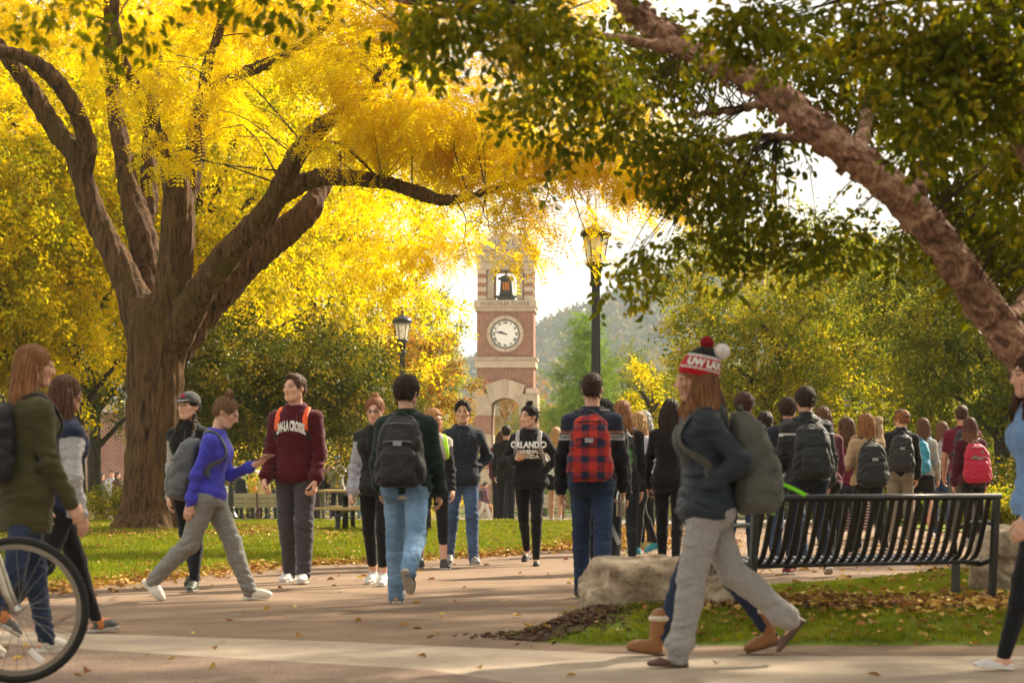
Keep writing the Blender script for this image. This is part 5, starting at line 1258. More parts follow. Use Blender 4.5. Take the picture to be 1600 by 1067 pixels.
n = 2600; y = r.uniform(17, 41, n); x = r.uniform(-9, 1.4, n); ok = x < lawn_edge(y); x, y = x[ok], y[ok]; litter(x, y, lawn_z(x, y) + .035)
n = 5200; y = r.uniform(29, 39, n); x = lawn_edge(y) + np.abs(r.normal(0, .75, n)); litter(x, y, np.full(n, .008))
n = 240; y = r.uniform(12, 29, n); x = r.uniform(-4, 3, n); ok = x > lawn_edge(y); x, y = x[ok], y[ok]; litter(x, y, np.full(len(x), .011))
n = 2600; y = r.normal(15.5, .42, n); x = r.uniform(1.0, 4.6, n); litter(x, y, bed_z(x, y) + .014)
n = 800; y = r.uniform(14.4, 21, n); x = r.uniform(0, 4.6, n); ok = x > bed_l(y); x, y = x[ok], y[ok]; litter(x, y, bed_z(x, y) + .03)
n = 900; y = r.uniform(23, 36, n); x = r.uniform(2, 7, n); litter(x, y, np.full(n, .008))
CX, CY, CZ_ = [], [], []
n = 5200; y = r.uniform(15.02, 16.1, n); x = r.uniform(.9, 4.6, n); CX.append(x); CY.append(y); CZ_.append(bed_z(x, y) + .012)
n = 1700; y = r.normal(15.0, .17, n); x = r.normal(.34, .22, n); CX.append(x); CY.append(y); CZ_.append(np.where(x > bed_l(y), bed_z(x, y), 0) + .012)
cx, cy, cz = np.concatenate(CX), np.concatenate(CY), np.concatenate(CZ_); ok = (cy > 14.4); cx, cy, cz = cx[ok], cy[ok], cz[ok]; n = len(cx); a = r.uniform(0, 6.28, n)
chip = [(np.array([(-.5, -.2, 0), (.5, -.14, 0), (.45, .2, 0), (-.45, .16, 0), (-.5, -.2, .18), (.5, -.14, .14), (.45, .2, .16), (-.45, .16, .2)]) * np.array([.05, .035, .05]), [(4, 5, 6, 7), (0, 1, 5, 4), (1, 2, 6, 5), (2, 3, 7, 6), (3, 0, 4, 7)])]
o = scatter('bark_mulch', None, np.stack([cx, cy, cz], 1), np.stack([np.cos(a), np.sin(a), r.normal(0, .2, n)], 1), r.uniform(.3, .95, n), chip, leafmat('mulch_chips', [(.03, .016, .009), (.07, .035, .018), (.13, .07, .04), (.20, .13, .08)], .02, .9, .3, 3), roll=r.normal(0, .5, n)); tag(o, kind='stuff')
X, Y, Z = np.concatenate(X), np.concatenate(Y), np.concatenate(Z) + gz(np.concatenate(Y)); n = len(X); a = r.uniform(0, 6.28, n)
o = scatter('leaf_litter', None, np.stack([X, Y, Z], 1), np.stack([np.cos(a), np.sin(a), r.normal(0, .1, n)], 1), r.uniform(.7, 1.35, n), leafv, LIT, roll=r.normal(0, .3, n)); tag(o, kind='stuff')
# ---------------------------------------------------------------- clock tower
def brickmat(name, c1, c2, mortar, bw=.21, rh=.07, ms=.011):
    m, nt, b = nmat(name, .88, .2)
    t = nt.nodes.new('ShaderNodeTexCoord'); sp = nt.nodes.new('ShaderNodeSeparateXYZ'); nt.links.new(t.outputs['Object'], sp.inputs[0])
    ad = nd(nt, 'ShaderNodeMath', operation='ADD'); nt.links.new(sp.outputs[0], ad.inputs[0]); nt.links.new(sp.outputs[1], ad.inputs[1])
    cb = nt.nodes.new('ShaderNodeCombineXYZ'); nt.links.new(ad.outputs[0], cb.inputs[0]); nt.links.new(sp.outputs[2], cb.inputs[1])
    br = nt.nodes.new('ShaderNodeTexBrick'); nt.links.new(cb.outputs[0], br.inputs['Vector'])
    for k, v in (('Color1', (*c1, 1)), ('Color2', (*c2, 1)), ('Mortar', (*mortar, 1)), ('Scale', 1), ('Mortar Size', ms), ('Brick Width', bw), ('Row Height', rh), ('Bias', 0)): br.inputs[k].default_value = v
    c = mixc(nt, br.outputs['Color'], ramp(nt, noise(nt, coords(nt), 3, 5), [(.3, (.82, .8, .8)), (.7, (1.12, 1.1, 1.1))]), 1, 'MULTIPLY')
    nt.links.new(c, b.inputs['Base Color']); iv = nd(nt, 'ShaderNodeMath', operation='SUBTRACT'); iv.inputs[0].default_value = 1; nt.links.new(br.outputs['Fac'], iv.inputs[1]); bump(nt, b, iv.outputs[0], .5, .01); return m
M['brick'] = brickmat('red_brick', (.27, .085, .048), (.20, .062, .038), (.40, .31, .22))
M['brick_far'] = brickmat('dark_red_brick', (.25, .10, .07), (.20, .08, .06), (.32, .26, .21), .22, .075)
M['stone'] = plain('limestone', (.47, .375, .27), .85, .2, 0, .12, 2.2, .2)
M['stone2'] = plain('weathered_limestone', (.40, .32, .23), .85, .2, 0, .16, 3, .2)
M['dial'] = plain('clock_dial', (.78, .75, .68), .5, .3, 0, .03)
M['black'] = plain('black_paint', (.012, .011, .010), .5, .4)
M['bronze'] = plain('dark_bronze', (.05, .055, .045), .5, .4, .2, .3)
M['orange'] = plain('orange_panel', (.75, .25, .03), .6, .3, 0, .25, 6)
M['engrave'] = plain('engraved_letters', (.17, .125, .085), .9, .1)
TD = 111.0
tower = empty('clock_tower', (PX(791.5, TD), TD, float(gz(TD))), R(-2.6)); tag(tower, 'red brick and limestone clock tower with an arch, clock face and open belfry', 'tower')
def tb(name, x0, x1, z0, z1, y0, y1, mat, parent=None, bev=.015):
    mb = MB().box((0, 0, 0), (x1 - x0, y1 - y0, z1 - z0), bev=bev); o = mb.build(name, M[mat], parent or tower); o.location = ((x0 + x1) / 2, (y0 + y1) / 2, (z0 + z1) / 2); return o
HB = 1.45; hw = 1.285
for sx in (-1, 1):
    a, b = sorted((sx * .64, sx * HB))
    for i, (z0, z1, st) in enumerate(((-.1, .5, 1), (.5, 1.79, 0), (1.79, 2.44, 1), (2.44, 3.35, 0), (3.35, 4.03, 1), (4.03, 4.88, 0), (4.88, 5.86, 1))):
        e = .02 if st else 0
        if st: tb('stone_block', a - e, b + e, z0, z1, -HB - e, HB + e, 'stone' if i % 2 else 'stone2')
        else: tb('brick_wall', a, b, z0, z1, -HB, HB, 'brick', None, 0)
tb('brick_wall', -hw, hw, 5.86, 7.05, -hw, hw, 'brick', None, 0)
# arch stones, front and back
def wedge(a0, a1, out, face):
    cx, cz, rr = 0, 4.68, 1.0
    ang = np.linspace(a0, a1, 5); inn = [(rr * math.sin(a) * .64 / .71 , cz + rr * math.cos(a)) for a in ang]
    y0, y1 = (-HB - .05, -HB + .45) if face < 0 else (HB - .45, HB + .05)
    poly = inn + out[::-1]; n = len(poly); V = [(x, y0, z) for x, z in poly] + [(x, y1, z) for x, z in poly]
    Fc = [tuple(range(n)), tuple(range(2 * n - 1, n - 1, -1))] + [(i, i + n, (i + 1) % n + n, (i + 1) % n) for i in range(n)]
    mb = MB(); mb.add(V, Fc); return mb
top_line = lambda x: 6.55 - .32 * abs(x) / 1.0
edges = [-.785, -.47, -.16, .16, .47, .785]; xo = [-.92, -.60, -.2, .2, .60, .92]
for fc in (-1, 1):
    for i in range(5):
        o_ = [(x, top_line(x)) for x in ((xo[i], 0, xo[i + 1]) if i == 2 else (xo[i], xo[i + 1]))]
        wedge(edges[i], edges[i + 1], o_, fc).build('arch_stone', M['stone' if i % 2 else 'stone2'], tower)
    for sx in (-1, 1):
        a, b = sorted((sx * .935, sx * (HB + .02))); y0, y1 = (-HB - .03, -HB + .4) if fc < 0 else (HB - .4, HB + .03)
        tb('stone_block', a, b, 5.87, 6.12, y0, y1, 'stone')
# middle cornice, clock stage, name band
tb('stone_cornice', -hw - .10, hw + .10, 7.05, 7.38, -hw - .10, hw + .10, 'stone'); tb('stone_cornice', -hw - .16, hw + .16, 7.38, 7.53, -hw - .16, hw + .16, 'stone2')
tb('brick_wall', -hw, hw, 7.53, 9.60, -hw, hw, 'brick', None, 0)
tb('stone_cornice', -hw - .08, hw + .08, 9.60, 9.80, -hw - .08, hw + .08, 'stone2')
band = tb('name_band', -hw - .13, hw + .13, 9.80, 10.10, -hw - .13, hw + .13, 'stone')
def sign(s, size, loc, mat, parent, sx=1.0, bold=.004):
    m = text_mesh(s, size, bold=bold); m.materials.clear(); m.materials.append(M[mat]); o = link('lettering', m, parent); o.location = loc; o.rotation_euler = (R(90), 0, 0); o.scale = (sx, 1, 1); return o
sign('HOESCHLER TOWER', .235, (0, -hw - .13 - .006 + 0, -.085), 'engrave', band, 1.02, .003)
# clock
def ring(r0, r1, y0, y1, n=48):
    V, Fc = [], []
    for k in range(n):
        a = 2 * math.pi * k / n
        for rr, y in ((r0, y0), (r1, y0), (r1, y1), (r0, y1)): V.append((rr * math.sin(a), y, rr * math.cos(a)))
    for k in range(n):
        j = (k + 1) % n
        for q in range(4): Fc.append((k * 4 + q, k * 4 + (q + 1) % 4, j * 4 + (q + 1) % 4, j * 4 + q))
    return MB().add(V, Fc)
CZ = 8.58
clock = empty('clock', (0, 0, 0)); clock.parent = tower; clock.location = (0, -hw, CZ)
def cpart(mb, name, mat): return mb.build(name, M[mat], clock)
for k in range(8):
    V, Fc = [], []; n = 7
    for j in range(n):
        a = 2 * math.pi * (k + .02 + .96 * j / (n - 1)) / 8
        for rr, y in ((.655, -.07), (.83, -.07), (.83, .01), (.655, .01)): V.append((rr * math.sin(a), y, rr * math.cos(a)))
    Fc = [(j * 4 + q, j * 4 + (q + 1) % 4, j * 4 + 4 + (q + 1) % 4, j * 4 + 4 + q) for j in range(n - 1) for q in range(4)] + [(3, 2, 1, 0), tuple((n - 1) * 4 + q for q in range(4))]
    cpart(MB().add(V, Fc), 'stone_ring_block', 'stone')
cpart(MB().add([(.64 * math.sin(a), -.03, .64 * math.cos(a)) for a in np.linspace(0, 2 * math.pi, 48, False)] + [(.64 * math.sin(a), .0, .64 * math.cos(a)) for a in np.linspace(0, 2 * math.pi, 48, False)], [tuple(range(48)), *[(i, i + 48, (i + 1) % 48 + 48, (i + 1) % 48) for i in range(48)]]), 'dial', 'dial')
cpart(ring(.615, .66, -.085, -.02), 'dial_rim', 'black')
for k, nm in enumerate(('XII', 'I', 'II', 'III', 'IIII', 'V', 'VI', 'VII', 'VIII', 'IX', 'X', 'XI')):
    m = text_mesh(nm, .17, bold=.006); m.materials.clear(); m.materials.append(M['black']); o = link('numeral', m, clock); a = 2 * math.pi * k / 12
    o.rotation_euler = Euler((R(90), 0, 0)); o.matrix_local = Matrix.Translation((.455 * math.sin(a), -.036, .455 * math.cos(a))) @ Matrix.Rotation(a, 4, 'Y') @ Matrix.Rotation(R(90), 4, 'X')
for nm, a, L, w, y in (('hour_hand', 360 * 9.78 / 12, .34, .07, -.05), ('minute_hand', 360 * 47 / 60, .54, .045, -.064)):
    a = R(a); d = vec(math.sin(a), 0, math.cos(a)); s = vec(math.cos(a), 0, -math.sin(a)); pts = [-d * .1 - s * w * .3, -d * .1 + s * w * .3, d * L * .6 + s * w * .5, d * L, d * L * .6 - s * w * .5]
    V = [p + vec(0, y, 0) for p in pts] + [p + vec(0, y + .01, 0) for p in pts]; cpart(MB().add(V, [(0, 1, 2, 3, 4), *[(i, i + 5, (i + 1) % 5 + 5, (i + 1) % 5) for i in range(5)]]), nm, 'black')
# belfry
for sx in (-1, 1):
    for sy in (-1, 1):
        a, b = sorted((sx * .86, sx * (hw - .02))); c, d = sorted((sy * .86, sy * (hw - .02))); z = 10.12
        for i in range(7):
            h = .205 if i % 2 == 0 else .19
            tb('stone_block' if i % 2 == 0 else 'brick_course', a, b, z, z + h - .002, c, d, 'stone' if i % 2 == 0 else 'brick', None, .008 if i % 2 == 0 else 0); z += h
        for (x0, x1, y0, y1) in ((sx * .52, sx * .80, sy * .9, sy * 1.2), (sx * .9, sx * 1.2, sy * .52, sy * .80)):
            x0, x1 = sorted((x0, x1)); y0, y1 = sorted((y0, y1)); tb('stone_column', x0, x1, 10.14, 11.50, y0, y1, 'stone2', None, .03)
tb('belfry_sill', -hw, hw, 10.10, 10.122, -hw, hw, 'stone2', None, .004)
tb('stone_beam', -hw - .02, hw + .02, 11.50, 11.86, -hw - .02, hw + .02, 'stone'); tb('stone_beam', -hw - .1, hw + .1, 11.86, 12.08, -hw - .1, hw + .1, 'stone2'); tb('stone_beam', -hw - .05, hw + .05, 12.08, 12.38, -hw - .05, hw + .05, 'stone'); tb('stone_cornice', -hw - .2, hw + .2, 12.38, 12.5, -hw - .2, hw + .2, 'stone2')
g = hw + .18; z0, z1 = 12.5, 13.28      # gabled roof on four sides
V = [(-g, -g, z0), (g, -g, z0), (g, g, z0), (-g, g, z0), (0, -g, z1), (g, 0, z1), (0, g, z1), (-g, 0, z1), (0, 0, z1)]
MB().add(V, [(0, 1, 4), (1, 2, 5), (2, 3, 6), (3, 0, 7), (4, 1, 8), (1, 5, 8), (5, 2, 8), (2, 6, 8), (6, 3, 8), (3, 7, 8), (7, 0, 8), (0, 4, 8), (3, 2, 1, 0)]).build('gabled_roof', M['stone'], tower)
sign('U W L', .30, (0, -g - .006, 12.6), 'engrave', tower, 1.15)
bell = empty('bell_lantern', (0, 0, 0)); bell.parent = tower; bell.location = (0, -.4, 10.122)
def bp(nm, mb, mat): return mb.build(nm, M[mat], bell)
bp('lantern_base', MB().box((0, 0, .13), (.78, .6, .25), bev=.03), 'bronze'); bp('lantern_sill', MB().box((0, 0, .32), (.60, .5, .12), bev=.02), 'bronze')
bp('lantern_body', MB().add(*[[(x * w, y * w * .8, z) for z, w in ((.38, .28), (.98, .24)) for x, y in ((-1, -1), (1, -1), (1, 1), (-1, 1))], [(3, 2, 1, 0), (4, 5, 6, 7), (0, 1, 5, 4), (1, 2, 6, 5), (2, 3, 7, 6), (3, 0, 4, 7)]]), 'bronze')
bp('lantern_roof', MB().add([(-.36, -.3, .98), (.36, -.3, .98), (.36, .3, .98), (-.36, .3, .98), (-.36, -.3, 1.04), (.36, -.3, 1.04), (.36, .3, 1.04), (-.36, .3, 1.04), (0, -.3, 1.2), (0, .3, 1.2)], [(3, 2, 1, 0), (0, 1, 5, 4), (1, 2, 6, 5), (2, 3, 7, 6), (3, 0, 4, 7), (4, 5, 8), (5, 6, 9, 8), (6, 7, 9), (7, 4, 8, 9)]), 'bronze')
bp('orange_panel', MB().box((0, -.215, .68), (.30, .03, .38), bev=.01), 'orange')
for sx in (-1, 1): bp('side_beam', MB().box((sx * .47, 0, .2), (.16, .2, .1)), 'bronze'); bp('panel_bar', MB().box((sx * .06, -.235, .68), (.03, .02, .4)), 'bronze')
bp('hanging_rod', MB().box((0, 0, 1.29), (.06, .06, .18)), 'bronze')
# ---------------------------------------------------------------- street lamps
def glassmat():
    m = bpy.data.materials.new('frosted_lamp_glass'); m.use_nodes = True; nt = m.node_tree; b = nt.nodes['Principled BSDF']; b.inputs['Base Color'].default_value = (.80, .76, .66, 1); b.inputs['Roughness'].default_value = .2
    tr = nt.nodes.new('ShaderNodeBsdfTranslucent'); tr.inputs['Color'].default_value = (.9, .86, .76, 1); tp = nt.nodes.new('ShaderNodeBsdfTransparent')
    mx = nd(nt, 'ShaderNodeMixShader', Fac=.6); nt.links.new(b.outputs[0], mx.inputs[1]); nt.links.new(tr.outputs[0], mx.inputs[2]); m2 = nd(nt, 'ShaderNodeMixShader', Fac=.18); nt.links.new(mx.outputs[0], m2.inputs[1]); nt.links.new(tp.outputs[0], m2.inputs[2])
    nt.links.new(m2.outputs[0], nt.nodes['Material Output'].inputs['Surface']); return m
M['lamp_glass'] = glassmat()
def make_lamp():
    root = empty('street_lamp'); tag(root, 'x', 'street lamp', 'black street lamps with lanterns')
    MB().lathe([(.21, 0), (.21, .08), (.19, .11), (.15, .17), (.11, .25), (.095, .31), (.105, .33), (.09, .36)], 16).build('base', M['black_metal'], root, True)
    V, Fc = [], []; n = 32
    for z, q in ((.35, .078), (1.9, .066), (3.42, .055)):
        for k in range(n): rr = q * (1.0 if k % 2 else .9); V.append((rr * math.cos(2 * math.pi * k / n), rr * math.sin(2 * math.pi * k / n), z))
    Fc = [(i * n + k, i * n + (k + 1) % n, (i + 1) * n + (k + 1) % n, (i + 1) * n + k) for i in range(2) for k in range(n)]
    MB().add(V, Fc).build('pole', M['black_metal'], root)
    MB().lathe([(.055, 3.40), (.085, 3.42), (.085, 3.46), (.07, 3.48), (.075, 3.62), (.095, 3.66), (.13, 3.68), (.135, 3.71), (.11, 3.73)], 16).build('collar', M['black_metal'], root, True)
    MB().lathe([(.105, 3.73), (.165, 4.07)], 6, cap=False).build('glass', M['lamp_glass'], root)
    MB().lathe([(.03, 3.73), (.035, 3.80), (.05, 3.86), (.05, 3.90), (.02, 3.93)], 12).build('bulb', plain('bulb_glass', (.8, .78, .7), .3), root, True)
    for k in range(6):
        a = 2 * math.pi * k / 6; MB().tube([(.108 * math.cos(a), .108 * math.sin(a), 3.72), (.169 * math.cos(a), .169 * math.sin(a), 4.08)], .008, 6).build('lantern_bar', M['black_metal'], root)
    cap = MB().lathe([(.165, 4.05), (.20, 4.07), (.215, 4.09), (.205, 4.125), (.17, 4.165), (.12, 4.195), (.07, 4.21), (.06, 4.235), (.03, 4.245)], 18).build('cap', M['black_metal'], root, True)
    MB().lathe([(.012, 4.24), (.016, 4.27), (.03, 4.295), (.012, 4.325), (.004, 4.35)], 10).build('finial', M['black_metal'], cap, True)
    return root
lamp = make_lamp()
for i, (px, d, lab) in enumerate(((931, 32.2, 'tall black street lamp wrapped with yellow leaves, nearest of the lamps'), (628.5, 50, 'black street lamp left of the clock tower'), (361, 66.5, 'distant black street lamp with its flared base in view behind the blue sweater'))):
    o = lamp if i == 0 else copy_tree(lamp); o.location = (PX(px, d), d, float(gz(d))); o['label'] = lab

# ---------------------------------------------------------------- steel bench seen from behind
A0, A1 = vec(PX(1180, 15.05), 15.05), vec(PX(1556, 15.8), 15.8)
bench = empty('park_bench', (A0[0], A0[1], .175), math.atan2(A1[1] - A0[1], A1[0] - A0[0])); tag(bench, 'black steel bench of curved vertical slats seen from behind', 'bench'); BLn = float(np.linalg.norm(A1 - A0))
prof = np.array([(-.005, .675), (.03, .56), (.075, .43), (.115, .335), (.155, .285), (.215, .262), (.30, .268), (.40, .29), (.47, .298), (.505, .28), (.51, .25)])
pp = smooth_path([(0, a, b) for a, b in prof], 20)
def strap_mesh(w, th):
    V, Fc = [], []
    for i in range(len(pp)):
        t = unit(pp[min(i + 1, 19)] - pp[max(i - 1, 0)]); n_ = np.cross(vec(1, 0, 0), t)
        for sx, sn in ((-1, -1), (1, -1), (1, 1), (-1, 1)): V.append(pp[i] + vec(sx * w / 2, 0, 0) + n_ * sn * th / 2)
    for i in range(19):
        for q in range(4): Fc.append((i * 4 + q, i * 4 + (q + 1) % 4, i * 4 + 4 + (q + 1) % 4, i * 4 + 4 + q))
    return mesh_from('slat', V, Fc + [(3, 2, 1, 0), (76, 77, 78, 79)])
sm = strap_mesh(.038, .009); sm.materials.append(M['black_metal'])
ns = 26
for k in range(ns):
    o = link('slat', sm, bench); o.location = (.06 + (BLn - .12) * k / (ns - 1), 0, 0)
MB().tube([(-.03, -.008, .685), (BLn + .03, -.008, .685)], .021, 12).build('top_rail', M['black_metal'], bench, True)
MB().tube([(0, .505, .262), (BLn, .505, .262)], .016, 10).build('front_rail', M['black_metal'], bench, True)
MB().tube([(0, .185, .255), (BLn, .185, .255)], .016, 10).build('lower_rail', M['black_metal'], bench, True)
for x in (.0, BLn):
    MB().box((0, 0, 0), (.045, .032, .76), bev=.004, M=Matrix.Rotation(R(4.5), 3, 'X')).build('rear_leg', M['black_metal'], bench).location = (x, .022, .31)
    MB().box((0, 0, 0), (.045, .04, .33), bev=.004).build('front_leg', M['black_metal'], bench).location = (x, .45, .12)
    MB().tube([(x, .02, .275), (x, .18, .235), (x, .45, .25)], .017, 8).build('side_brace', M['black_metal'], bench, True)
    MB().tube([(x, .0, .50), (x, .10, .515), (x, .30, .505), (x, .42, .47), (x, .46, .40), (x, .455, .27)], .015, 8).build('armrest', M['black_metal'], bench, True)
# ---------------------------------------------------------------- boulders
def rockmat():
    m, nt, b = nmat('rough_limestone', .92, .15); v = coords(nt); n = noise(nt, v, 3.5, 8, .68, .6); n2 = noise(nt, v, 19, 6, .7)
    c = ramp(nt, n, [(.32, (.13, .09, .06)), (.46, (.34, .26, .18)), (.62, (.56, .47, .35)), (.75, (.48, .35, .21))])
    nt.links.new(mixc(nt, c, ramp(nt, n2, [(.3, (.6, .58, .55)), (.62, (1.12, 1.1, 1.08))]), .9, 'MULTIPLY'), b.inputs['Base Color']); bump(nt, b, n2, .9, .03); return m
M['rock'] = rockmat()
def boulder(label, px, d, size, seed, rz, zb):
    w, dp, h = size; c, s = math.cos(rz), math.sin(rz); Mx = np.array([[c, -s, 0], [s, c, 0], [0, 0, 1]])
    pr = [rbox((0, 0, h * .42), (w * .5, dp * .5, h * .56), .09, 0, 'u', Mx), ell((w * .22, 0, h * .3), (w * .33, dp * .5, h * .5), .1), rbox((-w * .3, -.05, h * .3), (w * .24, dp * .42, h * .42), .06, .06, 'u', Mx), ell((w * .55, -dp * .3, h * 1.0), (w * .3, dp * .4, h * .3), .08, 's'), ell((-w * .6, -dp * .5, h * .95), (w * .24, dp * .3, h * .35), .06, 's')]
    def ds(p): return .035 * wrinkle(p, 5.5, 8, seed) + .016 * wrinkle(p, 15, 22, seed + 3) + .006 * wrinkle(p, 45, 60, seed + 5)
    V, Q = nets(pr, .014, ds, .06); o = link('boulder', mesh_from('boulder', V, Q, True), None, M['rock']); o.location = (PX(px, d), d, zb); tag(o, label, 'boulder', 'boulders edging the raised bed'); return o
boulder('low flat-topped limestone boulder behind the grey sweatpants', 1028, 15.5, (.86, .55, .42), 1, .1, .03)
boulder('tan boulder behind the right end of the bench', 1600, 16.9, (.62, .5, .50), 5, -.3, .12)
# ---------------------------------------------------------------- picnic table
M['wood'] = plain('yellowed_wood', (.36, .27, .12), .7, .25, 0, .2, 12)
pt = empty('picnic_table', (PX(600, 34), 34, .03), R(-6)); tag(pt, 'picnic table with yellowed wooden boards on black curved legs', 'picnic table')
for k in range(5): MB().box((0, 0, 0), (1.75, .135, .035), bev=.005).build('table_plank', M['wood'], pt).location = (0, -.29 + .145 * k, .63)
for sy in (-1, 1):
    for k in range(2): MB().box((0, 0, 0), (1.75, .125, .035), bev=.005).build('seat_plank', M['wood'], pt).location = (-.32 * (sy < 0), sy * (.62 + .068 * (1 if k else -1)), .39)
for sx in (-1, 1):
    MB().tube([(sx * .55, 0, .60), (sx * .55, 0, .02)], .045, 8).build('pedestal', M['black_metal'], pt, True)
    for sy in (-1, 1): MB().tube(smooth_path([(sx * .55, sy * .1, .35), (sx * .55, sy * .45, .37), (sx * .55, sy * .62, .33), (sx * .55, sy * .60, .2), (sx * .55, sy * .72, .0)], 12), .035, 8).build('curved_leg', M['black_metal'], pt, True)
    MB().box((sx * .55, 0, .585), (.07, .66, .04)).build('top_bracket', M['black_metal'], pt)
# ---------------------------------------------------------------- far slat benches
M['grey_wood'] = plain('grey_slats', (.33, .29, .23), .8, .2, 0, .15, 8); M['rust'] = plain('brown_bench_iron', (.11, .035, .025), .6, .3)
def make_fbench():
    root = empty('slat_bench'); tag(root, 'x', 'bench', 'grey slat benches along the plaza'); L = 1.75
    for k in range(3): MB().box((0, 0, 0), (L, .03, .125), bev=.004, M=Matrix.Rotation(R(-10), 3, 'X')).build('back_slat', M['grey_wood'], root).location = (0, -.02 - .02 * k, .42 + .14 * k)
    for k in range(3): MB().box((0, 0, 0), (L, .125, .03), bev=.004).build('seat_slat', M['grey_wood'], root).location = (0, .07 + .14 * k, .40)
    for sx in (-1, 0, 1):
        MB().tube([(sx * .8, -.09, 0), (sx * .8, -.03, .38), (sx * .8, -.085, .78)], .028, 6).build('rear_leg', M['rust'], root); MB().tube([(sx * .8, .4, 0), (sx * .8, .38, .38), (sx * .8, -.02, .36)], .028, 6).build('front_leg', M['rust'], root)
    return root
fb = make_fbench()
for i, (px, d, rz, lab) in enumerate(((305, 70, 0, 'grey slat bench half hidden by the locust trunk and the walker'), (402, 70, 0, 'grey slat bench behind the far lamp base'), (497, 70, 0, 'grey slat bench behind the maroon hoodie'), (592, 70, 0, 'grey slat bench behind the picnic table'), (838, 72, 0, 'grey slat bench right of the tower arch behind the black hoodie'), (962, 66, 4, 'grey slat bench behind the plaid backpack'), (1052, 66, 4, 'grey slat bench left of the bobble hat'))):
    o = fb if i == 0 else copy_tree(fb); o.location = (PX(px, d), d, float(gz(d)) + .01); o.rotation_euler = (0, 0, R(rz)); o['label'] = lab
# ---------------------------------------------------------------- buildings
M['glass'] = plain('blue_grey_glass', (.16, .20, .235), .12, .6, 0, .2, .4); M['trim'] = plain('pale_trim', (.5, .47, .42), .7, .2); M['roof'] = plain('grey_roof', (.22, .23, .25), .7, .2, 0, .12, 2); M['dark_glass'] = plain('dark_window', (.03, .035, .04), .1, .6)
def building(name, label, x0, x1, d, dep, h, wall, wins, roof='flat', zb=None):
    z = float(gz(d)) if zb is None else zb; cx = (x0 + x1) / 2; w = x1 - x0
    root = empty(name, (cx, d + dep / 2, z)); tag(root, label, 'building')
    MB().box((0, 0, h / 2 - .2), (w, dep, h + .4)).build('wall', M[wall], root)
    for (wx, wz, ww, wh, nx, nz) in wins:
        f = MB().box((0, 0, 0), (ww + .2, .12, wh + .2), bev=.02).build('window', M['trim'], root); f.location = (wx - cx, -dep / 2 - .03, wz)
        for i in range(nx):
            for j in range(nz): MB().box((0, 0, 0), (ww / nx - .07, .03, wh / nz - .07)).build('pane', M['dark_glass' if wall != 'trim' else 'glass'], f).location = ((i + .5 - nx / 2) * ww / nx, -.066, (j + .5 - nz / 2) * wh / nz)
    if roof == 'flat': MB().box((0, 0, h + .15), (w + .3, dep + .3, .3), bev=.03).build('parapet', M['trim'], root)
    else:
        o = .5; V = [(-w / 2 - o, -dep / 2 - o, h), (w / 2 + o, -dep / 2 - o, h), (w / 2 + o, dep / 2 + o, h), (-w / 2 - o, dep / 2 + o, h), (-w / 2 + dep * .4, 0, h + roof), (w / 2 - dep * .4, 0, h + roof)]
        MB().add(V, [(3, 2, 1, 0), (0, 1, 5, 4), (1, 2, 5), (2, 3, 4, 5), (3, 0, 4)]).build('roof', M['roof'], root)
    return root
building('brick_building', 'low red brick building behind the conifer at the left', PX(-260, 92), PX(212, 92), 92, 12, 4.2, 'brick_far', [(PX(p, 92), 2.3, 1.5, 1.6, 2, 2) for p in (-60, 20, 100)], zb=-1.3)
building('glass_building', 'blue-grey glass walled building left of the clock tower', PX(520, 175), PX(752, 175), 175, 12, 7.2, 'trim', [(PX(536 + 27 * i, 175), 1.9 + 3.1 * j, 1.15, 2.7, 1, 2) for i in range(9) for j in range(2)])
building('brick_hall', 'pink brick hall with a grey roof rising behind the right hand maples', PX(1300, 118), PX(1800, 118), 118, 16, 10.6, 'brick_far', [(PX(1340 + 60 * i, 118), 2.4 + 3.4 * j, 1.2, 1.8, 2, 2) for i in range(6) for j in range(3)], 3.2)
# stone seats and planter
def slabseat(px, d, w, lab):
    o = empty('stone_seat', (PX(px, d), d, float(gz(d)))); tag(o, lab, 'stone bench', 'stone benches by the brick building'); MB().box((0, 0, .44), (w, .5, .1), bev=.02).build('seat', M['stone'], o)
    for sx in (-1, 1): MB().box((sx * w * .36, 0, .195), (.28, .42, .39), bev=.02).build('support', M['stone2'], o)
slabseat(150, 56, 1.0, 'tan stone bench left of the grassy shrub'); slabseat(118, 58, .8, 'smaller stone bench at the edge of the brown haired walker')
# white vans behind the crowd
M['white_paint'] = plain('white_car_paint', (.72, .71, .69), .25, .5, 0, .04)
def van(px, d, lab, rz):
    o = empty('parked_van', (PX(px, d), d, float(gz(d))), R(rz)); tag(o, lab, 'van', 'white vans parked beyond the plaza')
    pr = [rbox((0, 0, .95), (2.3, .92, .55), .16), rbox((.25, 0, 1.65), (1.75, .82, .45), .2, .15)]
    V, Q = nets(pr, .07); link('body', mesh_from('body', V, Q, True), o, M['white_paint'])
    for x in (-1.0, .1, 1.2): MB().box((x + .15, -.86, 1.68), (.85, .06, .45), bev=.02).build('window', M['dark_glass'], o)
    MB().box((-1.62, 0, 1.62), (.12, 1.3, .5), bev=.03).build('windscreen', M['dark_glass'], o)
    for sx in (-1.45, 1.45):
        for sy in (-1, 1):
            t = MB().add(*(lambda mb: (mb.V, mb.Fc))(ring(.18, .34, -.11, .11, 20))).build('wheel', M['rubber'], o); t.location = (sx, sy * .86, .34)
            k = MB().add(*(lambda mb: (mb.V, mb.Fc))(ring(.02, .18, -.09, .09, 14))).build('rim', M['grey_metal'], t)
    for sy in (-1, 1): MB().box((-2.29, sy * .6, .95), (.06, .3, .16), bev=.02).build('headlight', M['dial'], o)
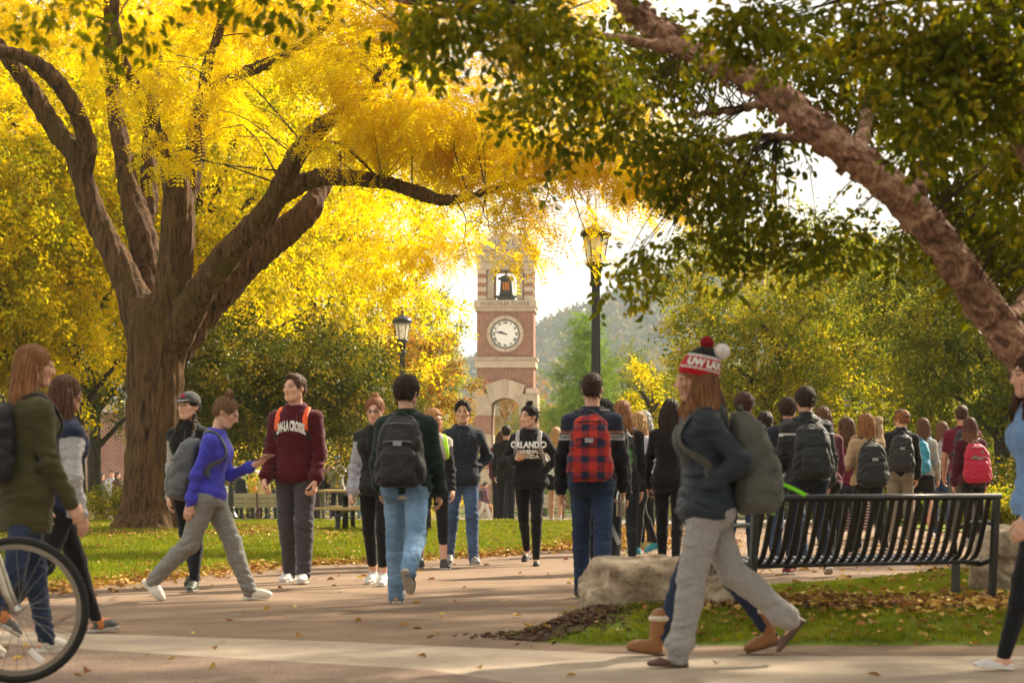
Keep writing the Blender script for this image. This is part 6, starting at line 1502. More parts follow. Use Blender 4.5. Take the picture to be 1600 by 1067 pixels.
van(395, 98, 'white van parked behind the far lamp post', 4); van(520, 99, 'white van parked behind the grey sweatshirt onlooker', -3); van(300, 100, 'white van mostly behind the locust trunk', 0)
# ---------------------------------------------------------------- bicycles
M['rim'] = plain('dusty_rim', (.20, .17, .13), .4, .4, .5, .1); M['spoke'] = plain('dull_spoke', (.16, .15, .14), .4, .4, .6, .1)
M['cream'] = plain('cream_frame_paint', (.42, .37, .30), .3, .5, .3, .1); M['bike_dark'] = plain('dark_frame_paint', (.03, .035, .05), .3, .5)
def bicycle(label, loc, rz, framemat, near, group='bicycles', steer=0.0):
    root = empty('bicycle', loc, rz); tag(root, label, 'bicycle', group); RW = .36
    def wheel(x, st=0.0):
        n = 56 if near else 24; V, Fc = [], []
        for k in range(n):
            a = 2 * math.pi * k / n
            for j in range(10): b = 2 * math.pi * j / 10; rr = RW - .021 + .021 * math.cos(b); V.append((rr * math.cos(a), .021 * math.sin(b), rr * math.sin(a)))
        Fc = [(k * 10 + j, k * 10 + (j + 1) % 10, ((k + 1) % n) * 10 + (j + 1) % 10, ((k + 1) % n) * 10 + j) for k in range(n) for j in range(10)]
        w = MB().add(V, Fc).build('wheel', M['rubber'], root, True); w.location = (x, 0, RW); w.rotation_euler = (0, 0, st)
        MB().add(*(lambda m: (m.V, m.Fc))(ring(RW - .062, RW - .036, -.013, .013, n))).build('rim', M['rim'] if near else M['grey_metal'], w)
        MB().tube([(0, -.045, 0), (0, .045, 0)], .022, 10).build('hub', M['grey_metal'], w, True)
        ns = 28 if near else 12; jm = MB()
        for k in range(ns):
            a = 2 * math.pi * k / ns; sy = .03 * (1 if k % 2 else -1); b = a + .9 * (1 if k % 4 < 2 else -1); q = MB() if near else jm
            q.tube([(.02 * math.cos(b), sy, .02 * math.sin(b)), ((RW - .05) * math.cos(a), 0, (RW - .05) * math.sin(a))], .0016 if near else .004, 5)
            if near: q.build('spoke', M['spoke'], w)
        if not near: jm.build('spoke', M['grey_metal'], w)['kind'] = 'stuff'
        if near: MB().box((0, 0, 0), (.085, .012, .032), bev=.004, M=Matrix.Rotation(R(42), 3, 'Y')).build('spoke_reflector', M['dial'], w).location = (.10, -.006, -.225)
        return w
    wheel(.52, steer); wheel(-.52)
    bb_, st_, hd, hd2 = (-.08, 0, .29), (-.22, 0, .80), (.36, 0, .80), (.395, 0, .68)
    fr = MB()
    for a, b, rr in ((bb_, (-.2, 0, .72), .017), ((-.2, 0, .72), hd, .017), (bb_, hd2, .02), (hd, hd2, .022)): fr.tube([a, b], rr, 8)
    for sy in (-1, 1): fr.tube([(-.2, sy * .01, .70), (-.52, sy * .055, RW)], .009, 6); fr.tube([(bb_[0], sy * .02, bb_[2]), (-.52, sy * .055, RW)], .011, 6)
    fr.build('frame', framemat, root, True)
    fk = MB(); fk.tube([hd2, (.412, 0, .64)], .02, 8)
    for sy in (-1, 1): fk.tube([(.412, sy * .015, .645), (.425, sy * .05, .60), (.475, sy * .055, .45), (.52, sy * .055, RW)], [.016, .018, .016, .011], 8)
    fk.build('fork', framemat, root, True)
    MB().tube([st_, (-.245, 0, .90)], .013, 8).build('seat_post', M['grey_metal'], root, True)
    V, Q = nets([cone((-.36, 0, .93), (-.10, 0, .92), .07, .022, .03)], .015); s = link('saddle', mesh_from('saddle', V, Q, True), root, M['rubber']); s.scale = (1, 1, .45); s.location = (0, 0, .51)
    MB().tube([hd, (.35, 0, .93)], .014, 8).build('stem', M['grey_metal'], root, True)
    MB().tube([(.28, .31, .97), (.34, .2, .95), (.365, 0, .94), (.34, -.2, .95), (.28, -.31, .97)], .012, 8).build('handlebar', M['black_metal'], root, True)
    cr = MB(); cr.tube([(bb_[0], -.07, bb_[2]), (bb_[0] + .12, -.075, bb_[2] - .12)], .01, 6); cr.tube([(bb_[0], .07, bb_[2]), (bb_[0] - .12, .075, bb_[2] + .12)], .01, 6); cr.build('crank', M['grey_metal'], root, True)
    for q in (1, -1): MB().box((bb_[0] + q * .12, -q * .12, bb_[2] - q * .12), (.09, .09, .02), bev=.004).build('pedal', M['black_metal'], root)
    return root
bicycle('bicycle with cream fork and black tyre entering at the near left corner', ((25 - 800) / F * 11.85 - .52, 11.85, .004), 0, M['cream'], True)
for px, d, rz, lab in ((345, 78, .2, 'dark bicycle parked behind the far lamp post'), (425, 80, .5, 'dark bicycle parked in front of the white van'), (560, 77, -.3, 'dark bicycle parked behind the picnic table')):
    bicycle(lab, (PX(px, d), d, float(gz(d))), rz, M['bike_dark'], False)
# ---------------------------------------------------------------- the people
BLK = (.011, .010, .010); NAVY = (.016, .020, .032); DEN = (.045, .075, .14); DEN2 = (.16, .26, .40); DEN3 = (.024, .036, .07); GRY = (.20, .195, .19)
BRN = (.075, .036, .018); DBR = (.022, .013, .009); AUB = (.20, .088, .036); BLD = (.36, .21, .09)
SK1, SK2, SK3 = (.66, .385, .27), (.60, .335, .23), (.50, .28, .18)
def two_tone(body, sleeve):   # a vest over sleeves of another colour
    def f(J, v):
        C = np.tile(np.asarray(body, float), (len(v), 1))
        for n in 'LR':
            for a, b in (('sho', 'elb'), ('elb', 'wri')):
                d, t = seg_dist(v, J[a + n], J[b + n]); m = (d < .085) & ((t > .16) | (a == 'elb')); C[m] = sleeve
        return C
    return f
def fade(col, light=1.5):
    def f(J, v):
        C = np.tile(np.asarray(col, float), (len(v), 1))
        for n in 'LR':
            for a, b in (('hip', 'knee'), ('knee', 'ank')):
                d, t = seg_dist(v, J[a + n], J[b + n]); C *= (1 + (light - 1) * np.exp(-((t - .55) / .3) ** 2) * (d < .13) * .6)[:, None]
        return C
    return f
def white_shoe(col, accent, z=.0):
    def f(J, v, n):
        q = (v - J['ank' + n]) @ J['fu' + n]; w = (v - J['ank' + n]) @ J['ff' + n]
        C = np.tile(np.asarray(col, float), (len(v), 1)); C[(w < .03) & (w > -.02) | (q > -.012)] = accent; return C
    return f
W_ = ('swing', 8, 14, 9)
stand = ((3, 3, 0, 3), (-2, 3, 0, 3))

# -- near left
person(40, 13.6, 128, 'woman in a long olive cardigan with auburn hair and a black backpack', dict(H=1.78, skin=SK1, hair=('long', AUB, .34), hair_tip=(.34, .15, .06), head=(-14, 4), legs=((14, 4, 0, 1), (-15, 16, -18, 1)),
    arms=(('swing', 10, 12, 6), ('swing', 6, 24, 10)), top=dict(kind='cardigan', name='cardigan', col=(.062, .056, .022), hem=-.13, ease=.020, sleeve_r=1.05), bottom=dict(kind='jeans', loose=.6, col=fade(DEN3, 1.3)), shoes=dict(kind='sneaker', col=(.62, .57, .48), sole=(.66, .62, .54)),
    pack=dict(label='black backpack on the woman in the olive cardigan', col=(.018, .018, .020), pocket=(.022, .022, .025), strap=(.014, .014, .015), trim=(.03, .03, .03), size=(.30, .44, .17))))
person(92, 15.1, 130, 'woman with long brown hair in a dark blue vest over pale sleeves', dict(H=1.70, skin=SK2, hair=('long', (.085, .036, .02), .40), head=(8, 4), legs=((26, 6, 6, 1), (-20, 26, -32, 1)), arms=(('swing', 10, 12, 6), ('swing', -6, 18, 12)),
    top=dict(kind='vest', col=two_tone((.02, .028, .062), (.42, .41, .42)), hem=-.055, ease=.020, fold=.009), bottom=dict(kind='leggings', col=(.014, .013, .013)), shoes=dict(kind='sneaker', col=white_shoe((.10, .095, .09), (.55, .18, .05)), sole=(.5, .48, .44))))
# -- cap girl and phone girl
person(298, 20.4, -14, 'woman in a grey cap with two dark braids and a black vest', dict(H=1.69, skin=SK1, hair=('braids', (.03, .014, .009)), cap=dict(col=(.075, .07, .072), badge=(.40, .03, .06)), head=(-16, -3), legs=((14, 6, 0, 1), (-16, 14, -14, 1)), arms=(('swing', 4, 20, 6), ('swing', -4, 16, 6)),
    top=dict(kind='vest', col=two_tone((.012, .012, .013), (.34, .33, .34)), collar=.02, ease=.016), bottom=dict(kind='leggings', col=(.012, .013, .017), loose=3), shoes=dict(kind='sneaker', col=(.05, .06, .035), sole=(.25, .24, .2))))
pg = person(326, 18.9, 84, 'woman in a violet-blue pullover walking right while reading a phone', dict(H=1.66, skin=SK1, hair=('bun', (.15, .078, .04), (-.04, .150)), head=(0, 27), lean=7, legs=((25, 5, 4, 1), (-19, 27, -46, 1)), handbendL=1,
    arms=(('ik', (.03, .175, -.125), vec(0, -.3, 1), vec(.4, .7, -.9)), ('swing', -22, 10, 8)), curlL=.5, top=dict(kind='sweater', name='pullover', col=(.062, .060, .46), ease=.010, hem=-.025, fold=.006), bottom=dict(kind='sweats', col=(.235, .225, .205), cuff=False, loose=1.2), shoes=dict(kind='croc', col=(.66, .62, .52), sole=(.7, .66, .56)),
    pack=dict(label='grey backpack with pink zips on the phone reading woman', col=(.105, .110, .115), pocket=(.135, .14, .145), upper=(.12, .122, .125), strap=(.10, .10, .105), trim=(.36, .05, .12), logo=(.62, .62, .62), size=(.31, .49, .20), top=.26)))
phone(pg, 'L', 'phone held out by the woman in the violet-blue pullover', (.30, .12, .08))
# -- maroon hoodie
person(463, 21.6, -14, 'tall young man in a maroon hoodie with white arched lettering', dict(H=1.885, sex='m', skin=(.64, .36, .25), hair=('short', (.075, .038, .02)), head=(-20, -2), legs=((11, 7, 2, 2), (-6, 8, -6, 2)), arms=(('swing', 2, 22, 9), ('swing', 6, 20, 9)), curlL=.8, curlR=.8,
    top=dict(kind='hoodie', col=(.072, .0065, .012), hood=True, ease=.022, hem=-.05, fold=.009), bottom=dict(kind='sweats', col=(.062, .056, .064), cuff=False, loose=1.3), shoes=dict(kind='sneaker', col=white_shoe((.62, .60, .58), (.05, .03, .035)), sole=(.66, .64, .6)),
    text=[dict(s='UW-LA CROSSE', t=.190, size=.115, arch=2.2, sx=.335, bold=.007)],
    pack=dict(label='black and red backpack with orange straps on the maroon hoodie', col=(.03, .018, .018), pocket=(.55, .05, .02), upper=(.50, .03, .02), strap=(.86, .115, .02), strap_lower=(.03, .01, .012), size=(.31, .48, .19), shift=.03, strap_w=.056)))
# -- glasses girl, green jacket, neon strap
person(589, 21.2, -12, 'red-haired woman with a bun and glasses in a black vest over a grey hoodie', dict(H=1.67, skin=SK1, hair=('bun', (.22, .085, .035), (-.03, .128)), head=(4, 12), glasses=True, legs=((20, 22, -4, 1), (-8, 14, -12, 1)), arms=(('swing', 6, 30, 8), ('swing', 2, 14, 12)),
    top=dict(kind='hoodie', name='hoodie_and_vest', col=two_tone((.016, .016, .017), (.36, .36, .41)), hood=True, ease=.018), bottom=dict(kind='capri', col=(.012, .011, .012), len=.74), shoes=dict(kind='sneaker', col=(.62, .6, .58))))
person(634, 18.3, 172, 'dark haired man in a dark green jacket and light blue jeans walking away', dict(H=1.76, sex='m', skin=SK2, hair=('thick', (.024, .013, .009)), head=(-14, 3), legs=((14, 5, 0, 2), (-19, 40, -52, 3)), arms=(('swing', 8, 30, 12), ('swing', 2, 26, 12)),
    top=dict(kind='jacket', col=(.011, .024, .017), ease=.026, hem=-.045, collar=.02, fold=.010, hemband=(.48, .42, .30)), bottom=dict(kind='jeans', col=fade((.14, .235, .36), 1.7), loose=1.7), shoes=dict(kind='sneaker', col=(.06, .05, .045), sole=(.46, .41, .33)),
    pack=dict(label='large black backpack with grey cords on the man in light jeans', col=(.014, .013, .014), pocket=(.020, .019, .020), strap=(.012, .012, .012), trim=(.16, .16, .16), logo=(.30, .31, .34), size=(.35, .53, .21), top=.285)))
person(676, 24.4, 12, 'blonde woman with a neon green strap and cropped black leggings', dict(H=1.64, skin=SK2, hair=('long', (.34, .16, .06), .28), head=(30, 4), legs=((14, 8, 0, 1), (-10, 14, -12, 1)), arms=(('swing', 4, 22, 8), ('swing', 4, 18, 8)),
    top=dict(kind='tee', name='shirt', col=two_tone((.40, .37, .32), (.014, .013, .014)), sleeve='long'), bottom=dict(kind='capri', col=(.011, .010, .011), len=.5), shoes=dict(kind='sneaker', col=(.03, .028, .03), sole=(.45, .42, .38)),
    pack=dict(label='small bag with neon green straps on the blonde woman', col=(.02, .02, .02), strap=(.42, .80, .02), size=(.26, .40, .15))))
# -- navy hoodie, black hoodie
person(722, 25.5, 10, 'young man with black hair in a plain dark navy hoodie and blue jeans', dict(H=1.74, sex='m', skin=(.56, .32, .20), hair=('short', (.012, .009, .008)), head=(-12, 2), legs=((10, 4, 0, 2), (-9, 12, -10, 2)), arms=(('ik', (.074, -.012, -.222), None, vec(1, .9, -.2)), ('ik', (.074, -.012, -.222), None, vec(-1, .9, -.2))),
    top=dict(kind='hoodie', col=(.022, .026, .036), hood=True, ease=.022, hem=-.045, fold=.009), bottom=dict(kind='jeans', col=fade((.05, .085, .16), 1.8)), shoes=dict(kind='sneaker', col=(.20, .19, .18), sole=(.46, .43, .4)),
    pack=dict(label='black backpack behind the navy hoodie', col=BLK, size=(.30, .46, .18), shift=.06, sides=())))
og = person(828, 25.2, -8, 'woman in a black hoodie with white lettering looking aside, phone in hand', dict(H=1.69, skin=SK1, hair=('bun', (.016, .010, .008), (-.02, .135)), head=(-36, 6), legs=((12, 10, 0, 0), (-14, 22, -26, 0)),
    arms=(('ik', (.07, -.012, -.215), None, vec(1, .9, -.2)), ('ik', (.062, .125, -.135), vec(.2, .5, .8), vec(-.9, .5, -.7))), curlR=.9,
    top=dict(kind='hoodie', col=(.012, .011, .012), hood=True, ease=.020, hem=-.04), bottom=dict(kind='leggings', col=(.010, .010, .010)), shoes=dict(kind='flat', col=(.014, .013, .014), sole=(.06, .05, .05)),
    text=[dict(s='ORLANDO', t=.206, size=.088, sx=.86, bold=.005, col=0), dict(s='UNIVERSAL', t=.172, size=.05, sx=.9, bold=.003), dict(s='FLORIDA', t=.140, size=.056, sx=1.0, bold=.003)],
    pack=dict(label='backpack with pale grey straps on the woman in the lettered black hoodie', col=(.20, .19, .18), strap=(.34, .32, .30), size=(.29, .44, .17))))
phone(og, 'R', 'phone held by the woman in the lettered black hoodie', (.5, .48, .46))
# -- plaid backpack and the people ahead of him
def nordic(J, v):
    tx, ty, tt = in_torso(J, v); C = np.tile(np.array([.020, .026, .042]), (len(v), 1)); C[tt < .175] = (.012, .012, .016)
    for a, c in ((.206, (.30, .12, .09)), (.196, (.05, .05, .06)), (.188, (.30, .28, .27)), (.176, (.34, .33, .33))): C[np.abs(tt - a) < .0048] = c
    return C
def plaid(J, v, c):
    q = v - c; u = q @ J['X'] / .062; w = q @ J['Z'] / .062; sx = (np.sin(u * math.pi) > .15).astype(float); sz = (np.sin(w * math.pi) > .15).astype(float)
    k = (sx + sz) / 2; return np.array([.44, .035, .022])[None] * (1 - k[:, None]) + np.array([.018, .022, .05])[None] * k[:, None]
pm = person(925, 19.0, 174, 'man with a short fade in a navy patterned sweater walking away', dict(H=1.80, sex='m', skin=(.57, .31, .21), hair=('buzz', (.035, .017, .011)), head=(-4, 0), legs=((15, 8, 0, 1), (-12, 12, -18, 1)), arms=(('swing', 2, 10, 14), ('swing', 4, 24, 11)), curlL=.7, curlR=.75,
    top=dict(kind='sweater', col=nordic, ease=.016, hem=-.03), bottom=dict(kind='jeans', col=fade((.020, .034, .075), 1.6), loose=1.2), shoes=dict(kind='boot', col=(.05, .025, .015), sole=(.05, .04, .03)),
    pack=dict(label='red and navy plaid backpack on the man in the patterned sweater', col=plaid, upper=(.02, .022, .03), strap=(.022, .022, .026), trim=(.02, .02, .02), logo=(.32, .32, .34), size=(.32, .52, .19), top=.275, mat='knit')))
def carried(J, n, o, off=(0, 0, 0)):
    S = J['S']; o.matrix_world = Matrix.Translation(Vector(to_world(J, J['wri' + n] + J['hf' + n] * .10 * S + J['hn' + n] * .028 * S + vec(*off)))) @ Matrix.Rotation(J['rz'], 4, 'Z'); return o
M['steel'] = plain('brushed_steel', (.5, .48, .45), .28, .5, .9, .1)
b = MB().lathe([(.03, -.13), (.036, -.125), (.036, .03), (.03, .06), (.019, .075), (.019, .10)], 14).build('water_bottle', M['steel'], None, True); tag(b, 'steel water bottle in the right hand of the plaid backpack man', 'bottle'); carried(pm, 'R', b, (-.01, -.02, -.01))
MB().lathe([(.022, .098), (.022, .13), (.018, .135)], 12).build('bottle_cap', M['black_metal'], b, True)
st = MB().box((0, 0, 0), (.035, .004, .24), M=Matrix.Rotation(R(24), 3, 'Y')).build('carry_strap', M['grey_metal'], b); st.location = (.06, .01, -.24)
person(944, 20.6, 176, 'woman in black walking just ahead of the plaid backpack, mostly hidden', dict(H=1.66, skin=SK2, hair=('long', (.016, .011, .009), .28), head=(-10, 4), legs=((18, 6, 0, 0), (-17, 26, -38, 2)), arms=(W_, W_), top=dict(kind='jacket', col=(.013, .012, .013)), bottom=dict(kind='leggings', col=(.011, .011, .011)), shoes=dict(kind='flat', col=(.013, .012, .012), sole=(.05, .045, .04))))
person(973, 23.6, 178, 'woman with shoulder length copper brown hair in a black top', dict(H=1.70, skin=SK1, hair=('long', (.19, .082, .032), .17), head=(-20, 2), legs=((10, 6, 0, 1), (-10, 14, -14, 1)), arms=(W_, ('swing', 0, 8, 8)), top=dict(kind='sweater', col=(.013, .012, .013), ease=.012), bottom=dict(kind='leggings', col=(.014, .014, .018)), shoes=dict(kind='sneaker', col=(.05, .05, .05)),
    pack=dict(label='dark bag with a green side pocket on the copper haired woman', col=(.02, .02, .02), pocket=(.05, .16, .05), size=(.24, .38, .14))))
person(1001, 28.2, -58, 'blonde woman in a pale grey hoodie glancing left beside the copper haired woman', dict(H=1.68, skin=SK1, hair=('long', BLD, .2), head=(-20, 4), legs=((12, 8, 0, 1), (-12, 16, -16, 1)), arms=(W_, ('swing', 2, 14, 8)), top=dict(kind='hoodie', col=(.36, .36, .40), hood=True, ease=.018), bottom=dict(kind='leggings', col=(.016, .015, .017)), shoes=dict(kind='sneaker', col=(.04, .25, .32), sole=(.3, .5, .55))))
person(1008, 29.6, -50, 'person with a raised grey hood behind the blonde woman', dict(H=1.71, skin=SK2, hair=('long', (.30, .29, .28), .12), head=(-20, 0), legs=stand, arms=(W_, W_), top=dict(kind='hoodie', col=(.24, .24, .25), hood=True), bottom=dict(kind='leggings', col=BLK), shoes=dict(kind='sneaker', col=(.25, .2, .06))))
hd = person(1047, 23.8, 168, 'person in black with a phone at hip, left of the bobble hat', dict(H=1.72, skin=SK2, hair=('long', DBR, .25), head=(0, 8), legs=((10, 6, 0, 1), (-12, 14, -14, 1)), arms=(('swing', 8, 12, 16), W_), curlL=.6, top=dict(kind='sweater', col=(.012, .011, .012)), bottom=dict(kind='leggings', col=BLK), shoes=dict(kind='sneaker', col=(.03, .03, .03))))
phone(hd, 'L', 'dark phone held low by the person in black')
# -- bobble hat and the companion hidden behind her
hg = person(1103, 12.85, -86, 'woman in a red, white and black bobble hat striding left in grey sweatpants', dict(H=1.665, skin=SK1, hair=('long_front', (.16, .072, .034), .34), hair_tip=(.30, .13, .055), head=(4, 4), lean=3, legs=((13, 3, 3, 1), (-23, 27, -50, 1)), arms=(('ik', (.07, -.012, -.210), None, vec(.6, 1, -.1)), ('ik', (.07, -.012, -.210), None, vec(-.6, 1, -.1))),
    top=dict(kind='jacket', col=(.017, .025, .036), hood=True, ease=.028, hem=-.05, collar=.03, mat='nylon', fold=.010), bottom=dict(kind='sweats', col=(.30, .285, .275), loose=1.35), shoes=dict(kind='flat', col=(.10, .052, .036), sole=(.05, .03, .022)),
    pack=dict(label='grey-green backpack on the woman in the bobble hat', col=(.085, .083, .070), pocket=(.10, .098, .083), upper=(.095, .093, .08), strap=(.075, .072, .062), trim=(.05, .05, .045), size=(.33, .54, .23), top=.285)))
J = hg; k = J['hs']; Hm = np.stack([J['hx'], -J['hback'], J['hu']], 1)
E = lambda x, f, u, rx, rf, ru, kk=.01, op='u': ell(hp(J, x, f, u), vec(rx, rf, ru) * k, kk * k, op, Hm)
tilt = unit(J['hu'] + J['hback'] * .28)
V, Q = nets([E(0, -.022, .055, .096, .118, .104, 0), E(0, -.05, .10, .08, .09, .09, .03), (lambda p: (p - hp(J, 0, 0, .022)) @ tilt, J['head'] - 1, J['head'] + 1, 0, 's')], .0055, lambda p: .0022 * np.sin(np.arctan2((p - J['head']) @ J['hx'], (p - J['head']) @ J['hback']) * 44), .004)
def hatcol(v):
    h = (v - hp(J, 0, 0, .022)) @ tilt / k; C = np.tile(np.array([.42, .008, .016]), (len(v), 1)); C[h > .036] = (.66, .62, .62); C[h > .046] = (.46, .03, .045); C[h > .108] = (.66, .62, .62); C[h > .120] = (.016, .014, .015); return C
hat = finish('bobble_hat', V, Q, M['knit'], J['body'], hatcol)
for nm, c, rr, cc, sd in (('red_pompom', (0, -.075, .205), .040, (.22, .006, .012), 1), ('white_pompom', (.035, -.150, .150), .046, (.72, .66, .66), 2)):
    V, Q = nets([ell(hp(J, *c), vec(1, 1, 1) * rr * k)], .0055, lambda p: .007 * np.sin(p[:, 0] * 260 + sd) * np.sin(p[:, 1] * 250) * np.sin(p[:, 2] * 255 + sd), .008); finish(nm, V, Q, M['knit'], hat, cc)
m = text_mesh('UW LAX', .056, bold=.004); n = len(m.vertices); co = np.zeros(n * 3, f32); m.vertices.foreach_get('co', co); co = co.reshape(-1, 3).astype(float)
a = co[:, 0] / .105; ctr = hp(J, 0, -.022, .022) + tilt * .050 * k; dr = np.cos(a)[:, None] * J['hx'] + np.sin(a)[:, None] * J['hback']; dr = dr - tilt * (dr @ tilt)[:, None]
hatpr = [E(0, -.022, .055, .096, .118, .104, 0), E(0, -.05, .10, .08, .09, .09, .03)]
pt_ = trace(hatpr, ctr + tilt * co[:, 1][:, None] * k + dr * .25, -dr, .3, .006); m.vertices.foreach_set('co', pt_.astype(f32).ravel()); m.update(); m.materials.clear(); link('lettering', m, hat, M['letter'])
# neon cord hanging from her pack
M['neon'] = plain('neon_cord', (.22, .75, .02), .6, .3, 0, .08)
c, w, h, dp, X_, Y_, Z_ = J['packc']; p0 = c + Y_ * dp * .9 - Z_ * h * .42
MB().tube(smooth_path([p0, p0 + Y_ * .07 - Z_ * .015, p0 + Y_ * .14 - Z_ * .05, p0 + Y_ * .18 - Z_ * .075], 10), .011, 8).build('neon_strap', M['neon'], J['pack'], True)
MB().tube([p0 - Z_ * .08, p0 - Z_ * .17], .012, 8).build('neon_strap', M['neon'], J['pack'], True)
person(1107, 13.6, -88, 'companion in blue jeans and tan fleece boots behind the bobble hat, mostly hidden', dict(H=1.58, lean=-1, skin=SK2, hair=('long', BRN, .25), head=(-25, 8), legs=((25, 3, 10, 1), (-21, 15, -16, 1)), arms=(('swing', -4, 8, 2), ('swing', -4, 8, 2)), top=dict(kind='jacket', col=(.016, .02, .03)), bottom=dict(kind='slim', col=DEN3, loose=.2), shoes=dict(kind='boot', col=(.27, .115, .04), sole=(.10, .06, .03), cuff=(.62, .54, .42))))
# -- right edge
person(1626, 12.7, -82, 'woman in a light blue top and black leggings stepping in at the right edge', dict(H=1.70, skin=SK1, hair=('long_front', (.06, .028, .016), .36), head=(6, 4), legs=((18, 3, 6, 1), (-16, 20, -26, 1)), arms=(W_, ('swing', -14, 10, 8)), top=dict(kind='tee', name='shirt', col=(.17, .30, .55), ease=.016, hem=-.03), bottom=dict(kind='leggings', col=(.013, .013, .015)), shoes=dict(kind='flat', col=(.68, .64, .62), sole=(.7, .67, .63))))
# -- crowd behind the bench, seen from behind
crng = np.random.default_rng(8)
GC = 'students seen from behind beyond the bench'
def back(px, d, lab, H, sex, hair, top, bottom, shoes=None, **kw):
    u = lambda a, b: float(crng.uniform(a, b)); k = u(-14, 20)
    s = dict(H=H, sex=sex, hair=hair, top=top, bottom=bottom, legs=kw.pop('legs', ((k, 4 + max(0, -k) * .9, -max(0, -k) * .8, u(1, 5)), (-k * .8, 4 + max(0, k) * .9, -max(0, k) * .8, u(1, 5)))), arms=kw.pop('arms', (('swing', u(-8, 16), u(8, 50), u(6, 14)), ('swing', u(-8, 16), u(8, 50), u(6, 14)))), head=kw.pop('head', (u(-40, 40), u(-3, 9))), skin=kw.pop('skin', SK2), side_lean=u(-3, 3), lean=u(1, 6))
    if shoes: s['shoes'] = shoes
    hdg = kw.pop('heading', 180 + u(-22, 22)); s.update(kw); return person(px, d, hdg, lab, s, GC)
back(1160, 25, 'man with curly brown hair just behind the bobble hat', 1.80, 'm', ('curly', (.05, .024, .012)), dict(kind='jacket', col=(.02, .02, .022)), dict(kind='jeans', col=DEN3))
back(1194, 27.5, 'dark haired person between the grey pack and the black jacket', 1.66, 'm', ('thick', DBR), dict(kind='hoodie', col=(.16, .12, .05), hood=True), dict(kind='jeans', col=DEN3))
back(1231, 25.5, 'dark haired man with a red and blue collar beside the black jacket', 1.77, 'm', ('thick', (.035, .018, .011)), dict(kind='jacket', col=(.02, .022, .03), collar=.045), dict(kind='jeans', col=DEN), head=(-30, 0))
def stripe(J, v):
    tx, ty, tt = in_torso(J, v); C = np.tile(np.array([.011, .011, .013]), (len(v), 1)); C[(np.abs(tt - .222) < .0055) & (ty > -.02)] = (.62, .62, .6); return C
back(1262, 22.9, 'broad man in a black jacket with a white reflective stripe', 1.84, 'm', ('thick', (.030, .016, .010)), dict(kind='jacket', col=stripe, ease=.030, hem=-.06, collar=.045, mat='nylon', fold=.010), dict(kind='jeans', col=(.014, .018, .034)), dict(kind='sneaker', col=(.22, .02, .025)), arms=(('swing', 6, 30, 13), ('swing', 4, 26, 13)),
     pack=dict(label='black backpack on the black jacket with the white stripe', col=(.012, .012, .013), pocket=(.017, .017, .018), strap=(.011, .011, .011), size=(.36, .52, .21), top=.27))
back(1288, 25.2, 'brown haired woman behind the shoulder of the striped black jacket', 1.67, 'f', ('long', (.11, .05, .024), .3), dict(kind='sweater', col=(.10, .02, .03)), dict(kind='leggings', col=BLK))
mg = back(1322, 28, 'person with a maroon sleeve beside the tan jacket', 1.60, 'f', ('long', BRN, .25), dict(kind='sweater', col=(.13, .012, .028)), dict(kind='leggings', col=(.03, .03, .05)), arms=(('swing', 6, 20, 14), W_))
back(1356, 27.2, 'long haired woman in a tan jacket lifting both arms to her hair', 1.67, 'f', ('long', (.20, .085, .032), .38, 1.3), dict(kind='jacket', col=(.36, .25, .14), ease=.026, hem=-.02, fold=.010), dict(kind='leggings', col=(.013, .012, .012), loose=4), dict(kind='flat', col=BLK), arms=(('ik', (.04, .02, -.10), None, vec(1, .5, -.5)), ('ik', (-.02, .05, .06), None, vec(-1, .2, .1))), hair_tip=(.42, .20, .08),
     pack=dict(label='black backpack on the tan jacket', col=(.015, .015, .017), pocket=(.02, .02, .022), strap=(.013, .013, .013), trim=(.07, .07, .07), logo=(.3, .3, .3), size=(.33, .50, .20), top=.262))
back(1406, 32.5, 'man in a black jacket with a backwards cap and khaki trousers', 1.78, 'm', ('thick', (.22, .09, .03)), dict(kind='jacket', col=(.013, .013, .014), collar=.04, ease=.024), dict(kind='chinos', col=(.22, .19, .14)), dict(kind='sneaker', col=(.08, .08, .08)), cap=dict(col=(.012, .012, .014), backward=True), arms=(W_, ('swing', 4, 20, 9)),
     pack=dict(label='black backpack on the man with the backwards cap', col=(.018, .018, .019), pocket=(.024, .024, .025), strap=(.014, .014, .014), logo=(.28, .28, .3), size=(.32, .50, .19)))
back(1439, 33.8, 'brown haired woman in black shorts with a bright blue backpack', 1.70, 'f', ('long', (.10, .045, .022), .22), dict(kind='tee', name='shirt', col=(.35, .34, .30), sleeve='long'), dict(kind='shorts', col=(.014, .013, .014)), dict(kind='sneaker', col=(.3, .3, .3)), skin=SK1,
     pack=dict(label='bright blue backpack on the woman in black shorts', col=(.04, .26, .40), pocket=(.05, .32, .48), strap=(.10, .35, .5), size=(.29, .46, .18)))
back(1470, 34.6, 'brown haired woman in a dark plaid top and blue jeans', 1.66, 'f', ('long', (.12, .058, .03), .26), dict(kind='sweater', col=(.03, .028, .035)), dict(kind='jeans', col=(.04, .07, .15), loose=.6), dict(kind='boot', col=(.03, .025, .02)), head=(15, 0),
     pack=dict(label='pale grey backpack on the woman in blue jeans', col=(.27, .25, .25), pocket=(.30, .28, .28), strap=(.32, .31, .31), size=(.28, .43, .17)))
back(1505, 32.2, 'tall man in a maroon tee shirt behind the red backpack', 1.86, 'm', ('short', (.06, .028, .014)), dict(kind='tee', name='shirt', sleeve='short', col=(.14, .012, .032)), dict(kind='chinos', col=(.13, .12, .11)), dict(kind='sneaker', col=(.2, .2, .2)), arms=(W_, W_), skin=(.52, .28, .18),
     pack=dict(label='dark backpack on the man in the maroon tee shirt', col=(.02, .02, .025), strap=(.02, .022, .03), size=(.30, .45, .18)))
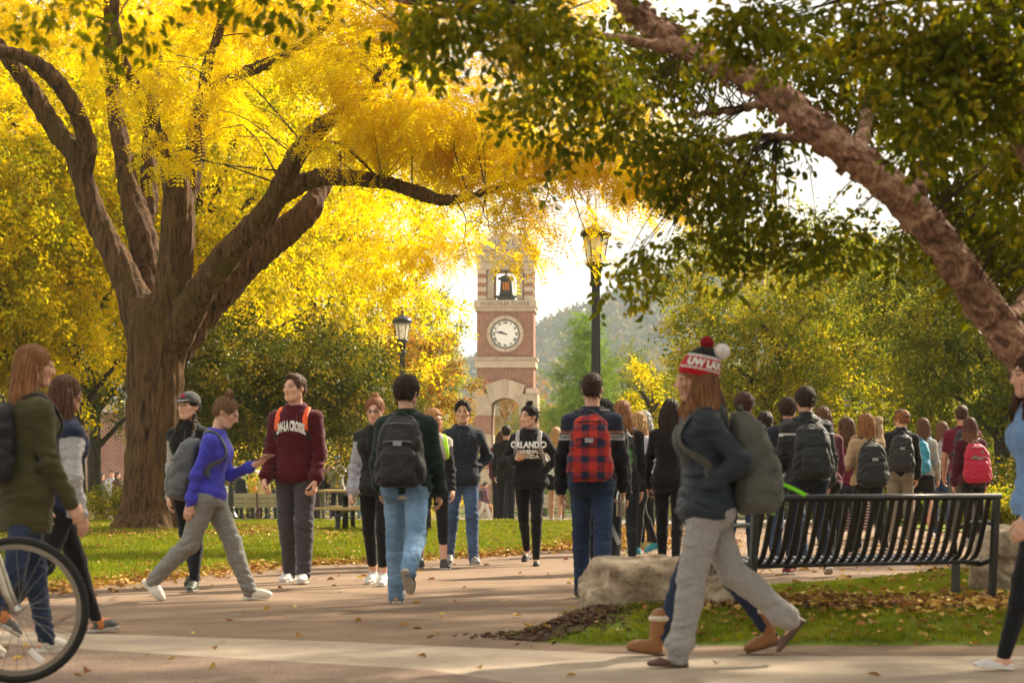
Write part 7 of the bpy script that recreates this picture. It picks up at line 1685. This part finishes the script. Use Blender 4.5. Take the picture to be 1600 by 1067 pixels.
back(1519, 30.8, 'straight haired woman in a dark maroon sweater with a red backpack', 1.655, 'f', ('long', (.075, .030, .018), .26), dict(kind='sweater', col=(.065, .009, .018), ease=.02, hem=-.06, sleeve_r=1.1), dict(kind='leggings', col=(.014, .012, .013)), dict(kind='sneaker', col=(.3, .28, .27)), hair_tip=(.26, .12, .05), head=(0, 0),
     pack=dict(label='crimson backpack with grey panels on the dark maroon sweater', col=(.42, .012, .045), pocket=(.46, .014, .05), upper=(.16, .15, .14), strap=(.20, .19, .18), trim=(.30, .24, .22), logo=(.35, .2, .2), size=(.33, .50, .20), top=.26))
# the striped tote of the maroon sleeved person
def stripes(m):
    nt = m.node_tree; b = nt.nodes['Principled BSDF']; w = nd(nt, 'ShaderNodeTexWave', Scale=9.0); w.bands_direction = 'Z'; nt.links.new(coords(nt), w.inputs['Vector']); nt.links.new(ramp(nt, w.outputs['Fac'], [(.45, (.10, .025, .03)), (.55, (.60, .50, .48))]), b.inputs['Base Color']); return m
M['stripes'] = stripes(nmat('striped_canvas', .85, .15)[0])
tb_ = MB().box((0, 0, -.24), (.34, .12, .36), bev=.03).build('tote_bag', M['stripes'], None); tag(tb_, 'pink and white striped tote bag held by the maroon sleeved person', 'bag'); carried(mg, 'R', tb_)
MB().tube(smooth_path([(-.1, 0, -.07), (-.07, 0, .0), (.07, 0, .0), (.1, 0, -.07)], 8), .008, 6).build('bag_handle', M['black'], tb_)
# -- far people on the plaza
GF = 'people on the far plaza'
def far(px, d, hdg, lab, H, sex, hairc, top, bot, **kw):
    s = dict(H=H, sex=sex, hair=(kw.pop('style', 'short' if sex == 'm' else 'long'), hairc, .25), top=dict(kind='jacket', col=top), bottom=dict(kind=kw.pop('bk', 'jeans'), col=bot), legs=kw.pop('legs', stand), arms=kw.pop('arms', (W_, W_)), q=kw.pop('q', .018), shoes=dict(kind='sneaker', col=kw.pop('shoe', (.15, .14, .13)))); s.update(kw)
    return person(px, d, hdg, lab, s, GF)
far(868, 40, 165, 'woman in a white sweatshirt and dark shorts with bare legs and red shoes', 1.66, 'f', BLD, (.55, .52, .50), (.015, .014, .015), bk='shorts', shoe=(.45, .02, .04), q=.012, socks=(.10, (.6, .58, .55)), legs=((10, 4, 0, 2), (-8, 8, -6, 2)))
far(791, 43, 176, 'person in a black jacket walking behind the lettered black hoodie', 1.76, 'm', DBR, (.014, .013, .014), (.016, .015, .017), q=.012, legs=((10, 4, 0, 2), (-10, 10, -8, 2)))
far(783, 45, 176, 'person in maroon beside the walker in the black jacket', 1.70, 'f', BRN, (.11, .012, .025), (.02, .02, .022), legs=((8, 4, 0, 2), (-10, 10, -8, 2)))
far(774, 104, 10, 'small figure in an olive top and yellow shorts under the tower arch', 1.62, 'f', BRN, (.14, .13, .06), (.62, .40, .03), bk='shorts')
far(757, 102, 100, 'small figure in pale trousers with a dark pack beside the tower leg', 1.75, 'm', DBR, (.10, .03, .05), (.42, .39, .34), legs=((22, 4, 0, 2), (-22, 16, -16, 2)), pack=dict(label='dark pack on the small figure beside the tower leg', col=(.03, .03, .04), size=(.3, .46, .2), sides=()))
far(741, 100, -80, 'small figure in brown by the left foot of the tower', 1.68, 'f', BRN, (.16, .10, .07), (.05, .05, .06))
far(527, 66, -8, 'onlooker in a pale grey sweatshirt and blue cap with hands raised', 1.78, 'm', DBR, (.30, .28, .25), (.02, .02, .024), arms=(('ik', (-.02, .14, -.02), None), ('ik', (.02, .13, -.04), None)), cap=dict(col=(.10, .26, .42)), q=.014)
far(556, 65, 4, 'onlooker in a charcoal jacket and light jeans', 1.74, 'm', BRN, (.05, .05, .055), (.20, .27, .36), q=.014)
far(499, 66, 30, 'onlooker in black beside the pale grey sweatshirt', 1.72, 'm', DBR, (.016, .016, .017), (.20, .18, .16), q=.014)
far(512, 70, 20, 'onlooker with a purple bag behind the pale grey sweatshirt', 1.62, 'f', BRN, (.10, .07, .16), (.10, .04, .22))
far(577, 69, -20, 'onlooker in maroon behind the picnic table', 1.72, 'm', BRN, (.16, .02, .04), (.10, .12, .16))
far(392, 76, 70, 'person in a red jacket behind the far bench', 1.66, 'f', BLD, (.52, .02, .03), (.05, .05, .07))
far(412, 74, 170, 'person in tan sitting height behind the far bench', 1.50, 'f', (.12, .05, .025), (.55, .37, .16), (.03, .03, .035))
far(374, 74, 150, 'person in black behind the far lamp post', 1.55, 'm', DBR, (.018, .018, .02), (.03, .03, .035))
far(425, 75, -160, 'person in dark grey next to the tan jacket far away', 1.58, 'm', BRN, (.04, .04, .045), (.04, .04, .05))
far(436, 77, 60, 'person in charcoal between the tan jacket and the maroon hoodie', 1.62, 'm', DBR, (.06, .055, .06), (.05, .05, .06))
far(144, 88, 160, 'small figure in a pale shirt by the brick building', 1.66, 'f', BRN, (.50, .46, .44), (.10, .08, .09))
far(157, 87, 75, 'small figure in black with a pack by the brick building', 1.76, 'm', DBR, (.016, .016, .017), (.03, .03, .03), legs=((18, 4, 0, 2), (-16, 12, -10, 2)), pack=dict(label='dark pack on the small figure in black', col=(.02, .03, .03), size=(.3, .46, .2), sides=()))
far(175, 84, 0, 'small figure in grey beside the locust trunk', 1.78, 'm', DBR, (.35, .36, .38), (.06, .07, .10))
far(184, 83, 30, 'small figure in dark clothes at the edge of the locust trunk', 1.70, 'f', DBR, (.06, .03, .03), (.03, .03, .035))
